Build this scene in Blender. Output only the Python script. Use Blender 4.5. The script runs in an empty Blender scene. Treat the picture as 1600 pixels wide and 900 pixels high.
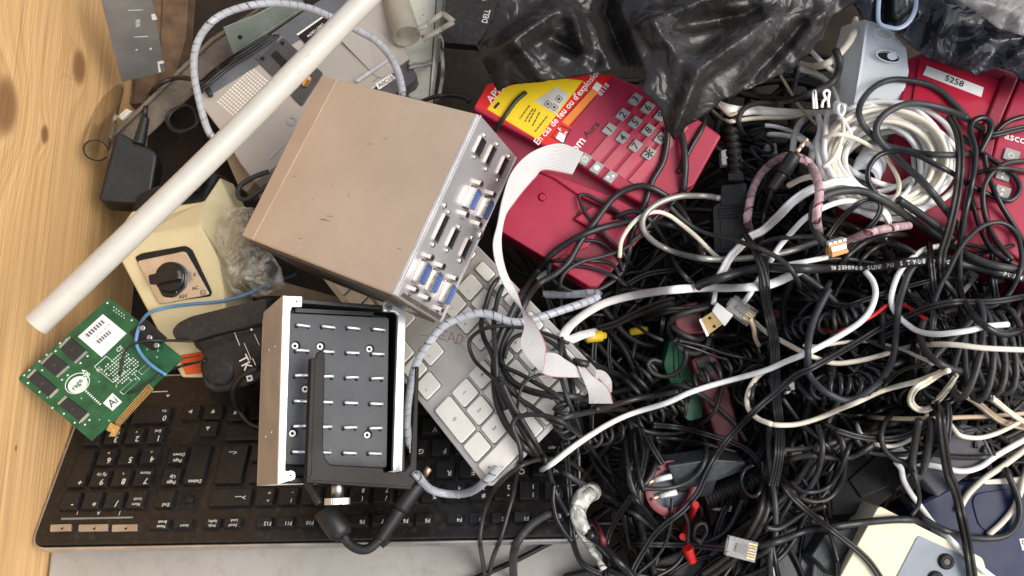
import bpy, bmesh, math, random
import numpy as np
from mathutils import Vector, Matrix, Euler
from mathutils.bvhtree import BVHTree
R = math.radians
SC = bpy.context.scene
COL = SC.collection
random.seed(7)
RNG = np.random.default_rng(7)

# ------------------------------------------------------------------ camera
CAM = Vector((0, -0.149, 0.85)); TILT = R(12)
cd = bpy.data.cameras.new('camera'); cam = bpy.data.objects.new('camera', cd); COL.objects.link(cam)
cam.location = CAM; cam.rotation_euler = (TILT, 0, 0)
cd.sensor_width = 36; cd.angle = R(62); cd.clip_start = .01; cd.clip_end = 200
SC.camera = cam
# ------------------------------------------------------------------ sky, sun, exposure
w = bpy.data.worlds.new('World'); SC.world = w; w.use_nodes = True
nt = w.node_tree; nt.nodes.clear()
sky = nt.nodes.new('ShaderNodeTexSky'); sky.sky_type = 'NISHITA'; sky.sun_disc = False
SUN_EL, SUN_AZ = 52, 100
sky.sun_elevation = R(SUN_EL); sky.sun_rotation = R(SUN_AZ); sky.air_density = 1.0; sky.dust_density = 3.0
hs = nt.nodes.new('ShaderNodeHueSaturation'); hs.inputs['Saturation'].default_value = .45
bg = nt.nodes.new('ShaderNodeBackground'); bg.inputs['Strength'].default_value = .15
out = nt.nodes.new('ShaderNodeOutputWorld')
nt.links.new(sky.outputs[0], hs.inputs['Color']); nt.links.new(hs.outputs[0], bg.inputs['Color']); nt.links.new(bg.outputs[0], out.inputs['Surface'])
sd = bpy.data.lights.new('sun', 'SUN'); sd.energy = 1.35; sd.angle = R(40); sd.color = (1, .95, .88)
so = bpy.data.objects.new('sun', sd); COL.objects.link(so); so.location = (1, -.3, 2)
az = R(SUN_AZ); el = R(SUN_EL)
sdir = Vector((math.sin(az) * math.cos(el), math.cos(az) * math.cos(el), math.sin(el)))
so.rotation_euler = sdir.to_track_quat('Z', 'Y').to_euler()
SC.view_settings.view_transform = 'Standard'; SC.view_settings.look = 'None'
SC.view_settings.exposure = 0.62; SC.view_settings.gamma = 1

# ------------------------------------------------------------------ photo point + height -> point in the box
FPX = 800 / math.tan(R(31))
CX = np.array((1, 0, 0)); CY = np.array((0, math.cos(TILT), math.sin(TILT))); CZ = np.array((0, math.sin(TILT), -math.cos(TILT)))
CA = np.array(CAM)
def rays(p):
    p = np.atleast_2d(np.asarray(p, float))
    return CX * ((p[:, :1] - 800) / FPX) + CY * ((450 - p[:, 1:2]) / FPX) + CZ
def PN(p, z):
    d = rays(p); return CA + d * ((np.asarray(z) - CA[2]) / d[:, 2])[:, None]
def P(px, py, z): return Vector(PN([(px, py)], [z])[0])
MMPX = 0.0005   # about half a millimetre per photo pixel at the top of the heap

# ------------------------------------------------------------------ mesh builder
_txt = {}
def text_geo(s):
    if s not in _txt:
        c = bpy.data.curves.new('t', 'FONT'); c.body = s; c.resolution_u = 2; c.offset = .012
        o = bpy.data.objects.new('t', c); COL.objects.link(o)
        dg = bpy.context.evaluated_depsgraph_get(); me = o.evaluated_get(dg).to_mesh()
        V = [tuple(v.co) for v in me.vertices]; Fc = [tuple(p.vertices) for p in me.polygons]
        o.evaluated_get(dg).to_mesh_clear(); bpy.data.objects.remove(o); bpy.data.curves.remove(c)
        xs = [v[0] for v in V] or [0]; ys = [v[1] for v in V] or [0]
        cx, cy = (min(xs) + max(xs)) / 2, (min(ys) + max(ys)) / 2
        _txt[s] = ([(a - cx, b - cy, 0) for a, b, _ in V], Fc)
    return _txt[s]

def area2(p): return sum(p[i][0] * p[(i + 1) % len(p)][1] - p[(i + 1) % len(p)][0] * p[i][1] for i in range(len(p)))
def rounded(poly, r, n=4):
    """round the corners of a 2D polygon"""
    o = []; m = len(poly)
    for i in range(m):
        a, b, c = Vector(poly[i - 1][:2]), Vector(poly[i][:2]), Vector(poly[(i + 1) % m][:2])
        u, v = a - b, c - b; rr = min(r, u.length * .45, v.length * .45)
        p, q = b + u.normalized() * rr, b + v.normalized() * rr
        for k in range(n + 1):
            t = k / n; o.append(tuple((1 - t) ** 2 * p + 2 * t * (1 - t) * b + t * t * q))
    return o
def rect(cx, cy, w, h, rot=0):
    c, s = math.cos(rot), math.sin(rot)
    return [(cx + x * c - y * s, cy + x * s + y * c) for x, y in ((-w/2, -h/2), (w/2, -h/2), (w/2, h/2), (-w/2, h/2))]
def disc(cx, cy, r, n=20, ry=None, rot=0):
    ry = ry or r; c, s = math.cos(rot), math.sin(rot)
    return [(cx + r * math.cos(t) * c - ry * math.sin(t) * s, cy + r * math.cos(t) * s + ry * math.sin(t) * c) for t in [2 * math.pi * k / n for k in range(n)]]

class MB:
    def __init__(s): s.v = []; s.f = []; s.m = []; s.sm = []
    def add(s, V, F, mi=0, smooth=False):
        b = len(s.v); s.v += [tuple(v) for v in V]
        for f in F: s.f.append(tuple(i + b for i in f)); s.m.append(mi); s.sm.append(smooth)
        return s
    def prism(s, poly, z0, z1, mi=0, inset=0, smooth=False, top_mi=None):
        """closed slab from a 2D outline; inset shrinks the top a little (draft)"""
        if z0 > z1: z0, z1 = z1, z0
        poly = [tuple(p[:2]) for p in poly]
        if area2(poly) < 0: poly = poly[::-1]
        n = len(poly); cx = sum(p[0] for p in poly) / n; cy = sum(p[1] for p in poly) / n
        top = poly
        if inset:
            top = []
            for i in range(n):
                a, b, c = Vector(poly[i - 1]), Vector(poly[i]), Vector(poly[(i + 1) % n])
                e1 = (b - a).normalized(); e2 = (c - b).normalized()
                nn = Vector((-e1.y - e2.y, e1.x + e2.x)); l = nn.length
                top.append(tuple(b + (nn / l * inset * min(2, 2 / max(l, .3)) if l > 1e-6 else Vector((0, 0)))))
        V = [(x, y, z0) for x, y in poly] + [(x, y, z1) for x, y in top]
        s.add(V, [tuple(range(n - 1, -1, -1))], mi)
        b = len(s.v) - 2 * n
        s.f.append(tuple(range(b + n, b + 2 * n))); s.m.append(mi if top_mi is None else top_mi); s.sm.append(False)
        for i in range(n):
            j = (i + 1) % n; s.f.append((b + i, b + j, b + n + j, b + n + i)); s.m.append(mi); s.sm.append(smooth)
        return s
    def ring(s, outer, inner, z0, z1, mi=0, smooth=False):
        n = len(outer)
        if area2(outer) < 0: outer = outer[::-1]; inner = inner[::-1]
        V = [(x, y, z0) for x, y in outer] + [(x, y, z0) for x, y in inner] + [(x, y, z1) for x, y in outer] + [(x, y, z1) for x, y in inner]
        F = []
        for i in range(n):
            j = (i + 1) % n
            F += [(i, j, 2*n + j, 2*n + i), (n + j, n + i, 3*n + i, 3*n + j), (2*n + i, 2*n + j, 3*n + j, 3*n + i), (n + i, n + j, j, i)]
        return s.add(V, F, mi, smooth)
    def box(s, cx, cy, cz, sx, sy, sz, mi=0, rot=0): return s.prism(rect(cx, cy, sx, sy, rot), cz - sz/2, cz + sz/2, mi)
    def sheet(s, poly, z, mi=0):
        poly = [tuple(p[:2]) for p in poly]
        if area2(poly) < 0: poly = poly[::-1]
        return s.add([(x, y, z) for x, y in poly], [tuple(range(len(poly)))], mi)
    def text(s, t, size, x, y, z, rot=0, mi=0, sx=1.0):
        V, F = text_geo(t); c, q = math.cos(rot), math.sin(rot)
        return s.add([(x + size * (a * sx * c - b * q), y + size * (a * sx * q + b * c), z) for a, b, _ in V], F, mi)
    def lathe(s, p0, p1, prof, n=20, mi=0, caps=True):
        """prof: list of (t, radius) along p0->p1"""
        p0, p1 = Vector(p0), Vector(p1); d = p1 - p0
        q = d.normalized().to_track_quat('Z', 'Y'); ex, ey = q @ Vector((1, 0, 0)), q @ Vector((0, 1, 0))
        V = []; F = []
        for t, r in prof:
            for k in range(n):
                a = 2 * math.pi * k / n; V.append(p0 + d * t + ex * (r * math.cos(a)) + ey * (r * math.sin(a)))
        for i in range(len(prof) - 1):
            for k in range(n):
                j = (k + 1) % n; F.append((i*n + k, i*n + j, (i+1)*n + j, (i+1)*n + k))
        s.add(V, F, mi, True)
        if caps:
            b = len(s.v) - len(V); L = (len(prof) - 1) * n
            s.f += [tuple(b + k for k in range(n - 1, -1, -1)), tuple(b + L + k for k in range(n))]; s.m += [mi, mi]; s.sm += [False, False]
        return s
    def cyl(s, p0, p1, r0, r1=None, n=16, mi=0): return s.lathe(p0, p1, [(0, r0), (1, r0 if r1 is None else r1)], n, mi)
    def sweep(s, C, r, prof='round', mi=0, nseg=9, twist=0, caps=True, up=None, rope=None):
        V, F = sweep_geo(C, r, prof, nseg, twist, caps, up, rope); return s.add(V, F, mi, True)
    def build(s, name, mats, parent=None, bevel=0, mw=None, seg=2, recalc=False, angle=35, center=False):
        me = bpy.data.meshes.new(name)
        V = s.v; ofs = None
        if center:
            a = np.array(V); ofs = Vector(((a[:, 0].min() + a[:, 0].max())/2, (a[:, 1].min() + a[:, 1].max())/2, a[:, 2].min()))
            V = (a - np.array(ofs)).tolist()
        me.from_pydata(V, [], s.f)
        if not isinstance(mats, (list, tuple)): mats = [mats]
        for m_ in mats: me.materials.append(m_)
        me.polygons.foreach_set('material_index', s.m); me.polygons.foreach_set('use_smooth', s.sm)
        me.update()
        if recalc:
            b = bmesh.new(); b.from_mesh(me); bmesh.ops.recalc_face_normals(b, faces=b.faces); b.to_mesh(me); b.free()
        o = bpy.data.objects.new(name, me); COL.objects.link(o)
        if parent is not None: o.parent = parent
        if mw is not None: o.matrix_world = mw
        if ofs is not None: o.location = ofs
        if bevel:
            md = o.modifiers.new('bevel', 'BEVEL'); md.width = bevel; md.segments = seg; md.limit_method = 'ANGLE'; md.angle_limit = R(angle)
        return o

def frames_along(C, up=None):
    C = np.asarray(C, float); T = np.gradient(C, axis=0); T /= np.linalg.norm(T, axis=1)[:, None] + 1e-12
    N = np.empty_like(C); prev = np.array(up if up is not None else (0, 0, 1.0))
    if up is None:      # the flat side of a cable lies down
        for i in range(len(C)):
            n = np.array((0, 0, 1.0)) * .35 + prev * .65; n = n - T[i] * (n @ T[i]); l = np.linalg.norm(n)
            prev = n / l if l > 1e-6 else prev; N[i] = prev
    else:               # parallel transport
        for i in range(len(C)):
            n = prev - T[i] * (prev @ T[i]); prev = n / (np.linalg.norm(n) + 1e-12); N[i] = prev
    return T, N, np.cross(T, N)
def profile(kind, n):
    if kind in ('round', 'rope'):
        return [(math.cos(2*math.pi*k/n), math.sin(2*math.pi*k/n)) for k in range(n)]
    if kind == 'oval': return [(1.25 * math.cos(2*math.pi*k/12), .7 * math.sin(2*math.pi*k/12)) for k in range(12)]
    if kind == 'tape': return [(-1, -.18), (1, -.18), (1, .18), (-1, .18)]
    lob = {'twin': 2, 'quad': 4}[kind]; hw = 1.0; rr = hw / lob; P_ = []
    for side in (1, -1):
        for j in range(lob):
            cx = (-hw + rr * (2*j + 1)) * -side
            for a in ((160, 120, 90, 60, 20) if lob == 2 else (150, 90, 30)):
                t = R(a); P_.append((cx + rr * math.cos(t) * side, rr * 1.05 * math.sin(t) * side))
    return P_[::-1]
def sweep_geo(C, r, prof='round', nseg=9, twist=0, caps=True, up=None, rope=None):
    C = np.asarray(C, float); T, N, B = frames_along(C, up); n = len(C)
    pr = np.array(profile(prof, nseg)); m = len(pr)
    r = np.broadcast_to(np.asarray(r, float), (n,))
    s = np.concatenate([[0], np.cumsum(np.linalg.norm(np.diff(C, axis=0), axis=1))])
    a = np.full(n, 0.0) + twist * np.linspace(0, 1, n)
    pa = pr[None, :, 0] * np.cos(a)[:, None] - pr[None, :, 1] * np.sin(a)[:, None]
    pb = pr[None, :, 0] * np.sin(a)[:, None] + pr[None, :, 1] * np.cos(a)[:, None]
    k = np.ones((n, m))
    if rope:
        th = np.arctan2(pr[:, 1], pr[:, 0])[None, :]; k = 1 + rope[2] * np.abs(np.sin((th * rope[0] + s[:, None] * rope[1]) / 2)) - rope[2]
    V = C[:, None, :] + (r[:, None] * k * pa)[:, :, None] * B[:, None, :] + (r[:, None] * k * pb)[:, :, None] * N[:, None, :]
    V = V.reshape(-1, 3).tolist(); F = []
    for i in range(n - 1):
        for j in range(m):
            q = (j + 1) % m; F.append((i*m + j, i*m + q, (i+1)*m + q, (i+1)*m + j))
    if caps: F += [tuple(range(m - 1, -1, -1)), tuple((n-1)*m + j for j in range(m))]
    return V, F
def spline(pts, step=4.0, per=False):
    """Catmull-Rom through points (any dimension), sampled every `step` units of the first two"""
    p = np.asarray(pts, float)
    q = np.vstack([p[-1:], p, p[:2]]) if per else np.vstack([2*p[0] - p[1], p, 2*p[-1] - p[-2]])
    o = []
    for i in range(1, len(q) - 2):
        a, b, c, d = q[i-1:i+3]; L = np.linalg.norm((c - b)[:2]); n = max(2, int(L / step))
        for k in range(n):
            t = k / n; o.append(.5 * (2*b + (c - a)*t + (2*a - 5*b + 4*c - d)*t*t + (3*b - a - 3*c + d)*t**3))
    o.append(q[-2]); return np.array(o)

class Fr:
    """a plane in the box: an origin, two directions, and photo points brought onto it"""
    def __init__(s, o=None, x=None, y=None, M=None):
        if M is None:
            X = (x - o).normalized(); n = X.cross(y - o).normalized()
            if n.z < 0: n = -n
            Y = n.cross(X); M = Matrix(((X.x, Y.x, n.x, o.x), (X.y, Y.y, n.y, o.y), (X.z, Y.z, n.z, o.z), (0, 0, 0, 1)))
        s.M = M; s.I = M.inverted(); s.n = M.to_3x3() @ Vector((0, 0, 1)); s.o = M.translation
    def L(s, px, py, h=0.0):
        d = Vector(rays([(px, py)])[0]); o = s.o + s.n * h
        return s.I @ (CAM + d * ((o - CAM).dot(s.n) / d.dot(s.n)))
    def poly(s, pts, h=0.0): return [tuple(s.L(a, b, h))[:2] for a, b in pts]
    def ang(s, p, q, h=0.0):
        a, b = s.L(*p, h), s.L(*q, h); return math.atan2(b.y - a.y, b.x - a.x)
    def ln(s, p, q, h=0.0): return (s.L(*p, h) - s.L(*q, h)).length
def fr3(a, b, c): return Fr(P(*a), P(*b), P(*c))

# ------------------------------------------------------------------ tagging
def tag(o, label, cat, group=None, kind=None):
    if label: o['label'] = label
    if cat: o['category'] = cat
    if group: o['group'] = group
    if kind: o['kind'] = kind
    return o
def thing(name, label, cat, M=None, group=None):
    o = bpy.data.objects.new(name, None); COL.objects.link(o); o.empty_display_size = .01
    if M is not None: o.matrix_world = M
    return tag(o, label, cat, group)

# ------------------------------------------------------------------ materials
def mat(name, c, r=.5, m=0, var=.18, vs=40, bump=0, bs=250, rv=.15, trans=0, alpha=1, dust=0, dustc=(.3, .27, .23), spec=.5, ior=1.45, coat=0, alphan=None, crinkle=0):
    M_ = bpy.data.materials.new(name); M_.use_nodes = True; t = M_.node_tree; b = t.nodes['Principled BSDF']
    N_ = t.nodes.new; lk = t.links.new
    tc = N_('ShaderNodeTexCoord'); nz = N_('ShaderNodeTexNoise'); nz.inputs['Scale'].default_value = vs; nz.inputs['Detail'].default_value = 5
    lk(tc.outputs['Object'], nz.inputs['Vector'])
    mx = N_('ShaderNodeMix'); mx.data_type = 'RGBA'
    mx.inputs[6].default_value = (*[x * (1 - var) for x in c], 1); mx.inputs[7].default_value = (*[min(1, x * (1 + var)) for x in c], 1)
    rm = N_('ShaderNodeMapRange'); rm.inputs[1].default_value = .3; rm.inputs[2].default_value = .7; lk(nz.outputs[0], rm.inputs[0]); lk(rm.outputs[0], mx.inputs[0])
    col = mx.outputs[2]
    if dust:
        n2 = N_('ShaderNodeTexNoise'); n2.inputs['Scale'].default_value = vs * 6; n2.inputs['Detail'].default_value = 8; n2.inputs['Roughness'].default_value = .7; lk(tc.outputs['Object'], n2.inputs['Vector'])
        r2 = N_('ShaderNodeMapRange'); r2.inputs[1].default_value = .5; r2.inputs[2].default_value = .78; r2.inputs[4].default_value = dust; lk(n2.outputs[0], r2.inputs[0])
        m2 = N_('ShaderNodeMix'); m2.data_type = 'RGBA'; lk(r2.outputs[0], m2.inputs[0]); lk(col, m2.inputs[6]); m2.inputs[7].default_value = (*dustc, 1); col = m2.outputs[2]
    lk(col, b.inputs['Base Color'])
    rr = N_('ShaderNodeMapRange'); rr.inputs[3].default_value = max(.02, r - rv); rr.inputs[4].default_value = min(1, r + rv); lk(nz.outputs[0], rr.inputs[0]); lk(rr.outputs[0], b.inputs['Roughness'])
    b.inputs['Metallic'].default_value = m; b.inputs['IOR'].default_value = ior; b.inputs['Specular IOR Level'].default_value = spec
    if trans: b.inputs['Transmission Weight'].default_value = trans
    if alpha < 1: b.inputs['Alpha'].default_value = alpha
    if coat: b.inputs['Coat Weight'].default_value = coat
    if alphan:
        na = N_('ShaderNodeTexNoise'); na.inputs['Scale'].default_value = alphan[2]; na.inputs['Detail'].default_value = 4; na.inputs['Distortion'].default_value = 1.5; lk(tc.outputs['Object'], na.inputs['Vector'])
        ra = N_('ShaderNodeMapRange'); ra.inputs[1].default_value = .38; ra.inputs[2].default_value = .66; ra.inputs[3].default_value = alphan[0]; ra.inputs[4].default_value = alphan[1]; lk(na.outputs[0], ra.inputs[0]); lk(ra.outputs[0], b.inputs['Alpha'])
    if crinkle:      # thin film: sharp little creases and facets
        wn = N_('ShaderNodeTexNoise'); wn.inputs['Scale'].default_value = 14; wn.inputs['Detail'].default_value = 3; lk(tc.outputs['Object'], wn.inputs['Vector'])
        wm = N_('ShaderNodeMix'); wm.data_type = 'RGBA'; wm.blend_type = 'LINEAR_LIGHT'; wm.inputs[0].default_value = .05; lk(tc.outputs['Object'], wm.inputs[6]); lk(wn.outputs['Color'], wm.inputs[7])
        vo_ = N_('ShaderNodeTexVoronoi'); vo_.feature = 'DISTANCE_TO_EDGE'; vo_.inputs['Scale'].default_value = 26; lk(wm.outputs[2], vo_.inputs['Vector'])
        v2_ = N_('ShaderNodeTexVoronoi'); v2_.feature = 'DISTANCE_TO_EDGE'; v2_.inputs['Scale'].default_value = 70; lk(wm.outputs[2], v2_.inputs['Vector'])
        rg_ = N_('ShaderNodeTexNoise'); rg_.noise_type = 'RIDGED_MULTIFRACTAL'; rg_.inputs['Scale'].default_value = 9; rg_.inputs['Detail'].default_value = 5; lk(wm.outputs[2], rg_.inputs['Vector'])
        a1 = N_('ShaderNodeMath'); a1.operation = 'MULTIPLY_ADD'; a1.inputs[1].default_value = .45; lk(v2_.outputs['Distance'], a1.inputs[0]); lk(vo_.outputs['Distance'], a1.inputs[2])
        a2 = N_('ShaderNodeMath'); a2.operation = 'MULTIPLY_ADD'; a2.inputs[1].default_value = -.10; lk(rg_.outputs[0], a2.inputs[0]); lk(a1.outputs[0], a2.inputs[2])
        bc = N_('ShaderNodeBump'); bc.inputs['Strength'].default_value = 1; bc.inputs['Distance'].default_value = .012*crinkle; lk(a2.outputs[0], bc.inputs['Height']); lk(bc.outputs[0], b.inputs['Normal'])
    if bump:
        nb = N_('ShaderNodeTexNoise'); nb.inputs['Scale'].default_value = bs; nb.inputs['Detail'].default_value = 3; lk(tc.outputs['Object'], nb.inputs['Vector'])
        bp = N_('ShaderNodeBump'); bp.inputs['Strength'].default_value = bump; bp.inputs['Distance'].default_value = .001; lk(nb.outputs[0], bp.inputs['Height']); lk(bp.outputs[0], b.inputs['Normal'])
    return M_
m_white = mat('aged white print', (.75, .73, .68), .5)
m_black = mat('black plastic', (.010, .010, .0105), .42, bump=.08, bs=1500, dust=.05)
m_blackg = mat('gloss black plastic', (.007, .007, .008), .22, dust=.05)
m_dark = mat('very dark plastic', (.010, .0098, .0098), .5, dust=.07, spec=.3)
m_hole = mat('dark socket', (.004, .004, .004), .8)
m_alu = mat('brushed aluminium', (.72, .72, .72), .38, .9, dust=.15)
m_steel = mat('worn steel', (.5, .48, .46), .32, 1, dust=.1)
m_chrome = mat('bright nickel', (.8, .77, .7), .18, 1)
m_gold = mat('gold plating', (.85, .5, .16), .28, 1)
m_red = mat('red phone plastic', (.34, .011, .042), .42, var=.14, vs=22, dust=.10, dustc=(.5, .2, .2), bump=.05, rv=.22)
m_redd = mat('darker red plastic', (.22, .007, .026), .45, var=.12, dust=.08)
m_maroon = mat('maroon plastic', (.11, .009, .014), .45, dust=.15)
m_keygrey = mat('grey key plastic', (.30, .29, .27), .5, dust=.1)
m_print = mat('black print', (.01, .01, .01), .5)
# ================================================================== the box: floor and plank walls
def wood(name, knots, light, dark, plankv, freq=1.0):
    M_ = bpy.data.materials.new(name); M_.use_nodes = True; t = M_.node_tree; b = t.nodes['Principled BSDF']; N_ = t.nodes.new; lk = t.links.new
    tc = N_('ShaderNodeTexCoord'); sp = N_('ShaderNodeSeparateXYZ'); lk(tc.outputs['Object'], sp.inputs[0])
    def mth(op, a, b_=None, c=None):
        n = N_('ShaderNodeMath'); n.operation = op
        for i, v in enumerate((a, b_, c)):
            if v is None: continue
            if isinstance(v, (int, float)): n.inputs[i].default_value = v
            else: lk(v, n.inputs[i])
        return n.outputs[0]
    y, z = sp.outputs[1], sp.outputs[2]
    warp = N_('ShaderNodeTexNoise'); warp.inputs['Scale'].default_value = 5; warp.inputs['Detail'].default_value = 2
    mp0 = N_('ShaderNodeMapping'); mp0.inputs['Scale'].default_value = (1, .35, 2.2); lk(tc.outputs['Object'], mp0.inputs[0]); lk(mp0.outputs[0], warp.inputs['Vector'])
    g = mth('ADD', z, mth('MULTIPLY', mth('SUBTRACT', warp.outputs[0], .5), .014))
    kd = None
    for ky, kz, s in knots:
        dy = mth('MULTIPLY', mth('SUBTRACT', y, ky), .75 / s); dz = mth('MULTIPLY', mth('SUBTRACT', z, kz), 1 / s)
        d2 = mth('ADD', mth('MULTIPLY', dy, dy), mth('MULTIPLY', dz, dz)); e = mth('POWER', 2.718, mth('MULTIPLY', d2, -.35))
        g = mth('ADD', g, mth('MULTIPLY', e, s * 2.4)); k = mth('POWER', 2.718, mth('MULTIPLY', mth('POWER', d2, 3), -2.4)); kd = k if kd is None else mth('MAXIMUM', kd, k)
    cb = N_('ShaderNodeCombineXYZ'); lk(mth('MULTIPLY', y, 1.1), cb.inputs[1]); lk(mth('MULTIPLY', g, 60 * freq), cb.inputs[2])
    n1 = N_('ShaderNodeTexNoise'); n1.inputs['Scale'].default_value = 2.6; n1.inputs['Detail'].default_value = 6; n1.inputs['Roughness'].default_value = .6; lk(cb.outputs[0], n1.inputs['Vector'])
    cr = N_('ShaderNodeValToRGB'); lk(n1.outputs[0], cr.inputs[0])
    cr.color_ramp.elements[0].position = .3; cr.color_ramp.elements[0].color = (*dark, 1); cr.color_ramp.elements[1].position = .62; cr.color_ramp.elements[1].color = (*light, 1)
    fn = N_('ShaderNodeTexNoise'); fn.inputs['Scale'].default_value = 1; fn.inputs['Detail'].default_value = 6; fn.inputs['Roughness'].default_value = .7
    mp = N_('ShaderNodeMapping'); mp.inputs['Scale'].default_value = (200, 4, 760); lk(tc.outputs['Object'], mp.inputs[0]); lk(mp.outputs[0], fn.inputs['Vector'])
    mf = N_('ShaderNodeMix'); mf.data_type = 'RGBA'; mf.blend_type = 'MULTIPLY'; mf.inputs[0].default_value = .7
    fr = N_('ShaderNodeMapRange'); fr.inputs[1].default_value = .32; fr.inputs[2].default_value = .58; fr.inputs[3].default_value = .42; fr.inputs[4].default_value = 1.12; lk(fn.outputs[0], fr.inputs[0])
    lk(cr.outputs[0], mf.inputs[6]); lk(fr.outputs[0], mf.inputs[7]); col = mf.outputs[2]
    if kd is not None:
        mk = N_('ShaderNodeMix'); mk.data_type = 'RGBA'; lk(mth('MULTIPLY', kd, mth('ADD', mth('MULTIPLY', fn.outputs[0], 1.5), .05)), mk.inputs[0]); lk(col, mk.inputs[6]); mk.inputs[7].default_value = (dark[0]*.30, dark[1]*.21, dark[2]*.18, 1); col = mk.outputs[2]
    lk(col, b.inputs['Base Color']); b.inputs['Roughness'].default_value = .6
    bp = N_('ShaderNodeBump'); bp.inputs['Strength'].default_value = .25; bp.inputs['Distance'].default_value = .001; lk(fn.outputs[0], bp.inputs['Height']); lk(bp.outputs[0], b.inputs['Normal'])
    return M_
WX = -.385
def wallz(px, py):
    d = rays([(px, py)])[0]; t = (WX - CA[0]) / d[0]; q = CA + d * t; return q[1], q[2]
kn = [(*wallz(8, 165), .020), (*wallz(124, 105), .014), (*wallz(70, 210), .007), (*wallz(25, 700), .002)]
m_pine = wood('knotty pine', kn, (.73, .465, .215), (.57, .325, .13), 0)
m_oldwood = wood('old brown wood', [], (.075, .048, .028), (.03, .018, .011), 0)
m_floor = mat('dirty box floor', (.022, .015, .010), .8, var=.5, vs=25, dust=.35, dustc=(.09, .07, .05))
b = MB(); b.box(.05, 0.02, -.01, 1.3, 1.0, .02); tag(b.build('floor', m_floor), None, None, kind='structure')
# left wall of two thick pine planks, one above the other
b = MB(); b.prism([(-.5, 0), (.6, 0), (.6, .46), (-.5, .46)], 0, .022)
bw = MB()
for z0, z1 in ((0, .46),):
    bw.add([(WX - .022, -.48, z0), (WX, -.48, z0), (WX, .42, z0), (WX - .022, .42, z0), (WX - .022, -.48, z1), (WX, -.48, z1), (WX, .42, z1), (WX - .022, .42, z1)],
           [(3, 2, 1, 0), (4, 5, 6, 7), (0, 1, 5, 4), (1, 2, 6, 5), (2, 3, 7, 6), (3, 0, 4, 7)])
tag(bw.build('plank_wall', m_pine, bevel=.002), 'light knotty pine board wall along the left side of the bin', 'wall')
# back wall: dark old boards
t = thing('board_wall', 'dark brown old boards closing the far end of the bin', 'wall', Matrix.Translation((0, .40, 0)))
for k in range(3):
    b = MB(); b.box(.1, .012, .05 + k * .105, .97, .022, .1); b.build('board', m_oldwood, t, bevel=.002)

f = fr3((175, 165, .05), (290, 160, .05), (180, 60, .05)); b = MB(); b.prism(f.poly([(150, 166), (262, 158), (290, 60), (296, -30), (150, -30)]), -.02, 0)
for k in range(3): b.sheet(f.poly([(170 + k*38, 160), (171.5 + k*38, 160), (180 + k*38, -30), (178.5 + k*38, -30)]), .0006, 1)
tag(b.build('old_board', [mat('brown dusty board', (.115, .072, .042), .75, var=.4, vs=60, dust=.3, dustc=(.18, .13, .09)), m_oldwood], mw=f.M, bevel=.001), 'brown dusty board lying under the dull metal plate', 'board')
f = fr3((184, 184, .10), (204, 170, .10), (190, 190, .10)); b = MB(); b.prism(f.poly([(183, 182), (197, 169), (206, 173), (190, 187)]), -.004, 0); b.prism(f.poly([(186, 182), (197, 172), (200, 173), (189, 184)]), 0, .0012); tag(b.build('plastic_chip', mat('off white chip', (.55, .53, .46), .5, dust=.2), mw=f.M, bevel=.0006), 'small off-white plastic chip above the black adapter brick', 'chip')
# ================================================================== grey casing at the bottom
m_casing = mat('grey painted casing', (.34, .325, .30), .5, var=.14, vs=10, dust=.5, dustc=(.17, .13, .09), bump=.08)
f = fr3((80, 900, .115), (800, 900, .125), (80, 700, .105))
b = MB(); b.prism(f.poly([(74, 905), (96, 700), (880, 760), (905, 835), (948, 866), (960, 905), (950, 980), (70, 980)]), -.05, 0)
o = b.build('equipment_casing', m_casing, mw=f.M, bevel=.002); tag(o, 'flat light grey casing lying under the lower edge of the black keyboard', 'casing')

# ================================================================== black keyboard (upside down in view)
K = .01905
m_kb = mat('keyboard body black', (.011, .009, .008), .34, dust=.1, vs=30)
m_key = mat('black keycap', (.010, .0095, .0095), .38, bump=.06, bs=1500, dust=.07, vs=60)
m_leg = mat('keycap white legend', (.62, .6, .56), .6)
m_kbedge = mat('silver keyboard trim', (.55, .52, .48), .35, .85, dust=.2)
kM = Matrix.Translation((-.11010, -.16743, .16802)) @ Euler((R(24.654), R(6.918), R(181.467)), 'XYZ').to_matrix().to_4x4()
kf = Fr(M=kM)
KT = thing('computer_keyboard', 'black full size keyboard lying upside down with dusty keys and silver edge', 'keyboard', kM)
ux = lambda a: (a - 8) * K
def urect(x0, x1, y0, y1, g=0): return [(ux(x0) + g, y0 * K + g), (ux(x1) - g, y0 * K + g), (ux(x1) - g, y1 * K - g), (ux(x0) + g, y1 * K - g)]
body = rounded(urect(-.45, 22.4, -6.2, 1.88), .012, 6)
b = MB(); b.prism(body, -.016, -.0045, inset=.001); b.build('body', m_kb, KT, bevel=.001)
ob = rounded(urect(-.56, 22.51, -6.31, 1.99), .014, 6); b = MB(); b.ring(ob, body, -.014, -.0065); b.build('trim', m_kbedge, KT, bevel=.0008)
def key(x0, x1, y0, y1, leg=(), parent=KT, mt=None, top=0.0):
    b = MB(); p = rounded(urect(x0, x1, y0, y1, .0009), .0018, 2); b.prism(p, -.006, top - .0004, inset=.0016)
    for s, dx, dy, sz in leg:
        b.text(s, sz, ux(x0) + dx * K, y1 * K - dy * K, top + .0001, 0, 1)
    return b.build('key', [mt or m_key, m_leg], parent, bevel=.0006)
A = lambda s: [(s, .3, .3, .0062)]
S2 = lambda a, c: [(a, .32, .28, .0048), (c, .32, .62, .0048)]
for i, (a, c) in enumerate(zip("`1234567890-=", "~!\"#$%&/()=?^")):
    key(i, i + 1, -.5, .5, S2(c, a))
key(13, 15, -.5, .5, [('>---', .55, .45, .006)])
for i, a in enumerate("QWERTYUIOP[]"): key(1.5 + i, 2.5 + i, -1.5, -.5, A(a))
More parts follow.
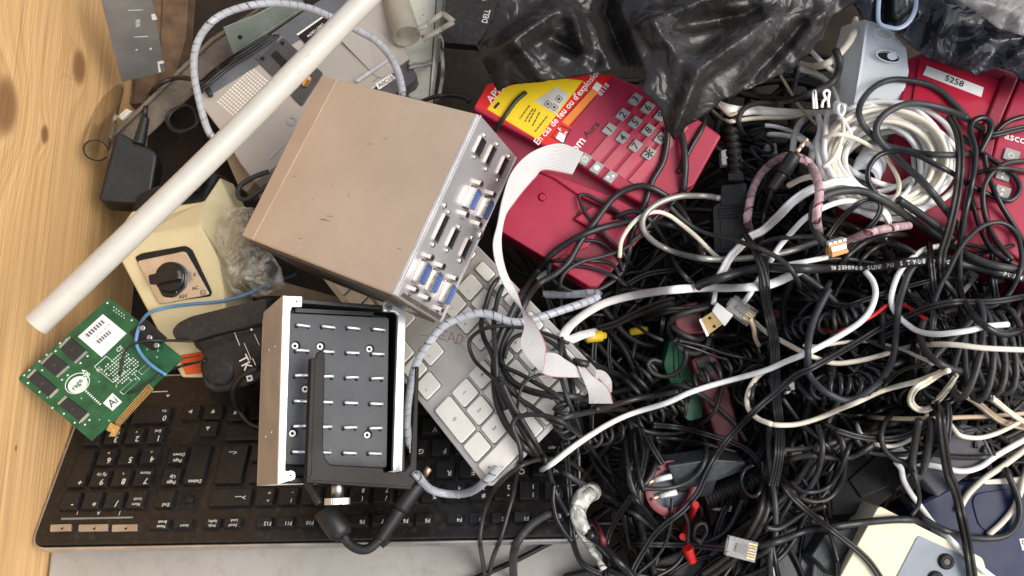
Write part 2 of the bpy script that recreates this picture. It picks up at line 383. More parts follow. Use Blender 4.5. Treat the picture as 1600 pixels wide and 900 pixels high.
key(0, 1.5, -1.5, -.5, [('>|', .4, .3, .005)])
for i, a in enumerate("ASDFGHJKL;'"): key(1.75 + i, 2.75 + i, -2.5, -1.5, A(a))
key(12.75, 13.6, -2.5, -1.5, A(']')); key(13.6, 15, -2.5, -.5, [('<--', .75, 1.5, .006)])
key(0, 1.75, -2.5, -1.5, [('Caps', .5, .3, .004)])
for i, a in enumerate("<ZXCVBNM,.-"): key(1.25 + i, 2.25 + i, -3.5, -2.5, A(a))
key(12.25, 15, -3.5, -2.5, [('^', .4, .4, .006)])
for x0, x1 in ((0, 1.5), (1.5, 2.5), (2.5, 4), (4, 10.2), (10.2, 11.6), (11.6, 12.8), (12.8, 14.1)): key(x0, x1, -4.5, -3.5)
key(0, .9, .78, 1.42, [('Esc', .35, .3, .004)])
for i in range(12):
    x = 1.32 + (i % 4) * .89 + (i // 4) * 3.95
    key(x, x + .87, .78, 1.42, [('F%d' % (i + 1), .25, .22, .0042)])
key(13.2, 14.1, .78, 1.42, [('Scroll', .4, .18, .003), ('Lock', .4, .38, .003)]); key(14.1, 15.0, .78, 1.42, [('PrtSc', .4, .18, .003), ('SysRq', .4, .38, .003)])
key(15.3, 16.3, .78, 1.42, [('Insert', .4, .2, .003)]); key(16.3, 17.35, .78, 1.42, [('Pause', .4, .18, .0032), ('Break', .4, .38, .0032)])
key(16.4, 17.4, -.5, .5, [('End', .35, .2, .0042)]); key(16.4, 17.4, -1.5, -.5, [('Page', .4, .22, .0042), ('Up', .4, .48, .0042)])
key(16.4, 17.4, -2.5, -1.5, [('Page', .4, .22, .0042), ('Down', .4, .48, .0042)]); key(15.3, 16.4, -2.5, -.5, [('Delete', .45, .22, .0042)])
# bare stud where a key is missing
b = MB(); c = ux(15.85); b.prism(rounded(urect(15.4, 16.3, -.45, .45), .001), -.0048, -.0040); b.cyl((c, 0, -.004), (c, 0, -.001), .004, .0032, 16); b.build('key_stud', m_dark, KT, bevel=.0004)
for (px, py, s) in ((298, 643, '>'), (333, 643, 'v'), (368, 645, '<'), (325, 669, '^')):
    p = kf.L(px, py); x = p.x / K + 8; y = p.y / K
    b = MB(); b.prism(rounded(rect(p.x, p.y, K * .95, K * .85), .0018, 2), -.006, -.0004, inset=.0016)
    a = {'>': 0, 'v': -math.pi/2, '<': math.pi, '^': math.pi/2}[s]
    b.sheet([(p.x + .0024 * math.cos(a + q), p.y + .0024 * math.sin(a + q)) for q in (0, 2.2, -2.2)], .0001, 1); b.build('key', [m_key, m_leg], KT, bevel=.0006)
NP = 17.674
def nk(cx, ry, s, w=1, h=1, sm=''):
    leg = [(s, .3, .3, .0072)] + ([(sm, .42, .66, .0036)] if sm else [])
    key(NP + cx, NP + cx + w, ry - .5 - (h - 1), ry + .5, leg)
key(NP, NP + 1, -.5, .5, [('Num', .42, .25, .0036), ('Lock', .42, .48, .0036)]); nk(1, 0, '/'); nk(2, 0, '*'); nk(3, 0, '-')
nk(0, -1, '7', sm='Home'); nk(1, -1, '8', sm='^'); nk(2, -1, '9', sm='Pg Up'); nk(3, -1, '+', h=2)
nk(0, -2, '4', sm='<'); nk(1, -2, '5'); nk(2, -2, '6', sm='>'); nk(0, -3, '1', sm='End'); nk(1, -3, '2', sm='v'); nk(2, -3, '3', sm='PgDn'); nk(3, -3, '', h=2)
nk(0, -4, '0', w=2, sm='Ins'); nk(2, -4, '.', sm='Del')
h = -.0045
for a, c in ((81, 113), (125, 170), (177, 216)):
    b = MB(); b.prism(rounded(kf.poly([(a, 821), (c + 1, 820), (c, 831), (a - 1, 832)], h), .001), h, h + .002)
    q = kf.L((a + c)/2, 826, h + .0021); b.sheet([(q.x + .0016 * math.cos(t), q.y + .0016 * math.sin(t)) for t in (0, 2.1, 4.2)], h + .0021, 1); b.build('media_button', [m_kbedge, m_print], KT, bevel=.0004)
b = MB(); b.prism(kf.poly([(96, 809.5), (208, 807.5), (208, 810), (96, 812.5)], h), h, h + .0006)
for s, px in (('1', 121), ('A', 154), ('|', 187)):
    q = kf.L(px, 802, h); b.text(s, .004, q.x, q.y, h + .0002, 0, 1)
b.build('indicator_strip', [mat('grey strip', (.2, .2, .19), .4), m_leg], KT)
b = MB(); q = kf.L(280, 617, h); b.sheet(kf.poly([(235, 612), (262, 611), (262, 612.5), (235, 613.5)], h), h + .0003); b.sheet(kf.poly([(260, 617), (266, 617), (262, 621)], h), h + .0003); b.build('badge', m_leg, KT)

# ================================================================== white / aluminium keyboard
m_wkey = mat('yellowed white keycap', (.84, .81, .73), .45, var=.06, vs=25, dust=.12, dustc=(.45, .36, .26))
m_wleg = mat('grey legend', (.22, .21, .2), .6)
m_walu = mat('keyboard aluminium', (.60, .575, .53), .45, .35, var=.08, dust=.2, dustc=(.4, .32, .25))
m_wside = mat('keyboard white back', (.6, .58, .54), .4)
m_pen = mat('red pen', (.26, .14, .13), .7)
wM = Matrix.Translation((-.03542, -.09247, .20337)) @ Euler((R(14.185), R(-21.036), R(-50.128)), 'XYZ').to_matrix().to_4x4()
wf = Fr(M=wM)
WT = thing('computer_keyboard', 'slim white keyboard on bare aluminium with EAD written on it in pen', 'keyboard', wM)
wr = lambda x0, x1, y0, y1, g=0: [(x0*K + g, y0*K + g), (x1*K - g, y0*K + g), (x1*K - g, y1*K - g), (x0*K + g, y1*K - g)]
b = MB(); b.prism(rounded(wr(-19, 3.56, -1.72, 4.4), .009, 6), -.0055, -.0015); b.build('plate', m_walu, WT, bevel=.0008)
b = MB(); b.prism(rounded(wr(-18.95, 3.51, -1.67, 4.35), .009, 6), -.010, -.0057); b.build('base', m_wside, WT, bevel=.001)
def wkey(cx, cy, w=1, h=1, s='', sz=.0045, off=None):
    b = MB(); p = rounded(wr(cx - w/2, cx + w/2, cy - h/2, cy + h/2, .0014), .0019, 3); b.prism(p, -.0014, .0007)
    if s:
        dx, dy = off or (0, 0); b.text(s, sz, (cx + dx)*K, (cy + dy)*K, .0009, 0, 1)
    b.build('key', [m_wkey, m_wleg], WT, bevel=.0004)
    g = MB(); g.ring(rounded(wr(cx - w/2, cx + w/2, cy - h/2, cy + h/2, .0008), .0022, 3), p, -.0015, -.0009); return g
ks = [(.5, -1, 2, 1, '0'), (2, -1, 1, 1, '.'), (0, 0, 1, 1, '1'), (1, 0, 1, 1, '2'), (2, 0, 1, 1, '3'), (0, 1, 1, 1, '4'), (1, 1, 1, 1, '5'), (2, 1, 1, 1, '6'),
      (0, 2, 1, 1, '7'), (1, 2, 1, 1, '8'), (2, 2, 1, 1, '9'), (0, 3, 1, 1, 'B'), (1, 3, 1, 1, '='), (2, 3, 1, 1, '/'), (3, 3, 1, 1, '*'), (3, 2, 1, 1, '-'), (3, 1, 1, 1, '+'), (3, -.5, 1, 2, 'K')]
ks += [(i, 3.9, 1, .62, '') for i in range(4)]
ks += [(-1.45, -1, 1, 1, '>'), (-2.45, -1, 1, 1, 'v'), (-3.45, -1, 1, 1, '<'), (-2.45, 0, 1, 1, '^')]
for i in range(3):
    ks += [(-1.24 - i, 2, 1, 1, 'vk|'[i]), (-1.24 - i, 3, 1, 1, '^h|'[i]), (-1.24 - i, 3.9, 1, .62, '')]
for r_ in range(5):
    x = -4.1
    for c_ in range(9):
        wd = 1.6 if c_ == 0 else 1
        ks.append((x - wd/2 - (0 if c_ == 0 else 0), 3 - r_, wd, 1, '#P*=oQ)'[(c_ + r_) % 7])); x -= wd
for c_ in range(7): ks.append((-4.6 - c_, 3.9, 1, .62, ''))
gr = MB()
for kx in ks:
    x0, y0, w0, h0, s0 = kx
    big = s0 in '0123456789' and s0 != ''
    g = wkey(x0, y0, w0, h0, s0, .0048 if big else .0034, (0, 0) if big else ((.0, -.62) if s0 == 'K' else (.1, -.15)))
    gr.add(g.v, g.f)
gr.build('key_surround', mat('grey key gap', (.12, .115, .11), .6), WT)
b = MB()
for st in ([(689, 516), (684, 528), (695, 531)], [(686, 522), (694, 525)], [(689, 516), (697, 518)], [(698, 533), (705, 518), (710, 536)], [(700, 528), (708, 530)], [(715, 522), (711, 536)], [(714, 521), (722, 525), (721, 533), (711, 537)]):
    for p0, p1 in zip(st, st[1:]):
        u0, u1 = wf.L(*p0), wf.L(*p1); b.box((u0.x + u1.x)/2, (u0.y + u1.y)/2, -.0013, (u1 - u0).length + .0002, .0005, .0002, 0, math.atan2(u1.y - u0.y, u1.x - u0.x))
for p0, p1 in (((655, 523), (680, 524)), ((716, 536), (738, 556))): b.sheet(wf.poly([p0, p1, (p1[0], p1[1] + .8), (p0[0], p0[1] + .8)]), -.0013)
b.build('pen_mark', m_pen, WT)

# ================================================================== champagne computer box with a panel of sockets
TW, TH, TD = .1508, .1402, .0673
tM = Matrix.Translation((-.1135, .0585, .26)) @ Euler((R(3.02), R(-23.54), R(-24.95)), 'XYZ').to_matrix().to_4x4()
tf = Fr(M=tM)
m_tan = mat('champagne painted metal', (.47, .365, .27), .42, .1, var=.09, vs=14, dust=.12, dustc=(.25, .19, .14), bump=.05, bs=1500, rv=.25)
m_panel = mat('zinc port panel', (.50, .47, .48), .36, .6, var=.12, vs=16, dust=.1)
m_tedge = mat('bright folded edge', (.75, .73, .7), .35, .6)
m_under = mat('dusty dark brown case front', (.07, .055, .04), .55, dust=.4)  # dark brown base with paler dust speckle
m_blue = mat('blue socket plastic', (.055, .105, .28), .5, bump=.3, bs=1500)
TT = thing('computer_case', 'small champagne metal computer box with blue VGA sockets on one side', 'computer', tM)
b = MB(); b.box(-.0012, 0, -TD/2, TW - .0024, TH, TD); b.build('cover', m_tan, TT, bevel=.0018)
b = MB(); b.prism([(TW/2 - .0030, -TH/2 + .0006), (TW/2 - .0004, -TH/2 + .0006), (TW/2 - .0004, TH/2 - .0006), (TW/2 - .0030, TH/2 - .0006)], -.004, .0004); b.build('bright_edge', m_tedge, TT, bevel=.0003)
b = MB(); b.prism([(-TW/2 - .0006, -TH/2 + .0006), (-TW/2 + .0108, -TH/2 + .0006), (-TW/2 + .0156, TH/2 - .0006), (-TW/2 - .0006, TH/2 - .0006)], -.004, .0003); b.build('folded_flange', mat('champagne flange', (.43, .32, .23), .45, .1, var=.06), TT, bevel=.0002)
b = MB(); b.add([(-TW*.5 + .0112, -TH/2 + .001, .00015), (-TW*.5 + .0117, -TH/2 + .001, .00015), (-TW*.5 + .0165, TH/2 - .001, .00015), (-TW*.5 + .016, TH/2 - .001, .00015)], [(0, 1, 2, 3)]); b.build('seam', mat('seam', (.72, .55, .42), .4), TT)
b = MB()
for px, py, l, a in ((515, 338, 14, .2), (508, 344, 20, .1), (545, 305, 8, 2), (578, 225, 9, .5), (505, 343, 12, .3), (520, 291, 5, 1), (461, 276, 9, 0), (470, 373, 8, .4), (624, 389, 12, 0), (489, 312, 4, 1), (602, 217, 8, .2)):
    q = tf.L(px, py); b.sheet(rect(q.x, q.y, l * .00045, .00035, a), .00016)
b.build('scratches', mat('dark scratch', (.16, .11, .08), .7), TT)
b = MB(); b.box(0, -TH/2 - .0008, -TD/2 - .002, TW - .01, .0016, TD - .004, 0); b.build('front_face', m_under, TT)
b = MB(); sr = random.Random(9)
for k in range(26):
    u_ = sr.uniform(-.44, .44)*TW; v_ = sr.choice((-1, 1))*sr.uniform(.40, .495)*TH if k % 2 else sr.uniform(-.45, .45)*TH
    b.sheet(rect(u_, v_, sr.uniform(.0012, .006), .00025, sr.uniform(-.5, .5) + (0 if k % 2 else .6)), .00017)
b.build('pale_scuffs', mat('pale scuff', (.66, .56, .46), .5), TT)
# the sockets' own plane
pf = Fr(M=tM @ Matrix(((0, 0, 1, TW/2), (1, 0, 0, 0), (0, 1, 0, -TD/2), (0, 0, 0, 1))))
toT = tM.inverted() @ pf.M
def pbuild(b, name, mats, par, bevel=0):   # geometry made on the socket plane, stored in the box's own axes
    b.v = [tuple(toT @ Vector(v)) for v in b.v]; return b.build(name, mats, par, bevel)
b = MB(); b.prism(rounded(rect(0, 0, TH - .001, TD - .001), .001, 2), -.0014, .0006)
b.prism(rect(0, TD/2 - .0008, TH - .001, .0016), .0006, .0012, 1); b.prism(rect(0, -TD/2 + .0008, TH - .001, .0016), .0006, .0012, 1)
b.prism(pf.poly([(624, 462), (629, 457), (690, 494), (685, 500)]), .0006, .0009, 2)
PP = pbuild(b, 'port_panel', [m_panel, m_tedge, m_under], TT, .0004)
def dsub(px, py, L_=.0155, H=.0076):
    q = pf.L(px, py); x, y = q.x, q.y
    sh = lambda e: rounded([(x - L_/2 - e, y + H/2 + e), (x + L_/2 + e, y + H/2 + e), (x + L_/2 - .0012 + e, y - H/2 - e), (x - L_/2 + .0012 - e, y - H/2 - e)], .002, 3)
    b = MB(); b.ring(sh(.0004), sh(-.0001), .0006, .0066, 0, True); b.prism(sh(.0016), .0006, .0012, 0)
    b.prism(sh(-.0002), .0006, .0056, 1)
    for r_ in range(3):
        for c_ in range(5): b.prism(disc(x + (c_ - 2 + (r_ % 2) * .3) * .0026, y + (r_ - 1) * .0021, .0005, 6), .0056, .00562, 2)
    for sx in (-1, 1):
        X = x + sx * .0125; b.prism(disc(X, y, .0028, 6), .0006, .0056, 0); b.prism(disc(X, y, .0014, 8), .0056, .0057, 2)
    pbuild(b, 'video_socket', [m_chrome, m_blue, m_hole], TT, .0002)
for p in ((732, 309), (752.5, 325), (654, 425), (672.5, 438.5), (693.5, 457)): dsub(*p)
def usb(px, py, L_=.0135, H=.0062, tongue=True):
    q = pf.L(px, py); x, y = q.x, q.y
    b = MB(); b.ring(rounded(rect(x, y, L_ + .0018, H + .0018), .0006, 2), rounded(rect(x, y, L_, H), .0005, 2), .0006, .0022, 0)
    b.prism(rect(x, y, L_, H), .0006, .0008, 1)
    if tongue: b.prism(rect(x, y + .001, L_ * .8, H * .3), .0008, .002, 2)
    pbuild(b, 'data_socket', [m_chrome, m_hole, m_blackg], TT, .0002)
for p in ((764, 243), (783, 260.5), (705.5, 372), (726, 388)): usb(*p)
usb(687, 356, .019, .0055); usb(748, 229, .012, .008, False)
for px, py, r_ in ((755, 211, 1), (775, 225, 1), (739, 245, .8), (757, 264, 1), (775, 281, 1), (793, 244, 1), (693, 321, 1.3), (699, 331, 1), (715, 354, 1), (675, 382, 1.2), (696, 391, 1), (735, 371, 1.1), (749, 367, 1.9), (717, 407, 1.2)):
    b = MB(); q = pf.L(px, py); b.lathe((q.x, q.y, .0006), (q.x, q.y, .0022), [(0, .0019 * r_), (.6, .0018 * r_), (1, .0009 * r_)], 12, 0); b.prism(rect(q.x, q.y, .0018 * r_, .0004, .6), .0022, .0023, 1); pbuild(b, 'screw', [m_chrome, m_hole], TT)
b = MB(); q = pf.L(640, 457); b.text('IO', .0055, q.x, q.y, .0008, math.pi); 
for px, py, s in ((661, 469, 'F'), (683, 483, 'T'), (723, 338, 'A'), (757, 222, '-')): q = pf.L(px, py); b.text(s, .004, q.x, q.y, .0008, math.pi)
pbuild(b, 'lettering', m_print, TT)

# ================================================================== pin box with silver frame
PW, PH, PD = .092, .1312, .0619
pM = Matrix.Translation((-.1206, -.0924, .235)) @ Euler((R(-1.62), R(28.3), R(1.19)), 'XYZ').to_matrix().to_4x4()
nf = Fr(M=pM)
m_bside = mat('bead blasted side panel', (.55, .49, .42), .45, .25, var=.06, dust=.05)
m_bfr = mat('bright silver frame', (.78, .79, .78), .35, .7, dust=.08)
m_binner = mat('inner black wall', (.008, .009, .010), .4, dust=.1)
m_bplate = mat('charcoal pin plate', (.042, .044, .049), .5, var=.08, dust=.06, bump=.1, bs=1500)
m_arm = mat('black bracket metal', (.007, .005, .004), .4, 0, var=.2, dust=.02, spec=.22)
BT = thing('pin_block', 'silver and black metal box with rows of pins and a thumbscrewed bracket', 'device', pM)
NL = lambda pts, h=0.0: nf.poly(pts, h)
b = MB(); b.prism(rect(-PW/2 + .0015, 0, .003, PH), -PD, -.0003)
b.prism(rect(0, 0, PW, PH), -PD - .002, -PD); b.build('side_panel', m_bside, BT, bevel=.0006)
for px, py in ((420, 547), (429.5, 541), (415, 682), (424, 675)):
    b = MB()
    d = Vector(rays([(px, py)])[0]); n = pM.to_3x3() @ Vector((1, 0, 0)); q = pM @ Vector((-PW/2, 0, 0)); hit = pM.inverted() @ (CAM + d * ((q - CAM).dot(n) / d.dot(n)))
    b.lathe(hit + Vector((.0005, 0, 0)), hit + Vector((-.0008, 0, 0)), [(0, .0014), (1, .0010)], 10); b.build('side_screw', m_chrome, BT)
b = MB(); b.prism(rect(PW/2 - .002, 0, .004, PH), -PD, -.0003); b.prism(rect(0, PH/2 - .0025, PW - .012, .003), -PD, -.004); b.prism(rect(0, -PH/2 + .0025, PW - .012, .003), -PD, -.004)
b.prism(rect(0, 0, PW - .012, PH - .01), -.03, -.022); b.build('inner_shell', m_binner, BT, bevel=.0004)
for ou, name in (([(442, 462), (472.5, 463), (472, 479), (457, 479), (454, 486), (446, 735), (461.5, 738.5), (461.5, 748.5), (434, 757)], 0), ([(599.5, 471), (634.5, 473), (628.5, 739.5), (600, 738), (614, 736), (622, 492), (617, 487), (599, 486)], 1)):
    b = MB(); b.prism(NL(ou), -.004, 0); 
    fr_ = b.build('frame_rail', [m_bfr], BT, bevel=.0005)
    s = MB()
    for px, py in (((463, 471), (454, 743)) if name == 0 else ((607, 480),)):
        q = nf.L(px, py); s.ring(disc(q.x, q.y, .0032), disc(q.x, q.y, .0022), 0, .0006); s.prism(disc(q.x, q.y, .0021), 0, .0003); s.prism(disc(q.x, q.y, .0008, 6), .0003, .0005, 1)
    s.build('screw', [m_steel, m_hole], fr_)
    if name == 0: g = MB(); g.prism(NL([(448, 470), (449, 470), (440, 752), (439, 752)]), 0, .0002); g.build('groove', mat('groove', (.3, .32, .34), .5), fr_)
HP = -.006
b = MB(); b.prism(rounded(NL([(451, 489), (608, 496.5), (604.5, 731), (444, 725)], HP), .002, 3), HP - .004, HP); PLT = b.build('pin_plate', m_bplate, BT, bevel=.0005)
b = MB(); b.prism(NL([(461, 482), (583, 488), (583, 494), (461, 488)], HP - .003), HP - .006, HP - .002); b.build('spacer', m_binner, BT)
c00, c03, c50, c53 = (474, 508), (592, 514), (467.5, 705.5), (586, 708)
for i in range(6):
    for j in range(4):
        u_, v_ = i / 5, j / 3
        px = (c00[0]*(1-v_) + c03[0]*v_)*(1-u_) + (c50[0]*(1-v_) + c53[0]*v_)*u_; py = (c00[1]*(1-v_) + c03[1]*v_)*(1-u_) + (c50[1]*(1-v_) + c53[1]*v_)*u_
        q = nf.L(px, py, HP + .003); L_ = .0051
        dz = .0006 * (((i * 7 + j * 5) % 5) / 2 - 1)
        b = MB(); b.lathe((q.x - L_, q.y, HP + .0032), (q.x + L_, q.y + dz, HP + .0032), [(0, .0006), (.06, .0011), (.94, .0011), (1, .0006)], 10)
        for sx in (-.0044, .0042): b.lathe((q.x + sx, q.y - .0002, HP), (q.x + sx, q.y, HP + .003), [(0, .0009), (1, .0007)], 8, 1); b.prism(disc(q.x + sx, q.y - .0009, .0013, 10), HP, HP + .0001, 2)
        b.build('pin', [m_bfr, m_steel, m_hole], BT)
for px, py in ((460, 541), (499, 542), (576, 546), (476, 608.5), (456, 677.5), (572.5, 680)):
    q = nf.L(px, py, HP); b = MB(); b.prism(disc(q.x + .0012, q.y + .0006, .0033), HP, HP + .0002, 1); b.ring(disc(q.x, q.y, .0023), disc(q.x, q.y, .0012), HP, HP + .0016, 0); b.prism(disc(q.x, q.y, .0011), HP, HP + .0004, 1); b.build('socket_eyelet', [m_white, m_hole], BT)
# bracket: folded black metal, held by a thumbscrew
HB = .016
b = MB()
b.prism(NL([(484, 562), (494, 558), (494, 552), (506, 546), (508, 560), (505, 700), (508, 716), (516, 726), (599, 731), (600, 737), (618, 738), (633, 735), (641, 725), (646, 640), (649, 572), (655, 573), (651, 750), (642, 763), (560, 757), (478, 752), (476, 746)], HB), HB - .0016, HB)
BK = b.build('bracket', m_arm, BT, bevel=.0007, recalc=True)
b = MB(); b.prism(NL([(485, 560), (492, 560), (486, 744), (478, 748)], HB), HB - .006, HB + .0012); b.prism(NL([(478, 749), (643, 760), (644, 765), (478, 754)], HB), HB - .014, HB + .0002); b.build('folded_lip', m_arm, BK, bevel=.0005)
q = nf.L(528, 757, HB - .006); e = nf.L(526.5, 786, HB - .006)
d = (e - q); d.z = 0; b = MB(); b.cyl((q.x, q.y + .004, HB - .007), (q.x, q.y - d.length * .72, HB - .007), .0042, n=20)
b2 = MB(); y0 = q.y - d.length * .72; n_ = 36
pr = [(.0088 * (1 if k % 2 else .955) * math.cos(2*math.pi*k/(2*n_)), .0088 * (1 if k % 2 else .955) * math.sin(2*math.pi*k/(2*n_))) for k in range(2*n_)]
V = [(q.x + a, y0, HB - .007 + c) for a, c in pr] + [(q.x + a, y0 - .0046, HB - .007 + c) for a, c in pr]; n2 = 2*n_
b2.add(V, [tuple(range(n2)), tuple(range(2*n2 - 1, n2 - 1, -1))] + [(k, n2 + k, n2 + (k+1) % n2, (k+1) % n2) for k in range(n2)], 0)
sc_ = b.build('thumbscrew', m_steel, BT); b2.build('knob', mat('knurled nickel', (.75, .72, .66), .3, .9), sc_, bevel=.0003, recalc=True)
# ================================================================== other things of the heap
def shell(f, V, F, depth, b=None, mi=0, smi=None):
    """faceted lid traced at its own heights, closed below by a skirt"""
    b = b or MB(); P3 = [tuple(f.L(x, y, h)) for x, y, h in V]; FF = []
    for q in F:
        a = area2([P3[i] for i in q]); FF.append(tuple(q) if a > 0 else tuple(q[::-1]))
    ed = {}
    for q in FF:
        for i in range(len(q)): ed[(q[i], q[(i+1) % len(q)])] = 1
    n = len(P3); b0 = [(x, y, -depth) for x, y, _ in P3]
    b.add(P3 + b0, FF, mi)
    sk = [(i, n + i, n + j, j) for (i, j) in ed if (j, i) not in ed]
    base = len(b.v) - 2*n
    for q in sk: b.f.append(tuple(base + i for i in q)); b.m.append(mi if smi is None else smi); b.sm.append(False)
    for q in FF: b.f.append(tuple(base + n + i for i in q[::-1])); b.m.append(mi); b.sm.append(False)
    return b
def ptext(b, f, s, size, p, q, h, mi=0, sx=1.0):
    c = f.L((p[0] + q[0])/2, (p[1] + q[1])/2, h); return b.text(s, size, c.x, c.y, h, f.ang(p, q, h), mi, sx)

# ---- silver drive cage plate leaning at the wall
f = fr3((190, 129, .12), (258, 112, .12), (157, 0, .20)); m = mat('dull zinc plate', (.34, .34, .335), .42, .7, dust=.2, var=.1)
t = thing('metal_plate', 'dull grey metal plate with slots leaning against the pine wall', 'plate', f.M)
b = MB(); b.prism(f.poly([(150, -30), (233, -30), (258, 112), (190, 129)]), -.0012, 0); b.build('plate', m, t, bevel=.0004)
b = MB()
for p in ([(200, 15.5), (223, 14.5), (223, 15.4), (200, 16.4)], [(209, 57), (231, 56), (231, 57), (209, 58)], [(212, 77), (215, 76), (215, 78), (212, 79)], [(234, 75), (237, 74), (237, 77), (234, 78)], [(246, 96), (255, 94), (257, 98), (249, 100), (252, 112), (248, 113)], [(236, 22), (242, 21), (246, 30), (238, 31)]): b.sheet(f.poly(p), .0003)
for k in range(5): b.sheet(f.poly([(212, 31 + k*2.4), (219, 30 + k*2.4), (219, 31 + k*2.4), (212, 32 + k*2.4)]), .0003)
b.build('slots', mat('slot bright edge', (.7, .7, .66), .4), t)
# ---- clear tubes
m_clear = mat('clear acrylic', (.93, .92, .88), .1, trans=1, ior=1.35, var=.02, rv=.03)
m_smoke = mat('smoky clear acrylic', (.46, .42, .34), .12, alpha=.55, var=.1)
def tube_open(name, p0, p1, r, m, label, th=.0012, top=None):
    a, c = P(*p0), P(*p1); b = MB()
    b.lathe(a, c, [(0, r), (1, r)], 28, 0, False); b.lathe(a, c, [(1, r - th), (0, r - th)], 28, 0, False)
    for t_ in (0, 1): b.lathe(a, a + (c - a) , [(t_, r - th), (t_, r)] if t_ == 0 else [(t_, r), (t_, r - th)], 28, 0, False)
    return b
b = tube_open('t', (150, 235, .15), (178, 130, .06), .0105, m_clear, ''); tag(b.build('clear_tube', m_clear, center=True), 'short clear plastic tube standing against the pine wall', 'tube')
# ---- black power adapter with its cord
f = fr3((152, 314, .135), (232, 322, .125), (182, 203, .135)); t = thing('power_adapter', 'black power adapter brick with ribbed cord beside the pine wall', 'adapter', f.M)
b = MB(); b.prism(rounded(f.poly([(182, 203), (247, 238), (234, 320), (152, 314)]), .006, 5), -.034, 0); b.build('body', m_black, t, bevel=.004, seg=3)
a, c = f.L(217, 226, .001), f.L(227, 184, .001); b = MB(); pr = []
for k in range(15): pr.append((k/14, .0052 - .0018*k/14 + (.0007 if k % 2 else 0)))
b.lathe(a, c, pr, 14); b.build('strain_relief', m_black, t)
# ---- translucent tray strip and greenish bracket, bundle of cord
f = fr3((190, 215, .09), (330, 92, .10), (215, 235, .085)); b = MB(); b.prism(f.poly([(172, 215), (330, 62), (420, 4), (445, 20), (345, 108), (205, 236)]), -.004, 0); b.prism(f.poly([(172, 215), (330, 62), (420, 4), (423, 7), (333, 68), (176, 220)]), 0, .006)
tag(b.build('cable_trunking', mat('brownish clear plastic', (.16, .13, .10), .25, alpha=.75, dust=.2, var=.3), mw=f.M, bevel=.0008), 'long dusty brown plastic channel behind the grey desk unit', 'trunking')
f = fr3((364, 82, .13), (450, 20, .13), (349, 43, .15)); m = mat('grey green enamel', (.17, .2, .17), .4, .3, dust=.2)
b = MB(); b.prism(f.poly([(349, 43), (396, 24), (442, 2), (470, -4), (478, 8), (364, 83)]), -.0012, 0); b.prism(f.poly([(364, 83), (478, 8), (480, 12), (367, 86)]), -.012, .0005)
t = thing('metal_bracket', 'grey green metal bracket with one round hole near the top edge', 'bracket', f.M); b.build('plate', m, t, bevel=.0004)
q = f.L(375, 58); b = MB(); b.prism(disc(q.x, q.y, .0022), 0, .0002); b.build('hole', m_hole, t)
# ---- black box with lettering at the top
f = fr3((693, 66, .13), (745, 71, .13), (695, 0, .13)); t = thing('black_box', 'flat black plastic box with white lettering under the torn black bag', 'box', f.M)
b = MB(); b.prism(f.poly([(697, -40), (790, -40), (775, 30), (748, 71), (693, 66)]), -.012, 0); b.build('body', mat('brown black plastic', (.022, .019, .018), .35, dust=.2), t, bevel=.001)
b = MB(); ptext(b, f, 'DELL', .0075, (756, 38), (763, 12), .0003, 0, .85)
for k in range(6): b.sheet(f.poly([(754 + k*3, 2 - k), (755 + k*3, 2 - k), (758 + k*3, -14), (757 + k*3, -14)]), .0003)
b.build('lettering', m_white, t)

# ---- cream panel, clear holder on it and grey cord loops
f = fr3((575, 40, .10), (690, 60, .10), (640, 150, .10)); m = mat('cream painted panel', (.62, .62, .53), .45, var=.05, dust=.22, dustc=(.12, .1, .07))
t = thing('cream_panel', 'cream painted metal panel with small stains, standing under the clear holder', 'panel', f.M)
b = MB(); b.prism(f.poly([(560, -40), (697, -40), (692, 10), (672, 160), (640, 152), (560, 40)]), -.02, 0); b.build('panel', m, t, bevel=.002)
b = MB(); b.prism(f.poly([(683, -30), (685, -30), (672, 150), (670, 150)]), 0, .0004)
for k in range(16):
    q = f.L(random.uniform(600, 675), random.uniform(0, 130)); b.prism(disc(q.x, q.y, random.uniform(.0003, .0009), 7), 0, .0002)
b.build('marks', mat('rust mark', (.12, .09, .06), .7), t)
b = tube_open('t', (636, 57, .145), (612, -20, .13), .0125, m_smoke, ''); 
t = thing('clear_holder', 'clear smoky plastic tube holder with a screwed clip on the cream panel', 'holder', Matrix.Translation(P(636, 57, .145)))
off = P(636, 57, .145); b.v = [tuple(Vector(v) - off) for v in b.v]; b.build('tube', m_smoke, t)
b = MB(); cl = [Vector(P(px, py, z)) - off for px, py, z in ((648, 48, .148), (668, 38, .15), (691, 20, .15), (709, 34, .15), (690, 45, .148), (660, 62, .146))]
for k in range(5):
    a, c = cl[k], cl[k+1]; b.sweep([tuple(a), tuple((a + c)/2), tuple(c)], .0022, 'oval')
b.build('clip', m_smoke, t); b = MB(); q = P(660, 56, .15) - off; b.lathe(q, q + Vector((0, 0, .003)), [(0, .0016), (.5, .0016), (1, .0008)], 12); b.build('screw', m_steel, t)

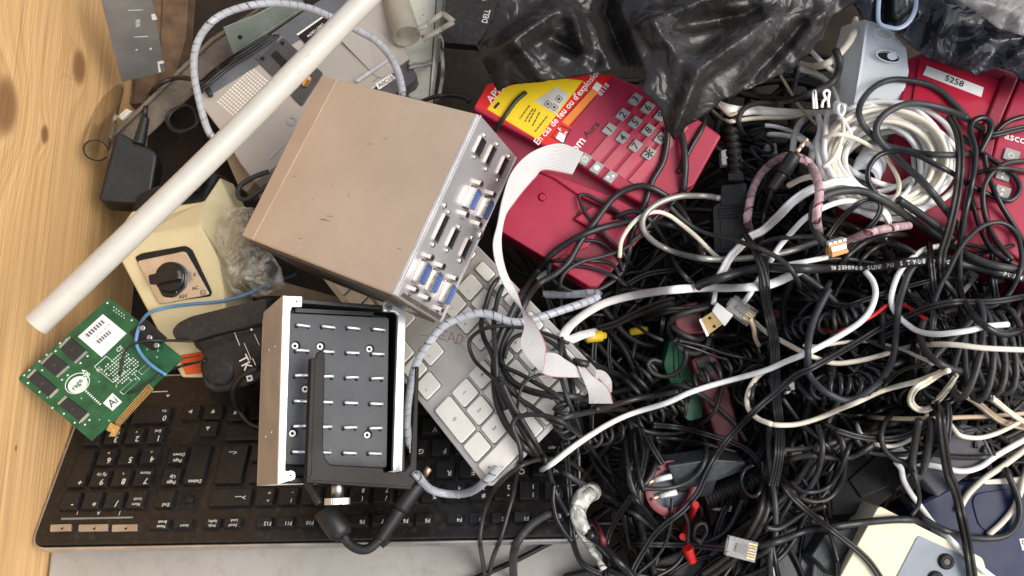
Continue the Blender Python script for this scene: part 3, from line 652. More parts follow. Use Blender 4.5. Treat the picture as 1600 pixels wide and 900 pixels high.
# ---- grey desk unit with perforated grille
f = fr3((303, 150, .135), (565, -12, .135), (400, 280, .13)); m = mat('pewter plastic', (.40, .365, .32), .38, .15, var=.08, vs=15, dust=.12); ms = mat('slate plastic', (.10, .105, .115), .45, dust=.15)
t = thing('desk_unit', 'grey desktop unit with dotted grille, black label and brass connector', 'device', f.M)
b = shell(f, [(303, 150, 0), (332, 128, 0), (567, -22, 0), (590, -34, 0), (640, 92, .0), (470, 230, 0), (398, 285, 0), (375, 255, 0), (345, 205, 0)], [(0, 1, 2, 3, 4, 5, 6, 7, 8)], .03); b.build('body', m, t, bevel=.0012)
b = MB(); b.prism(f.poly([(318, 139), (360, 98), (560, -40), (590, -34), (560, 6), (330, 148)]), 0, .0012); b.build('slate_band', ms, t, bevel=.0004)
b = shell(f, [(640, 92, .002), (567, 28, .004), (530, 60, .004), (586, 118, .001), (597, 122, .001)], [(0, 1, 2, 3, 4)], .004); b.build('lid', m, t)
b = shell(f, [(637, 92, .0005), (652, 118, -.01), (648, 128, -.012), (610, 152, -.012), (580, 128, .0005)], [(0, 1, 2, 3, 4)], .03); b.build('front', mat('dark mauve plastic', (.09, .075, .085), .4), t, bevel=.0008)
b = MB(); b.prism(f.poly([(586, 131), (612, 116), (618, 122), (592, 140)], .001), .0, .001); s = b.build('name_plate', m_white, t); b = MB(); ptext(b, f, 'A0C10', .0055, (591, 134), (614, 121), .0013); b.build('lettering', m_print, s)
b = MB(); b.prism(f.poly([(556, 129), (612, 92), (614, 95), (560, 131)]), .0022, .005); b.build('bright_rim', m_alu, t)
b = MB(); q0 = rounded(f.poly([(400, 94), (442, 59), (506, 116), (472, 168)]), .003, 3); b.prism(q0, 0, .0018); REC = b.build('recess_cover', mat('dark grey cover', (.055, .053, .052), .5, dust=.1), t, bevel=.0006)
b = MB(); b.prism(f.poly([(400, 93), (441, 58), (443, 59.5), (402, 95)]), .0015, .0024); b.prism(f.poly([(425, 88), (433, 81), (452, 100), (444, 108)]), .0018, .0034, 1)  # steel strip along the cover edge stands in for its edge highlight
for px, py in ((411, 93), (442, 69)): q = f.L(px, py); b.prism(disc(q.x, q.y, .002), .0018, .0021, 2)
b.build('fittings_edge_glint', [m_steel, m_dark, m_hole], REC)
a, c = f.L(476, 132, .002), f.L(483, 122, .013); b = MB(); b.lathe(a, c, [(0, .0034), (.25, .0034), (.26, .0026), (.9, .0026), (1, .0018)], 14); b.build('brass_connector', m_gold, t)
b = MB()
u0, u1, v0 = (341, 159), (394, 107), (417, 127)
for i in range(15):
    for j in range(8):
        if i + j < 3 and i < 2 and j > 5: continue
        px = u0[0] + (u1[0]-u0[0])*i/14 + (v0[0]-u1[0])*j/7; py = u0[1] + (u1[1]-u0[1])*i/14 + (v0[1]-u1[1])*j/7
        q = f.L(px, py); b.prism(disc(q.x, q.y, .0010, 6), .0, .0002)
b.build('grille', mat('bright grille dot', (.75, .7, .6), .4), t)
b = MB(); b.prism(f.poly([(465, 56), (508, 26), (520, 40), (478, 70)]), .0012, .0016); b.prism(f.poly([(464, 55), (507, 25), (508, 27), (466, 57)]), .0012, .002, 1); ptext(b, f, 'L60710694', .0042, (512, 33), (474, 62), .0018, 1); b.build('label', [m_hole, m_white], t)
b = MB(); b.ring(disc(*f.L(456, 190)[:2], .0042), disc(*f.L(456, 190)[:2], .0032), 0, .0012); b.prism(f.poly([(418, 248), (440, 228), (442, 230), (421, 251)]), 0, .001); b.build('clip_ring', m_steel, t)
# small beige box corner below the unit
f = fr3((365, 250, .10), (400, 290, .10), (350, 280, .10)); b = MB(); b.prism(f.poly([(352, 244), (368, 234), (405, 280), (385, 300), (372, 290)]), -.03, 0); tag(b.build('beige_box', mat('beige plastic', (.38, .30, .2), .5, dust=.2), mw=f.M, bevel=.001), 'small beige plastic box showing between the ivory switch box and the desk unit', 'box')

# ---- ivory switch box
f = fr3((185, 405, .15), (311, 353, .16), (281, 586, .14)); m_iv = mat('ivory enamel', (.60, .52, .31), .38, var=.06, vs=14, dust=.12, dustc=(.2, .15, .08))
t = thing('switch_box', 'ivory metal switch box with a black rotary knob on a silver plate', 'switch', f.M)
Vv = [(183, 398, .0), (220, 373, .0), (311, 353, 0), (339, 408, 0), (352, 480, 0), (345, 590, 0), (283, 590, 0), (228, 483, 0),
      (180, 366, -.012), (205, 330, -.016), (318, 314, -.016), (343, 276, -.03), (368, 326, -.03), (375, 440, -.03)]
b = shell(f, Vv, [(0, 1, 2, 3, 4, 5, 6, 7), (0, 8, 9, 10, 2, 1), (2, 10, 11, 12), (2, 12, 13, 4, 3)], .06); b.build('housing', m_iv, t, bevel=.0022, seg=3, angle=12)
b = shell(f, [(203, 342, -.0165), (214, 306, -.024), (240, 292, -.024), (333, 268, -.026), (341, 274, -.028), (318, 314, -.0155), (268, 326, -.0155)], [(0, 1, 2, 3, 4, 5, 6)], .05); b.build('top_recess', m_dark, t, bevel=.0008)
b = shell(f, [(288, 304, -.013), (308, 278, -.017), (322, 276, -.017), (310, 298, -.013)], [(0, 1, 2, 3)], .03); b.build('socket', m_blackg, t)
H_ = .0
b = MB(); b.prism(rounded(f.poly([(212, 402), (222, 396), (291, 384), (301, 390), (332, 456), (330, 463), (256, 473), (247, 469)]), .002, 3), 0, .0016); b.build('gasket', m_dark, t, bevel=.0005)
b = MB(); b.prism(rounded(f.poly([(214, 408), (290, 392), (328, 460), (249, 476)], .003), .003, 3), .0016, .0032); PL = b.build('dial_plate', mat('satin dial plate', (.62, .57, .5), .25, .85, dust=.12), t, bevel=.0004)
b = MB()
for s, px, py in (('0', 304, 429), ('AC', 305, 450), ('ASV', 286, 463)): q = f.L(px, py, .0033); b.text(s, .0042, q.x, q.y, .0034, f.ang((250, 470), (322, 458)))
q = f.L(317, 457, .0033); b.ring(disc(q.x, q.y, .0024), disc(q.x, q.y, .0019), .0032, .0034); b.text('h', .003, q.x, q.y, .0034); b.build('lettering', m_print, PL)
q = f.L(268, 434, .004); b = MB(); b.lathe((q.x, q.y, .003), (q.x, q.y, .0085), [(0, .0135), (.75, .0132), (.9, .0125), (1, .011)], 28)
a_ = f.ang((245, 436), (283, 428)); b.prism(rounded(rect(q.x - .001, q.y + .0002, .025, .0085, a_), .002), .0085, .0165); b.prism(rounded([(q.x - .0135, q.y), (q.x - .012, q.y - .0125), (q.x - .004, q.y - .0165), (q.x + .009, q.y - .0115), (q.x + .0135, q.y - .002)], .003), .003, .0062)
KN = b.build('knob', m_blackg, t, bevel=.0008)
b = MB(); q2 = f.L(276, 453, .0065); b.sheet([(q2.x - .002, q2.y + .0018), (q2.x + .0025, q2.y + .0008), (q2.x - .001, q2.y - .0022)], .0064); q2 = f.L(262, 455, .0065); b.prism(disc(q2.x, q2.y, .0014), .0062, .0066); b.build('pointer', m_white, KN)
b = MB(); b.prism(f.poly([(278, 556), (317, 549), (320, 583), (291, 586)]), 0, .0004); LB = b.build('orange_label', mat('orange red sticker', (.62, .10, .02), .5), t)
b = MB(); b.sheet(f.poly([(285, 560), (313, 555), (313, 556), (285, 561)]), .0006); b.sheet(f.poly([(287, 568), (316, 563), (316, 564), (287, 569)]), .0006); b.build('label_lines', m_print, LB)

# ---- graphics card
f = fr3((28, 592, .185), (173, 463, .185), (143, 689, .178)); m_pcb = mat('green solder mask', (.010, .078, .028), .32, var=.35, vs=90, spec=.6)
t = thing('circuit_board', 'green graphics card with white barcode label and gold edge fingers', 'circuit board', f.M)
b = MB(); b.prism(f.poly([(28, 592), (171, 465), (286, 560), (262, 583), (240, 604), (143, 689)]), -.0016, 0); b.build('board', m_pcb, t)
m_fin = mat('dull gold fingers', (.55, .33, .10), .35, .7, bump=.6, bs=900)
b = MB(); b.prism(f.poly([(186, 667), (240, 608), (232, 600), (179, 660)]), -.0014, .0003); b.prism(f.poly([(166, 672), (173, 660), (188, 668), (181, 682), (170, 682), (174, 676)]), -.0014, .0003)
for k in range(26):
    t_ = k/26; b.prism(f.poly([(187 + 52*t_, 666 - 58*t_), (188 + 52*t_, 665 - 58*t_), (181 + 52*t_, 658.5 - 58*t_), (180 + 52*t_, 659.5 - 58*t_)]), .0003, .0004, 1)
b.build('edge_connector', [m_fin, m_print], t)
m_chip = mat('chip epoxy', (.018, .017, .018), .5, var=.1); m_pin = mat('solder pins', (.46, .44, .39), .4, .3)
for quad in ([(95, 545), (112, 528), (135, 548), (116, 566)], [(67, 570), (84, 553), (107, 571), (88, 588)], [(45, 592), (58, 579), (90, 607), (77, 620)], [(93, 633), (106, 621), (138, 645), (125, 658)]):
    q = f.poly(quad); cx = sum(a for a, _ in q)/4; cy = sum(c for _, c in q)/4
    ch = MB(); ch.prism(q, .0003, .0018, inset=.0002); CH = ch.build('memory_chip', m_chip, t)
    d = MB(); e = [Vector(p) for p in q]; u = (e[1] - e[0]).normalized(); v = (e[3] - e[0]).normalized()
    for s_, n_ in (((e[0], e[1], -v), 14), ((e[3], e[2], v), 14)):
        d = MB()
        for k in range(n_):
            c_ = s_[0].lerp(s_[1], (k + .5)/n_) + s_[2]*.0007; d.box(c_.x, c_.y, .0006, .00045, .0026, .0007, 0, math.atan2(v.y, v.x) - math.pi/2)
        d.build('pin_row', m_pin, CH)
    d = MB(); d.text('D9', .002, cx, cy, .0019, f.ang((45, 592), (28, 610)) + math.pi); d.build('chip_mark', mat('faint grey print', (.09, .09, .09), .5), CH)
b = MB(); b.prism(f.poly([(122, 526), (161, 491), (198, 521), (159, 558)]), 0, .0003); LAB = b.build('barcode_label', mat('white paper', (.72, .72, .7), .6), t)
b = MB()
def bars(p0, p1, dn, n):
    for k in range(n):
        t_ = (k + (.3 if (k * 7) % 3 else 0))/n; wd = .35 + .3*((k * 5) % 3); a = (p0[0] + (p1[0]-p0[0])*t_, p0[1] + (p1[1]-p0[1])*t_)
        ux_, uy_ = (p1[0]-p0[0])/n, (p1[1]-p0[1])/n
        b.sheet(f.poly([a, (a[0] + ux_*wd, a[1] + uy_*wd), (a[0] + ux_*wd + dn[0], a[1] + uy_*wd + dn[1]), (a[0] + dn[0], a[1] + dn[1])]), .0005)
bars((132, 524), (160, 499), (5.5, 4.5), 22); bars((149, 534), (170, 516), (5, 4.5), 18)
[b.sheet(f.poly([(150 + k*6, 527 - k*6), (153.5 + k*6, 523.5 - k*6), (154.2 + k*6, 524.2 - k*6), (150.7 + k*6, 527.7 - k*6)]), .0005) for k in range(4)]; b.build('print', mat('grey barcode print', (.10, .10, .10), .6), LAB)
m_silk = mat('white silkscreen', (.62, .66, .6), .6)
b = MB(); c = f.L(121, 599); a_ = f.ang((112, 612), (132, 590))
b.ring(disc(c.x, c.y, .0078, 28, .0098, a_ + 1.2), disc(c.x, c.y, .0072, 28, .0092, a_ + 1.2), 0, .0002); b.prism(disc(c.x - .0004, c.y - .001, .0062, 24, .0078, a_ + 1.2), 0, .00015)
d = f.L(134, 588); b.text('128', .0055, d.x, d.y, .0003, a_); d = f.L(131, 580); b.text('A', .005, d.x, d.y, .0003, a_)
for pts in ([(147, 573), (166, 556), (196, 580), (177, 598)], [(187, 612), (214, 588), (219, 593), (193, 617)], [(216, 580), (232, 566), (236, 571), (222, 586)]):
    q = f.poly(pts); cx = sum(x for x, _ in q)/4; cy = sum(y for _, y in q)/4; b.ring(q, [(cx + (x - cx)*.95, cy + (y - cy)*.95) for x, y in q], 0, .0002)
rr = random.Random(4)
for r_ in range(9):
    for k in range(12):
        px = 158 + r_*3.6 + k*3.1; py = 578 + r_*2.9 - k*2.7
        if px > 150 + 70 or rr.random() < .12: continue
        b.sheet(f.poly([(px, py), (px + 1.6, py - 1.4), (px + 3, py - .2), (px + 1.4, py + 1.3)]), .0002)
for k in range(9): px, py = 133 + k*2.7, 612 + k*2.5; b.sheet(f.poly([(px, py), (px + 2.6, py - 2.2), (px + 4, py - 1), (px + 1.3, py + 1.3)]), .0002)
for px, py in ((168, 473), (206, 500), (104, 530), (94, 536), (87, 548), (73, 554), (62, 564), (46, 578), (38, 586), (126, 567), (137, 556), (106, 586), (97, 593), (62, 612), (82, 637), (100, 646), (117, 660), (133, 663), (140, 656), (44, 598), (66, 578)):
    b.sheet(f.poly([(px - 2, py + 1), (px, py - 1.4), (px + 2, py), (px, py + 2.2)]), .0002)
for k in range(10): px, py = 178 + (k % 5)*4 , 480 + (k % 5)*3 + (k // 5)*5; b.prism(disc(*f.L(px, py)[:2], .0005, 6), 0, .0002)
for k in range(60):
    px, py = rr.uniform(40, 250), rr.uniform(480, 680); u_ = (px - 28)*.66 + (py - 592)*-.75; q = f.L(px, py)
    if -129*(px-28)/145 + 592 < py + 6 and (py - 592) < 97*(px - 28)/115 - 4 and (py - 689) < -129*(px - 143)/145 - 6 and not (118 < px < 202 and 488 < py < 560) and not (px + py < 668 and px - py > -560 and px < 150): b.box(q.x, q.y, .0001, rr.uniform(.0006, .002), .0005, .0002, 0, f.ang((0, 0), (10, -9)) + rr.choice((0, 1.57)))
b.sheet(f.poly([(161, 630), (176, 614), (191, 628), (176, 642)]), .00022); b.text('CE', .0045, *f.L(187, 545)[:2], .0003, a_ - 0.1); b.text('FC', .0035, *f.L(155, 577)[:2], .0003, a_)
b.build('silkscreen', m_silk, t)
b = MB(); b.text('rage', .0058, c.x - .0004, c.y - .0015, .0004, a_); d = f.L(176, 628); b.text('Ai', .0085, d.x, d.y, .0004, a_ - .15); b.build('logo_print', mat('dark green print', (.01, .06, .025), .5), t)
b = MB(); b.prism(f.poly([(204, 521), (230, 500), (262, 528), (240, 548)]), .0, .004)
for px, py in ((225, 513), (236, 528), (247, 540)): q = f.L(px, py, .004); b.cyl((q.x, q.y, .004), (q.x, q.y, .008), .0022, n=10, mi=1)
b.build('socket_block', [m_dark, m_steel], t, bevel=.0004)

# ---- black power unit with TK lettering
f = fr3((290, 520, .17), (412, 490, .185), (330, 612, .16)); t = thing('power_unit', 'matt black hand-sized unit with white TK lettering beside the ivory box', 'power unit', f.M)
m_pu = mat('matt black housing', (.016, .015, .014), .5, bump=.2, bs=1500, dust=.12)
b = shell(f, [(295, 526, .006), (304, 544, .002), (315, 552, .001), (318, 566, .0), (314, 590, -.001), (319, 606, -.004), (336, 616, -.008), (360, 611, -.008), (384, 604, -.006), (425, 585, -.004), (425, 505, .008), (360, 518, .008), (310, 530, .007)], [tuple(range(13))], .04); b.build('body', m_pu, t, bevel=.003, seg=3)
b = MB(); b.prism(rounded(f.poly([(284, 514), (293, 502), (312, 492), (360, 480), (430, 463), (430, 500), (360, 517), (312, 531), (292, 529)]), .004, 4), .004, .016); b.build('end_cap', m_pu, t, bevel=.003, seg=3)
q = f.L(338, 575, .0); b = MB(); b.lathe((q.x, q.y, -.006), (q.x, q.y, .0018), [(0, .016), (.55, .0145), (.75, .011), (.85, .006), (.9, .0005)], 28); b.build('boss', m_pu, t)
H3 = .0072
f2 = fr3((318, 548, .178), (420, 525, .186), (345, 600, .172))
b = MB(); b2 = MB()
for p, q_, wd in (((366, 520), (374, 540), 1), ((381, 536), (392, 562), .8), ((397, 522), (405, 540), .8), ((394, 560), (399, 571), 1.2)):
    n_ = (wd, -.3); b.sheet(f.poly([p, q_, (q_[0] + n_[0], q_[1] + n_[1]), (p[0] + n_[0], p[1] + n_[1])], H3), H3)
ptext(b, f, 'TK', .0115, (380, 560), (387, 574), H3, 0, .85); b.ring(rect(*f.L(390, 591, H3)[:2], .005, .0045), rect(*f.L(390, 591, H3)[:2], .0025, .002), H3, H3 + .0002); b.prism(disc(*f.L(393, 515, H3)[:2], .001, 10), H3, H3 + .0002)
b.build('lettering', m_white, t)

# ---- centre red telephone
f = fr3((738, 170, .205), (958, 118, .205), (930, 452, .185)); t = thing('desk_telephone', 'red telephone with round-the-clock hazard sticker and grey keys in the middle of the heap', 'telephone', f.M)
t['label'] = 'red telephone with yellow hazard sticker and grey number keys, between champagne box and cables'
b = MB(); b.prism(f.poly([(742, 176), (958, 119), (1126, 214), (1083, 294), (1000, 374), (932, 452), (862, 410), (850, 403), (776, 360), (792, 300), (800, 262), (760, 205)], -.013), -.055, -.013); b.build('base', m_redd, t, bevel=.0015)
b = MB(); b.prism(f.poly([(739, 171), (760, 131), (800, 122), (958, 116), (1060, 163), (1128, 212), (1085, 290), (1012, 324), (965, 297), (905, 257), (847, 228)]), -.018, 0, inset=.0); b.build('faceplate', m_red, t, bevel=.0022, seg=3)
b = MB(); b.prism(f.poly([(777, 358), (800, 300), (838, 268), (866, 276), (903, 304), (906, 326), (896, 342), (932, 366), (918, 386), (866, 408), (850, 402)], -.009), -.014, -.009); b.build('cradle', m_red, t, bevel=.001)
b = MB(); b.prism(f.poly([(838, 266), (868, 272), (960, 308), (1002, 330), (990, 345), (905, 306), (866, 279)], -.006), -.014, -.006); b.build('cradle_rest', m_red, t, bevel=.0012); b = MB(); b.prism(f.poly([(897, 342), (925, 322), (975, 345), (1000, 372), (975, 402), (940, 366)], -.004), -.014, -.004); b.build('cradle_rest', m_red, t, bevel=.0012)
b = MB(); b.prism(f.poly([(862, 412), (884, 396), (955, 424), (932, 450), (920, 448)], -.002), -.03, -.002); b.build('cradle_rest', m_red, t, bevel=.0012)
q = f.L(847, 308, -.009); b = MB(); b.lathe((q.x, q.y, -.0092), (q.x, q.y, -.0078), [(0, .004), (1, .002)], 16); b.build('screw_boss', m_red, t)
uu, vv = np.array((20, -23))/30.5, np.array((20, 12.5))/23.6
for k, (cx, cy) in enumerate(((962, 212), (982, 224), (1003, 236), (1023, 248))):   # slanted ribs under the key rows
    a = np.array((cx, cy)) - uu*52 - vv*9; c = np.array((cx, cy)) + uu*70 - vv*9
    q = [f.L(*a, 0), f.L(*c, 0), f.L(*(c + vv*17), 0), f.L(*(a + vv*17), 0)]
    b = MB(); b.add([(q[0].x, q[0].y, .0016), (q[1].x, q[1].y, .0016), (q[2].x, q[2].y, .0001), (q[3].x, q[3].y, .0001), (q[0].x, q[0].y, -.001), (q[1].x, q[1].y, -.001), (q[2].x, q[2].y, -.001), (q[3].x, q[3].y, -.001)],
        [(0, 1, 2, 3), (0, 4, 5, 1), (3, 2, 6, 7), (0, 3, 7, 4), (1, 5, 6, 2)]); b.build('key_rib', m_red, t, recalc=True)
ka = f.ang((952, 202), (972, 179))
for s, cx, cy in (('3', 993, 155), ('6', 1012, 168), ('9', 1033, 180), ('2', 973, 179), ('5', 992.5, 191), ('8', 1013, 203), ('0', 1032.5, 216), ('1', 952, 202), ('4', 973, 215), ('7', 993, 228), ('*', 1014, 240), ('#', 1053, 193), ('O', 914, 249), ('o', 932.5, 262), ('x', 954, 276)):
    c = np.array((cx, cy)); q = f.poly([tuple(c + uu*a*10 + vv*e*8) for a, e in ((-1, -1), (1, -1), (1, 1), (-1, 1))], .002)
    b = MB(); b.prism(rounded(q, .0008, 2), -.001, .0026, inset=.0004); p = f.L(cx, cy, .0026)
    if s in '0123456789': b.text(s, .0085, p.x, p.y, .0027, ka, 1)
    elif s == '*': b.text('*', .016, p.x, p.y, .0027, ka, 1)
    elif s == '#': b.text('#', .008, p.x, p.y, .0027, ka, 1)
    elif s == 'O': b.ring(disc(p.x, p.y, .0024), disc(p.x, p.y, .0017), .0026, .0028, 2); b.box(p.x, p.y, .0027, .0062, .0005, .0002, 2, ka + .8)
    elif s == 'o': b.prism(disc(p.x, p.y, .0022), .0026, .0028, 2)
    else:
        for e in (-1, 1): b.sheet([(p.x + e*.0022 + .0016*math.cos(r_ + ka), p.y + .0016*math.sin(r_ + ka)) for r_ in (1.57, 3.67, 5.76)], .0028, 2)
    b.build('key', [m_keygrey, m_print, m_white], t, bevel=.0004)
m_sy = mat('yellow sticker', (.74, .52, .012), .4, var=.05); m_sr = mat('bright red sticker', (.62, .012, .008), .4, var=.05); m_so = mat('orange sticker band', (.72, .22, .03), .4); m_sg = mat('grey sticker box', (.45, .44, .4), .5)
b = MB(); b.prism(f.poly([(742, 167), (763, 131), (905, 117), (958, 116.8), (866, 233), (842, 221), (760, 174)]), 0, .0002); ST = b.build('hazard_sticker', m_sr, t)
b = MB(); b.sheet(f.poly([(761, 170.5), (840, 218), (911, 126), (850, 120), (788, 137)]), .0004); b.build('yellow_field', m_sy, ST)
b = MB(); b.sheet(f.poly([(878, 191), (888, 197), (934, 145), (926, 138)]), .0004); b.build('orange_band', m_so, ST)
b = MB(); b.sheet(f.poly([(835, 158), (868, 178), (890, 148), (870, 136)]), .00055); b.build('grey_box', m_sg, ST)
b = MB(); ptext(b, f, 'APPAREIL', .0088, (771, 149), (801, 115), .0005, 0, 1.0)
ptext(b, f, "En cas de feu ou d'explosion", .0078, (849, 212), (926, 122), .0005, 0, .9); ptext(b, f, '0118', .0058, (937, 147), (949, 132), .0005, 0)
b.sheet(f.poly([(925, 138), (934, 144), (941, 134), (932, 128)]), .0005); b.sheet(f.poly([(868, 216), (880, 224), (884, 212), (874, 206)]), .0006); b.build('white_lettering', m_white, ST)
b = MB(); ptext(b, f, 'Aura', .008, (913, 213), (934, 191), .0003)
for (p, q_, n_) in (((812, 186), (826, 167), 1), ((820, 190), (832, 172), 1), ((832, 197), (842, 178), 1), ((826, 191), (837, 171), 1), ((836, 206), (855, 182), 1), ((884, 181), (922, 140), 1), ((892, 197), (930, 152), 1)):
    L_ = f.ln(p, q_); a = f.ang(p, q_); c = f.L((p[0] + q_[0])/2, (p[1] + q_[1])/2); r2 = random.Random(int(p[0])); x = -L_/2
    while x < L_/2:
        w_ = r2.uniform(.0012, .0035); b.box(c.x + math.cos(a)*(x + w_/2), c.y + math.sin(a)*(x + w_/2), .0007, w_, .0008, .0001, 0, a); x += w_ + .0006
for cx, cy in ((856, 163), (866, 168), (873, 155)):
    q = f.L(cx, cy); b.ring(rect(q.x, q.y, .0048, .0048, a), rect(q.x, q.y, .004, .004, a), .0006, .0008); b.prism(disc(q.x, q.y, .0011, 8), .0006, .0008)
q = f.L(776, 165); b.box(q.x, q.y, .0006, .006, .0022, .0001, 0, ka); b.build('black_lettering', m_print, ST)
b = MB(); q = f.poly([(861, 214), (876, 196), (893, 203), (880, 225)]); c = f.L(877, 210); b.ring(q, [(c.x + (x - c.x)*.9, c.y + (y - c.y)*.9) for x, y in q], .0003, .0007); ptext(b, f, 'F', .005, (873, 204), (877, 199), .0007, 1); b.text('m', .004, *f.L(884, 208)[:2], .0007, ka, 1); b.build('pictogram', [m_print, m_white], ST)
b = MB(); ptext(b, f, 'ascom', .0105, (882, 254), (910, 220), .0003); b.build('maker_lettering', m_white, t)
b = MB(); b.sheet(f.poly([(1083, 210), (1084, 209), (1056, 262), (1055, 262)]), .0002); b.build('moulding_line', mat('pale red line', (.55, .12, .12), .5), t)

# ---- right red telephone
f = fr3((1405, 165, .20), (1580, 225, .205), (1430, 90, .20)); t = thing('desk_telephone', 'red telephone with white 5258 label at the right edge under black cables', 'telephone', f.M)
b = MB(); b.prism(f.poly([(1404, 168), (1418, 92), (1440, 82), (1520, 92), (1590, 116), (1680, 150), (1680, 520), (1592, 425), (1530, 398), (1470, 372), (1420, 334), (1340, 334), (1334, 292), (1398, 224)]), -.05, 0); b.build('base', m_red, t, bevel=.002)
b = MB(); b.prism(f.poly([(1436, 92), (1562, 128), (1534, 196), (1424, 160)]), 0, .002); b.build('label_window', mat('clear over red', (.42, .02, .045), .15, var=.08), t, bevel=.0008)
b = MB(); b.prism(f.poly([(1564, 118), (1590, 124), (1556, 205), (1532, 330), (1500, 330), (1530, 200)]), -.002, .005, inset=.001); b.build('cradle_ridge', m_redd, t, bevel=.0015)
b = MB(); b.prism(f.poly([(1592, 122), (1690, 158), (1690, 520), (1600, 416), (1545, 376), (1534, 300), (1558, 206)]), -.002, .004); FP = b.build('faceplate', m_red, t, bevel=.0015)
b = MB(); b.prism(f.poly([(1448, 103), (1537, 137), (1533, 152), (1442, 117)], .002), .002, .0024); LB = b.build('number_label', mat('label white', (.74, .74, .72), .5), t); b = MB(); ptext(b, f, '5258', .0075, (1477, 121), (1506, 132), .0026, 0, 1.05); b.build('digits', m_print, LB)
b = MB(); ptext(b, f, 'ascom', .0095, (1575, 214), (1612, 224), .0044); b.build('maker_lettering', m_white, FP)
for cx, cy, s in ((1580, 243, 1.1), (1567, 274, 1), (1566, 300, 1.1)):
    c = np.array((cx, cy)); U2, V2 = np.array((.94, .3)), np.array((-.3, .95)); q = f.poly([tuple(c + U2*a*11*s + V2*e*8*s) for a, e in ((-1, -1), (1, -1), (1, 1), (-1, 1))], .005)
    b = MB(); b.prism(rounded(q, .0008, 2), .003, .006); p = f.L(cx, cy, .006)
    if cy == 243: b.ring(disc(p.x, p.y, .0024), disc(p.x, p.y, .0018), .006, .0062, 1)
    else:
        for e in (-1, 1): b.sheet([(p.x + .0016*math.cos(r_), p.y + e*.002 + .0016*math.sin(r_)) for r_ in (1.57, 3.67, 5.76)], .0062, 1)
    b.build('key', [m_keygrey, m_white], FP, bevel=.0004)

# ---- grey junction box and conduit coupling
m_jb = mat('light grey ABS', (.68, .72, .74), .4, var=.04, vs=12, dust=.08); f = fr3((1345, 100, .205), (1421, 112, .205), (1330, 178, .19)); t = thing('junction_box', 'light grey plastic junction box with oval knockouts below the bags', 'junction box', f.M)
b = shell(f, [(1353, 30, -.006), (1378, 33, -.012), (1417, 74, 0), (1421, 112, 0), (1410, 160, 0), (1402, 230, -.004), (1322, 220, -.004), (1345, 100, 0), (1332, 34, -.02), (1322, 72, -.02), (1310, 150, -.02), (1300, 215, -.02)], [(0, 1, 2, 3, 4, 5, 6, 7), (0, 7, 6, 11, 10, 9, 8)], .05); b.build('box', m_jb, t, bevel=.0015, angle=15)
b = MB()
b.prism(f.poly([(1352, 36), (1356, 36), (1347, 100), (1334, 178), (1330, 178), (1343, 100)], .0), .0002, .0022)
for cx, cy, rx, ry in ((1388, 88, 22, 10), (1381, 53, 18, 9), (1372, 166, 21, 15)):
    q = f.L(cx, cy); b.ring(disc(q.x, q.y, rx*.00048, 26, ry*.00048, -.1), disc(q.x, q.y, (rx - 2.5)*.00048, 26, (ry - 2)*.00048, -.1), 0, .0012)
b.build('ribs', m_jb, t, bevel=.0003)
b = MB(); q = f.L(1387, 90); b.prism(disc(q.x, q.y, .0088, 24, .0034, -.1), .0001, .0003); b.build('opening', m_hole, t)
b = MB(); q = f.L(1394, 88); b.prism(disc(q.x, q.y, .0042, 16, .0030, -.1), .0003, .0006); b.build('inner_wall', m_jb, t)
a, c = P(1350, 280, .215), P(1375, 222, .16); b = MB(); r0 = .0115; b.lathe(a, c, [(0, r0), (.3, r0), (.31, r0*1.06), (.36, r0*1.06), (.37, r0), (1, r0)], 30, 0, False); b.lathe(a, c, [(.5, r0*.72), (0, r0*.72)], 30, 0, False); b.lathe(a, c, [(0, r0*.72), (0, r0)], 30, 0, False); b.lathe(a, c, [(.5, 0.0001), (.5, r0*.72)], 30, 1, False)
tag(b.build('conduit_coupling', [m_jb, m_hole], center=True), 'light grey round conduit coupling inside the white cable coil', 'coupling')

# ---- cream device, navy case, dark adapters, framed panel at the lower right
f = fr3((1374, 791, .185), (1510, 860, .185), (1314, 900, .18)); t = thing('desk_device', 'cream plastic device with a grey panel and round buttons at the bottom edge', 'device', f.M)
b = MB(); b.prism(rounded(f.poly([(1373, 790), (1536, 872), (1560, 960), (1270, 980)]), .003), -.04, 0); b.build('case', mat('cream plastic', (.70, .66, .46), .42, var=.05, vs=14, dust=.1), t, bevel=.003, seg=3)
b = MB(); b.prism(rounded(f.poly([(1434, 836), (1513, 872), (1535, 960), (1370, 960)]), .003), 0, .0008); GP = b.build('grey_panel', mat('slate grey panel', (.22, .25, .28), .42, dust=.1), t, bevel=.0003)
for cx, cy in ((1477, 877), (1461, 904)):
    q = f.L(cx, cy); b = MB(); b.lathe((q.x, q.y, .0006), (q.x, q.y, .0028), [(0, .006), (.6, .0058), (1, .005)], 24); b.ring(disc(q.x, q.y, .0045), disc(q.x, q.y, .003), .0028, .0034); b.prism(disc(q.x, q.y, .0024), .0028, .0032, 1); b.build('button', [m_dark, m_blackg], GP, bevel=.0002)
f = fr3((1440, 790, .15), (1600, 756, .15), (1540, 900, .15)); t = thing('navy_case', 'navy blue plastic case with a cream rim at the right bottom corner', 'case', f.M)
m_nv = mat('navy plastic', (.004, .011, .048), .42, var=.2, dust=.01, spec=.3); b = MB(); b.prism(f.poly([(1425, 790), (1500, 752), (1700, 745), (1700, 980), (1535, 980)]), -.05, 0); b.build('body', m_nv, t, bevel=.003)
b = MB(); b.prism(rounded(f.poly([(1515, 772), (1585, 762), (1600, 800), (1590, 835), (1530, 830)]), .01, 5), 0, .001); b.build('raised_panel', m_nv, t, bevel=.0008)
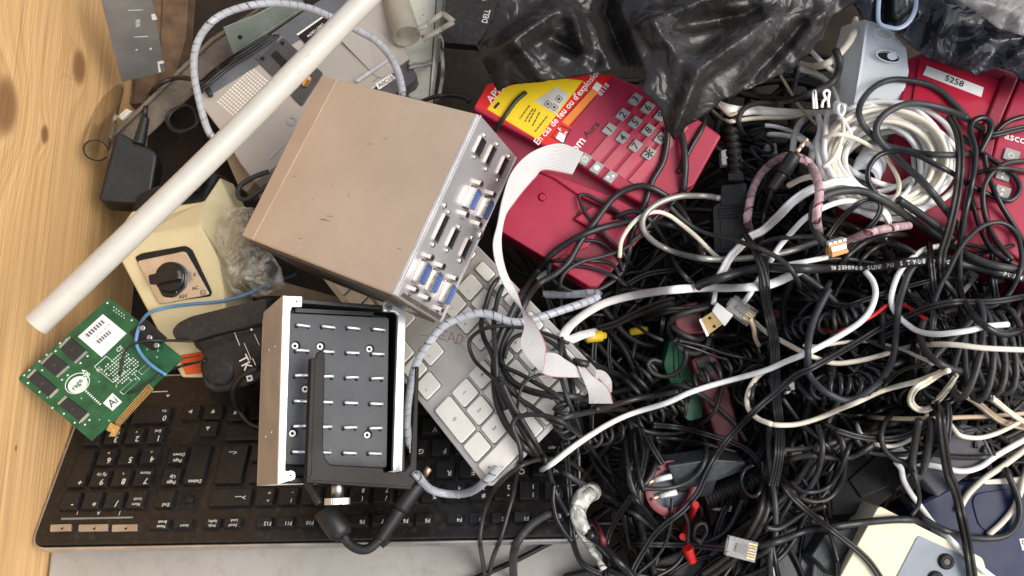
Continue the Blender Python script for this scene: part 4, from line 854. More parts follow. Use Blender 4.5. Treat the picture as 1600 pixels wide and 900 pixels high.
b = MB(); b.prism(f.poly([(1530, 750), (1700, 738), (1700, 752), (1535, 757)]), -.01, .004); b.build('rim', mat('cream rim', (.68, .64, .5), .45), t, bevel=.0006)
b = MB(); b.prism(f.poly([(1592, 842), (1625, 838), (1628, 860), (1597, 860)]), 0, .0004); LB = b.build('label', mat('label paper', (.6, .55, .52), .6), t); b = MB(); q = f.L(1600, 848); b.text('Q', .005, q.x, q.y, .0006, .1); b.build('lettering', m_print, LB)
f = fr3((1465, 778, .185), (1557, 712, .195), (1440, 742, .185)); t = thing('power_adapter', 'slate power adapter with a worn top, lying above the navy case', 'adapter', f.M)
b = MB(); b.prism(rounded(f.poly([(1432, 738), (1500, 662), (1528, 668), (1556, 712), (1465, 777)]), .002), -.03, 0); b.build('body', mat('slate plastic worn', (.085, .08, .095), .32, var=.2, dust=.2), t, bevel=.002)
b = MB(); b.ring(f.poly([(1528, 668), (1545, 674), (1556, 712), (1548, 716)]), f.poly([(1530, 671), (1542, 676), (1553, 711), (1549, 713)]), 0, .0006); b.build('edge_seam', m_dark, t)
f = fr3((1300, 800, .15), (1400, 760, .15), (1310, 700, .14)); b = MB(); b.prism(f.poly([(1300, 806), (1292, 700), (1330, 690), (1398, 692), (1415, 755), (1374, 790), (1340, 803)]), -.03, 0); b.prism(f.poly([(1325, 750), (1345, 779), (1390, 760), (1380, 700)]), 0, .002)
tag(b.build('black_casing', m_dark, mw=f.M, bevel=.002), 'very dark plastic casing in the gap left of the slate adapter', 'casing')
f = fr3((1260, 870, .17), (1340, 850, .17), (1290, 826, .17)); b = MB(); b.prism(rounded(f.poly([(1268, 868), (1291, 832), (1352, 820), (1366, 830), (1322, 905), (1300, 900)]), .0015), -.025, 0); b.prism(f.poly([(1300, 900), (1316, 870), (1330, 850), (1345, 842), (1320, 900)]), 0, .003)
tag(b.build('black_bracket', mat('grey black plastic', (.03, .032, .034), .5, dust=.2), mw=f.M, bevel=.001), 'dark grey angular plastic block left of the cream device', 'bracket')
f = fr3((1190, 900, .15), (1290, 900, .15), (1205, 796, .15)); t = thing('framed_panel', 'dark glass panel between two white grooved aluminium bars at the bottom', 'panel', f.M)
m_ex = mat('white anodised bar', (.68, .67, .64), .4, .2, dust=.12)
for pts in ([(1199, 800), (1207, 798), (1212, 850), (1212, 980), (1190, 980)], [(1280, 794), (1298, 792), (1284, 980), (1264, 980)]):
    b = MB(); b.prism(f.poly(pts), -.012, .001); BR = b.build('aluminium_bar', m_ex, t, bevel=.0005); b = MB(); a, c = pts[0], pts[-1]; d = pts[1], pts[-2]
    for k in (.25, .5, .75):
        p0 = [a[i] + (d[0][i] - a[i])*k for i in (0, 1)]; p1 = [c[i] + (d[1][i] - c[i])*k for i in (0, 1)]; b.prism(f.poly([p0, (p0[0] + .8, p0[1]), (p1[0] + .8, p1[1]), p1]), .001, .0013)
    b.build('grooves', mat('groove shade', (.35, .34, .33), .5), BR)
b = MB(); b.prism(f.poly([(1208, 790), (1280, 790), (1264, 980), (1212, 980)]), -.008, -.003); b.build('glass', mat('dark glass', (.02, .022, .024), .12, var=.3, dust=.2), t)
b = MB(); b.prism(f.poly([(1212, 800), (1278, 795), (1272, 850), (1240, 866), (1212, 855)], -.003), -.003, -.002); b.build('grey_sheet', mat('grey dusty sheet', (.13, .13, .125), .5, dust=.3), t)
f = fr3((1000, 900, .13), (1180, 900, .13), (1060, 850, .13)); b = MB(); b.prism(f.poly([(960, 905), (1072, 856), (1180, 852), (1184, 960), (960, 960)]), -.03, 0); tag(b.build('brown_casing', mat('brown black casing', (.028, .022, .02), .4, dust=.25), mw=f.M, bevel=.002), 'dark brown plastic casing under the clear phone plug at the bottom', 'casing')
f = fr3((890, 905, .14), (960, 905, .14), (920, 870, .14)); b = MB(); b.prism(f.poly([(882, 900), (946, 884), (985, 900), (985, 960), (880, 960)]), -.03, 0); b.ring(f.poly([(884, 901), (946, 886), (980, 900), (970, 930)]), f.poly([(892, 902), (945, 890), (970, 902), (960, 920)]), 0, .0012)
tag(b.build('black_tray', m_dark, mw=f.M, bevel=.001), 'black plastic tray edge at the bottom beside the light grey casing', 'tray')
# red ring socket, green grip, maroon handset pieces
c = P(1043, 760, .165); b = MB(); O_ = disc(0, 0, .0215, 36); I_ = disc(0, 0, .0152, 36); b.ring(O_, I_, 0, .008, 0, True); b.lathe((0, 0, -.012), (0, 0, .0035), [(0, .0156), (1, .0156)], 28, 1); 
for a in (.4, 2.2, 3.6, 5): b.prism(disc(.0184*math.cos(a), .0184*math.sin(a), .0015, 10), .008, .0082, 2)
o = tag(b.build('socket_ring', [mat('red plastic ring', (.15, .008, .015), .45, dust=.15), mat('grey blue insert', (.06, .07, .10), .5), m_hole], bevel=.0006), 'round red plastic ring behind the two-pin plug', 'ring'); o.location = c; o.rotation_euler = (R(10), R(12), 0)
f = fr3((1050, 530, .15), (1095, 655, .14), (1090, 530, .15)); m = mat('green ribbed plastic', (.004, .10, .035), .4, dust=.12); b = MB()
b.prism(rounded(f.poly([(1048, 528), (1066, 524), (1084, 570), (1098, 640), (1100, 652), (1074, 660), (1060, 630), (1036, 570)]), .005, 4), -.02, 0); 
for k in range(4): b.prism(f.poly([(1052 + k*7, 540 - k), (1055 + k*7, 540 - k), (1057 + k*8, 590), (1053 + k*8, 590)]), 0, .0018)
tag(b.build('tool_grip', m, mw=f.M, bevel=.002), 'green ribbed plastic grip deep among the coiled cords', 'grip')
f = fr3((1090, 560, .165), (1145, 695, .15), (1125, 555, .165)); t = thing('handset', 'maroon plastic handset with a dark panel beside the green grip', 'handset', f.M)
b = MB(); b.prism(rounded(f.poly([(1080, 562), (1118, 549), (1134, 590), (1152, 660), (1158, 696), (1122, 702), (1108, 650), (1090, 600)]), .003), -.025, 0); b.build('body', m_maroon, t, bevel=.002)
b = MB(); b.prism(rounded(f.poly([(1086, 563), (1106, 555), (1117, 577), (1095, 590)]), .001), 0, .0012); b.build('dark_panel', m_dark, t, bevel=.0005)
f = fr3((1052, 500, .17), (1098, 500, .17), (1055, 478, .17)); b = MB(); b.prism(rounded(f.poly([(1051, 480), (1090, 470), (1097, 490), (1102, 520), (1062, 524), (1055, 506)]), .002), -.02, 0); tag(b.build('maroon_block', m_maroon, mw=f.M, bevel=.002), 'small maroon plastic block left of the gold connector', 'block')
f = fr3((1205, 520, .16), (1230, 520, .16), (1210, 470, .16)); b = MB(); b.prism(rounded(f.poly([(1208, 462), (1222, 458), (1232, 500), (1220, 524), (1210, 520)]), .002), -.02, 0); tag(b.build('maroon_piece', m_maroon, mw=f.M, bevel=.001), 'narrow maroon plastic piece right of the four-core flat cable', 'block')
f = fr3((1300, 440, .165), (1336, 440, .165), (1310, 410, .165)); b = MB(); b.prism(rounded(f.poly([(1299, 424), (1330, 422), (1337, 434), (1332, 452), (1318, 458), (1302, 450)]), .003), -.03, 0); tag(b.build('plug_housing', m_dark, mw=f.M, bevel=.0015), 'dark brown plug body under the printed thick black cable', 'plug')
f = fr3((1482, 458, .185), (1512, 416, .185), (1510, 462, .18)); b = MB(); b.prism(rounded(f.poly([(1480, 460), (1510, 415), (1531, 430), (1504, 464)]), .0015), -.014, 0); tag(b.build('grey_plug', mat('mid grey plastic', (.20, .21, .22), .42, dust=.12), mw=f.M, bevel=.001), 'flat grey connector plug under the tall black ring of cable', 'plug')
# white squared plug bits seen deep in the heap
for pts, z, col, l in (([(1126, 236), (1150, 228), (1162, 252), (1128, 258)], .13, (.62, .63, .62), 'white plastic plate behind the ribbed plug sleeve'), ([(1196, 226), (1212, 224), (1216, 240), (1194, 240)], .14, (.4, .41, .42), 'grey plastic chip behind the curled black cord'), ([(1226, 602), (1240, 596), (1243, 608), (1230, 616)], .2, (.7, .7, .68), 'small white plug beside the four-core flat cable'), ([(1390, 704), (1412, 696), (1422, 710), (1408, 728)], .185, (.55, .55, .53), 'clear white modular plug left of the black looped plug'), ([(1232, 706), (1254, 694), (1268, 708), (1240, 716)], .15, (.42, .38, .35), 'pinkish grey plug tip among black rings, upper one'), ([(1262, 726), (1278, 722), (1276, 744), (1260, 740)], .15, (.4, .37, .35), 'pinkish grey plug tip among black rings, lower one'), ([(836, 432), (856, 420), (860, 428), (842, 440)], .12, (.45, .52, .45), 'greenish white plug in the dark gap under the centre telephone'), ([(1112, 795), (1144, 790), (1142, 800), (1118, 798)], .13, (.45, .4, .3), 'brassy clip in the dark gap under the two-pin plug'), ([(1406, 468), (1440, 448), (1448, 462), (1420, 480)], .15, (.5, .5, .47), 'pale plastic chip under the white cable ring')):
    f = fr3((*pts[0], z), (*pts[1], z), (*pts[2], z)); b = MB(); b.prism(f.poly(pts), -.008, 0); b.prism(f.poly([pts[0], pts[1], ((pts[1][0] + pts[2][0])/2, (pts[1][1] + pts[2][1])/2), ((pts[0][0] + pts[3][0])/2, (pts[0][1] + pts[3][1])/2)]), 0, .0012); tag(b.build('plug_piece', mat('plug ' + l[:12], col, .4, dust=.15), mw=f.M, bevel=.0006), l, 'plug')
# ================================================================== cables: traced in plan, then let fall on what lies below
GX, GY, GC, NX, NY = -.56, -.46, .0025, 450, 380
def solids_height():
    V = []; Fc = []; n = 0
    bpy.context.view_layer.update()
    for o in bpy.data.objects:
        if o.type != 'MESH' or o.name.startswith(('plank_wall', 'board')): continue
        mw = o.matrix_world
        V += [mw @ v.co for v in o.data.vertices]; Fc += [tuple(i + n for i in p.vertices) for p in o.data.polygons]; n = len(V)
    bv = BVHTree.FromPolygons(V, Fc); H = np.zeros((NX, NY)); dn = Vector((0, 0, -1))
    for i in range(NX):
        for j in range(NY):
            h = bv.ray_cast(Vector((GX + (i + .5)*GC, GY + (j + .5)*GC, .8)), dn)
            if h[0] is not None: H[i, j] = h[0].z
    return H
HM = solids_height()
def hm(x, y):
    i = np.clip(((x - GX)/GC).astype(int), 0, NX - 1); j = np.clip(((y - GY)/GC).astype(int), 0, NY - 1); return HM[i, j]
def stamp(C, r):
    k = int(math.ceil(r/GC)); ii = ((C[:, 0] - GX)/GC).astype(int); jj = ((C[:, 1] - GY)/GC).astype(int)
    for a in range(-k, k + 1):
        for c in range(-k, k + 1):
            d2 = (a*a + c*c)*GC*GC
            if d2 > r*r*1.1: continue
            z = C[:, 2] + math.sqrt(max(0, r*r - d2)); I = np.clip(ii + a, 0, NX - 1); J = np.clip(jj + c, 0, NY - 1); np.maximum.at(HM, (I, J), z)
def relax(fl, it, taut=.5):
    z = fl.copy()
    for _ in range(it):
        zz = z.copy(); zz[1:-1] = (z[:-2] + 2*z[1:-1] + z[2:])/4; z = np.maximum(fl, zz)
    return z
def drape(pts, r, base=.0, lift=0.0, it=120, per=False, zfix=None):
    px = spline([(p[0], p[1]) for p in pts], 4.0, per); n = len(px)
    if zfix is not None:
        zz = np.interp(np.linspace(0, 1, n), np.linspace(0, 1, len(zfix)), zfix); return PN(px, zz)
    z = np.full(n, .18); lag = max(4, int(5*r/MMPX/4))
    for k in range(4):
        C = PN(px, z); x, y = C[:, 0], C[:, 1]; fl = np.full(n, base)
        for dx, dy in ((0, 0), (.7, 0), (-.7, 0), (0, .7), (0, -.7)): fl = np.maximum(fl, hm(x + dx*r, y + dy*r))
        fl = fl + r + lift
        D = (x[:, None] - x[None])**2 + (y[:, None] - y[None])**2; idx = np.arange(n)
        near = (D < (2.1*r)**2) & (idx[:, None] - idx[None] > lag)
        if near.any():
            for _ in range(2):
                for i in np.where(near.any(1))[0]: fl[i] = max(fl[i], z[near[i]].max() + 2*r*.9) if k else fl[i]
        z = relax(fl, it)
        for _ in range(5): z[1:-1] = (z[:-2] + 2*z[1:-1] + z[2:])/4
        z = np.minimum(z, .42)
    return PN(px, z)

def cmat(name, c, r, **kw): return mat(name, c, r, vs=70, **kw)
CB = [cmat('black cable', (.0125, .0125, .013), .41, dust=.12, spec=.6), cmat('soft black cable', (.018, .0175, .0175), .5, dust=.16, spec=.6), cmat('brownish black cable', (.019, .015, .0125), .36, dust=.1), cmat('gloss black cable', (.008, .008, .009), .23), cmat('charcoal cable', (.032, .033, .036), .44, dust=.1)]
WK = 1.12
CW = cmat('white cable', (.82, .81, .78), .42, var=.05, dust=.12, dustc=(.35, .28, .2)); CI = cmat('yellowed cable', (.72, .65, .52), .45, var=.1, dust=.2, dustc=(.35, .24, .12)); CBE = cmat('beige cable', (.55, .42, .29), .45, var=.08, dust=.15)
CGR = cmat('grey cable', (.36, .36, .35), .45, dust=.15); CR = cmat('red wire', (.5, .012, .016), .4); CBL = cmat('blue wire', (.10, .23, .40), .4)
def stamp_tree(root):
    bpy.context.view_layer.update(); V = []; Fc = []
    for o in [root] + list(root.children_recursive):
        if o.type != 'MESH': continue
        n = len(V); V += [o.matrix_world @ v.co for v in o.data.vertices]; Fc += [tuple(i + n for i in p.vertices) for p in o.data.polygons]
    bv = BVHTree.FromPolygons(V, Fc); a = np.array([tuple(v) for v in V])
    for i in range(int((a[:, 0].min() - GX)/GC), int((a[:, 0].max() - GX)/GC) + 2):
        for j in range(int((a[:, 1].min() - GY)/GC), int((a[:, 1].max() - GY)/GC) + 2):
            if 0 <= i < NX and 0 <= j < NY:
                h = bv.ray_cast(Vector((GX + (i + .5)*GC, GY + (j + .5)*GC, .8)), Vector((0, 0, -1)))
                if h[0] is not None: HM[i, j] = max(HM[i, j], h[0].z)
def top(px, py, pad=0.0):
    """height of the heap under a photo point"""
    m_ = 0
    for dx, dy in ((0, 0), (8, 0), (-8, 0), (0, 8), (0, -8)):
        z = .24
        for _ in range(6): q = PN([(px + dx, py + dy)], [z])[0]; z = .5*z + .5*float(hm(q[:1], q[1:2])[0])
        m_ = max(m_, z)
    return m_ + pad
def cable(pts, wpx, m, label, prof='round', group=None, base=.0, lift=0.0, it=120, name='cable', per=False, zfix=None, twist=0, mi=None, cat='cable', rope=None, nseg=9, taper=None):
    r = wpx*MMPX/2*WK; C = drape(pts, r, base, lift, it, per, zfix); b = MB()
    b.sweep(C, r if taper is None else r*taper, prof, 0, nseg, twist, rope=rope); stamp(C, r)
    o = b.build(name, m if isinstance(m, (list, tuple)) else [m], center=True); tag(o, label, cat, group); o['_c'] = 0; del o['_c']
    return o, C
def coil(pts, Rpx, wpx, turns, m, label, base=.0, group=None, it=120, lift=0, flat=1.0, name='coiled_cord', tail=True):
    Rr, r = Rpx*MMPX, wpx*MMPX/2; C = drape(pts, Rr*flat, base, lift, it); n = int(turns*16); t = np.linspace(0, 1, n)
    s = np.linspace(0, 1, len(C)); Q = np.stack([np.interp(t, s, C[:, k]) for k in range(3)], 1); T, N, B = frames_along(Q)
    a = 2*math.pi*turns*t + random.random()*6; rr = Rr*(1 + .12*np.sin(9*t*turns/7))
    S = Q + N*(rr*np.sin(a)*flat)[:, None] + B*(rr*np.cos(a))[:, None]
    b = MB(); b.sweep(S, r, 'round', 0, 8); stamp(C, Rr*.9)
    o = b.build(name, [m], center=True); return tag(o, label, 'cord', group)

# ---- deep filling of the heap: one mass nobody could count, then single cables
def inregion(x, y):
    return (x > 760 + max(0, (560 - y))*.45 or y < 0) and not (x < 900 and y > 740) and not (x > 1330 and y > 760 and x + y > 2150)
rr = random.Random(11); b = MB(); hz = []
for k in range(300):
    cx, cy = rr.uniform(860, 1640), rr.uniform(40, 900)
    if cy < 330 and cx < 1120 or (cy < 240 and rr.random() < .6): continue
    n = rr.randint(4, 7); a = rr.uniform(0, 6.3); L_ = rr.uniform(50, 110); tu = rr.uniform(-1.0, 1.0); p = [(cx, cy)]
    for _ in range(n): p.append((p[-1][0] + L_*math.cos(a), p[-1][1] + L_*math.sin(a))); a += tu + rr.uniform(-.4, .4)
    z0 = rr.uniform(.05, .125); px = spline(p, 12); zz = z0 + .012*np.sin(np.linspace(0, rr.uniform(2, 8), len(px)))
    C = PN(px, zz); C[:, 2] = zz; b.sweep(C, rr.uniform(.002, .0042), 'round', 0, 7, caps=False)
o = tag(b.build('cable_heap', [cmat('shaded black cable', (.0055, .0055, .006), .5, dust=.05)]), 'dark mass of tangled black cables at the bottom of the heap', 'cables', kind='stuff')  # base colour set extra dark: shade of the deep gaps put into the cables
HB0 = .118
GF = 'thin black cables buried in the tangle'
LF = 'plain black cable lying low in the tangle beneath the other cables'
rr = random.Random(5); nf_ = 0
AV = ((1035, 470, 1160, 700), (1000, 735, 1190, 800))
while nf_ < 140:
    cx, cy = rr.uniform(870, 1600), rr.uniform(250, 880)
    if cx < 1010 and cy < 470: continue
    if cx > 1320 and cy > 735 or cx > 1420 and cy < 390 or cx < 930 and cy > 720: continue
    typ = rr.random(); p = [(cx, cy)]; a = rr.uniform(0, 6.3)
    if typ < .55:
        L_ = rr.uniform(38, 85); tu = rr.choice((-1, 1))*rr.uniform(.2, .6)
        for _ in range(rr.randint(5, 9)): p.append((p[-1][0] + L_*math.cos(a), p[-1][1] + L_*math.sin(a))); a += tu + rr.uniform(-.25, .25)
    else:
        L_ = rr.uniform(50, 100); tu = rr.uniform(-.25, .25)
        for _ in range(rr.randint(3, 7)): p.append((p[-1][0] + L_*math.cos(a), p[-1][1] + L_*math.sin(a))); a += tu + rr.uniform(-.3, .3)
    if any(q[0] < 850 or q[0] > 1660 or (q[1] > 730 and q[0] > 1310) or (q[0] < 985 and q[1] < 430) or (q[0] > 1400 and q[1] < 380) or (q[1] < 200) or (q[0] < 900 and q[1] > 640) or (q[0] < 1130 and q[1] < 320) or (1090 < q[0] < 1420 and q[1] < 330) or any(x0 < q[0] < x1 and y0 < q[1] < y1 for x0, y0, x1, y1 in AV) for q in p): continue
    cable(p, rr.choice((5.5, 6.5, 7.5, 8.5, 10)), CB[rr.choice((0, 0, 1, 0, 2, 3, 3))], LF, rr.choice(('round', 'round', 'round', 'twin')), GF, base=HB0, it=60); nf_ += 1

# ---- coiled cords
GC_ = 'coiled telephone cords'
coil([(870, 712), (915, 690), (950, 680), (985, 672), (1010, 655), (1045, 640), (1078, 632)], 14, 6.5, 12, CB[1], 'dark coiled telephone cord below the long white lead, left of the green grip', HB0)
coil([(1036, 645), (1075, 607), (1110, 588), (1140, 572), (1168, 555), (1192, 540)], 14, 6.5, 11, CB[0], 'coiled black cord across the maroon handset', HB0 + .03)
coil([(1280, 606), (1310, 602), (1345, 602), (1364, 585)], 15, 8, 7, CB[3], 'fat glossy coiled cord below the long beige lead at centre right', HB0 + .02)
coil([(1392, 628), (1410, 618), (1440, 628), (1462, 600)], 13, 7, 7, CB[0], 'short black coiled cord behind the beige loop', HB0 + .02)
coil([(1225, 524), (1255, 510), (1290, 506), (1320, 498), (1348, 484)], 14, 6.5, 9, CB[0], 'coiled black cord under the red wire', HB0 + .015)
coil([(985, 615), (1002, 592), (1020, 566)], 17, 7.5, 4, CB[1], 'loosely coiled dark cord left of the green grip', HB0 + .02)
coil([(868, 622), (882, 640), (876, 662), (892, 682), (880, 706)], 11, 6, 8, CB[0], 'flattened black coiled cord at the lower end of the ribbon cable', HB0)
coil([(1180, 196), (1194, 222), (1180, 250), (1172, 285)], 17, 6.5, 5, CB[1], 'curled black cord between the ribbed plug sleeve and the white bundle', .12, flat=.6)
coil([(1495, 540), (1520, 548), (1548, 552), (1580, 552), (1625, 548)], 66, 10, 7.6, CB[1], 'big coil of thick soft black cable at the right edge', HB0 + .02, flat=.30, it=60)
coil([(1440, 640), (1452, 660), (1466, 690)], 16, 6, 4, CB[3], 'small knot of coiled black cord under the flat vertical cable', HB0)

# ---- ridged hose and two-pin plug
C = drape([(1100, 780), (1130, 766), (1160, 752), (1184, 742)], .006, .13); b = MB(); n = len(C); b.sweep(np.stack([np.interp(np.linspace(0, 1, 90), np.linspace(0, 1, n), C[:, k]) for k in range(3)], 1), .0068 + .0011*np.sin(np.linspace(0, 2*math.pi*15, 90)), 'round', 0, 16); stamp(C, .007); tag(b.build('ridged_hose', [CB[1]], center=True), 'short ridged black hose below the two-pin plug', 'hose')
zp = max(top(1050, 760), top(1110, 745), top(1150, 730), .165) + .004
f = fr3((1050, 760, zp), (1165, 728, zp), (1062, 783, zp - .006)); t = thing('mains_plug', 'black two-pin mains plug with white sleeved brass pins', 'plug', f.M)
b = shell(f, [(1043, 728, 0), (1112, 718, .001), (1165, 722, -.002), (1165, 734, -.006), (1112, 752, .0), (1056, 760, .0), (1060, 784, -.012), (1112, 774, -.012), (1120, 752, -.008)], [(0, 1, 4, 5), (1, 2, 3, 4), (5, 4, 7, 6), (4, 3, 8, 7)], .02); b.build('body', mat('dark grey plug rubber', (.024, .026, .028), .45, dust=.2), t, bevel=.0012, angle=12)
for p0, pm, p1 in (((1005, 757), (1023, 750), (1049, 744)), ((1012, 781), (1031, 775), (1057, 769))):
    a, m_, c = f.L(*p0, -.001), f.L(*pm, -.001), f.L(*p1, -.001); b = MB(); b.lathe(a, m_, [(0, .0012), (.06, .0019), (1, .0019)], 12, 0); b.lathe(m_, c, [(0, .00215), (1, .00225)], 12, 1); b.build('pin', [mat('brass pin', (.6, .5, .32), .3, .9), m_white], t)

stamp_tree(t)
# ---- data plug with ribbed sleeve, jack plug
f = fr3((1116, 388, .19), (1168, 388, .19), (1128, 288, .185)); t = thing('cable_plug', 'big black cable plug with a ridged grip and ribbed sleeve', 'plug', f.M)
b = MB(); b.prism(rounded(f.poly([(1127, 290), (1166, 286), (1168, 320), (1125, 322)]), .002), -.012, .001); b.prism(rounded(f.poly([(1114, 322), (1125, 316), (1167, 316), (1170, 392), (1116, 395)]), .003), -.014, 0)
for k in range(4): b.prism(f.poly([(1122, 325 + k*5), (1166, 321 + k*5), (1166, 323 + k*5), (1122, 327 + k*5)]), 0, .0012)
b.prism(f.poly([(1125, 345), (1164, 343), (1164, 388), (1126, 390)]), 0, .0008); b.build('body', m_dark, t, bevel=.001)
b = MB(); pts = [f.L(px, py, .0) for px, py in ((1150, 286), (1148, 262), (1146, 236), (1141, 200), (1142, 172))]; sp_ = spline([tuple(p) for p in pts], .0009); b.sweep(sp_, .0052 + .0012*np.sign(np.sin(np.arange(len(sp_))*.9)), 'round', 0, 12); b.prism(rect(*f.L(1147, 281)[:2], .012, .006), -.004, .006); b.build('ribbed_sleeve', m_dark, t); stamp(np.array([f.M @ p for p in pts]), .006); stamp(np.array([tuple(f.M @ f.L(1142, y)) for y in range(290, 395, 5)]), .012)
f = fr3((1206, 296, .240), (1242, 244, .25), (1220, 300, .236)); t = thing('jack_plug', 'black audio jack plug with a gold tip standing in the pink spiral loop', 'plug', f.M)
b = MB(); a, c = f.L(1223, 271), f.L(1243, 240); b.lathe(a, c, [(0, .005), (.05, .0056), (.85, .0054), (1, .0046)], 18); a2 = f.L(1205, 296); b.lathe(a2, a, [(0, .0026)] + [(k/11, .0032 + .0009*k/11 + (.0009 if k % 2 else 0)) for k in range(1, 11)] + [(1, .0045)], 16); b.build('body', m_black, t)
a, c = f.L(1244, 239), f.L(1262, 216); b = MB(); b.lathe(a, c, [(0, .0018), (.3, .0018), (.31, .0014), (.36, .0014), (.37, .0018), (.6, .0018), (.61, .0014), (.66, .0014), (.67, .0018), (.86, .0012), (.92, .0017), (1, .0004)], 14); b.build('tip', mat('rose gold tip', (.75, .5, .35), .25, 1), t)
stamp_tree(t)
cable([(1206, 297), (1199, 318), (1192, 340), (1190, 378), (1186, 410)], 7, CB[0], 'black lead hanging from the jack plug')

# ---- white cables of the upper right: coil, bundle, strays
tr = random.Random(3); pts = []
for k in range(16*14):
    a = 2*math.pi*k/14 + .8; q = k/14; e = .82 + .19*math.sin(q*2.3) + .05*math.sin(q*7.1 + a) + .04*math.sin(a*2 + q*3); pts.append((1384 + 105*e*math.cos(a) + 11*math.sin(q*3.1), 250 + 83*e*math.sin(a) + 9*math.cos(q*4.3)))
cable(pts, 8, CW, 'thick round coil of white cable in front of the grey junction box', base=.16, it=40, name='cable_coil')
pts = []
for k in range(5*14):
    a = 2*math.pi*k/14 + 2.2; q = k/14; e = .88 + .12*math.sin(q*2.9 + 1); pts.append((1380 + 100*e*math.cos(a), 250 + 80*e*math.sin(a)))
cable(pts, 7, CI, 'yellowed cable wound into the white coil', base=.16, it=40, name='cable_coil')
TOPW = [
 ([(1090, 150), (1148, 172), (1180, 172), (1220, 176), (1260, 178), (1300, 175), (1318, 168)], 13, CW, 'broad white cable bundle tied to the coil with a white twist tie', 'oval'),
 ([(1140, 190), (1160, 187), (1190, 184), (1230, 184), (1262, 178)], 7, CI, 'white lead just below the tied broad white bundle', 'round'),
 ([(1104, 166), (1124, 182), (1142, 190), (1162, 186)], 5, CI, 'beige lead emerging from the left end of the white bundle, lower one', 'round'),
 ([(1118, 158), (1126, 168), (1140, 180), (1152, 176)], 5, CBE, 'beige lead emerging from the left end of the white bundle, upper one', 'round'),
 ([(1195, 196), (1212, 198), (1238, 206), (1258, 218), (1270, 232)], 7, CW, 'white lead running from the curled cord into the coil, upper one', 'round'),
 ([(1200, 210), (1222, 211), (1246, 216), (1264, 226)], 8, CW, 'white lead running from the curled cord into the coil, lower one', 'round'),
 ([(1262, 180), (1248, 196), (1241, 216), (1238, 240), (1232, 262)], 8, CGR, 'greyish white flat lead dropping behind the rose gold jack tip', 'oval'),
 ([(1216, 112), (1234, 142), (1248, 164), (1262, 180), (1276, 194)], 5, CBE, 'thin beige lead crossing the gap right of the torn bag tip', 'round'),
 ([(1336, 30), (1334, 50), (1322, 72), (1296, 97), (1268, 104), (1250, 100)], 11, CI, 'wide cream cable beside the left edge of the junction box', 'round'),
 ([(1258, 66), (1266, 78), (1282, 95), (1300, 110), (1328, 125)], 7, CW, 'white lead crossing the wide cream cable beside the junction box', 'round'),
 ([(1250, 108), (1276, 116), (1296, 132), (1308, 160), (1312, 186)], 9, CGR, 'greyish lead curving down left of the junction box', 'round'),
 ([(1278, 180), (1282, 200), (1277, 232), (1286, 270), (1306, 300), (1330, 322)], 9, CW, 'thick white strand down the left side of the coil', 'round'),
 ([(1292, 176), (1290, 204), (1288, 240), (1300, 274), (1322, 300)], 8, CW, 'second thick white strand along the left of the coil', 'round'),
 ([(1312, 176), (1318, 200), (1312, 226), (1300, 250), (1286, 262)], 6, CI, 'yellowed strand looping over the left of the coil', 'round'),
 ([(1284, 216), (1306, 210), (1330, 214), (1356, 226), (1382, 244), (1402, 276), (1404, 300), (1392, 318)], 6, CI, 'pale strand curving through the middle of the coil', 'round'),
 ([(1426, 244), (1428, 266), (1422, 292), (1400, 316), (1380, 326)], 6, CW, 'white strand through the right half of the coil', 'round'),
 ([(1232, 290), (1252, 280), (1272, 276), (1290, 282)], 8, CI, 'short cream strand under the jack plug', 'round'),
 ([(1312, 176), (1320, 190), (1330, 212), (1318, 232)], 4.5, CW, 'white twist tie tail hanging over the coil', 'tape'),
]
for p, wd, m, l, pr in TOPW: cable(p, wd, m, l, pr, base=.12)
b = MB()
for k in range(4):
    q = np.array([(1308 + 4*math.cos(a)*(1 + .1*k) + k*2, 168 + 9*math.sin(a) + k*1.0) for a in np.linspace(0, 6.28, 20)]); b.sweep(PN(q, .222 + .008*np.sin(np.linspace(0, 6.28, 20)) + .002*k), .0013, 'tape')
for p in ([(1272, 170), (1271, 150), (1273, 142), (1275, 158), (1276, 170)], [(1284, 168), (1286, 158), (1290, 154), (1287, 146), (1291, 141), (1296, 144), (1294, 156), (1295, 168)]): q = spline(p, 2); b.sweep(PN(q, .225), .0011, 'tape')
tag(b.build('twist_tie', [CW], center=True), 'white plastic twist tie knotted round the end of the white bundle', 'tie')

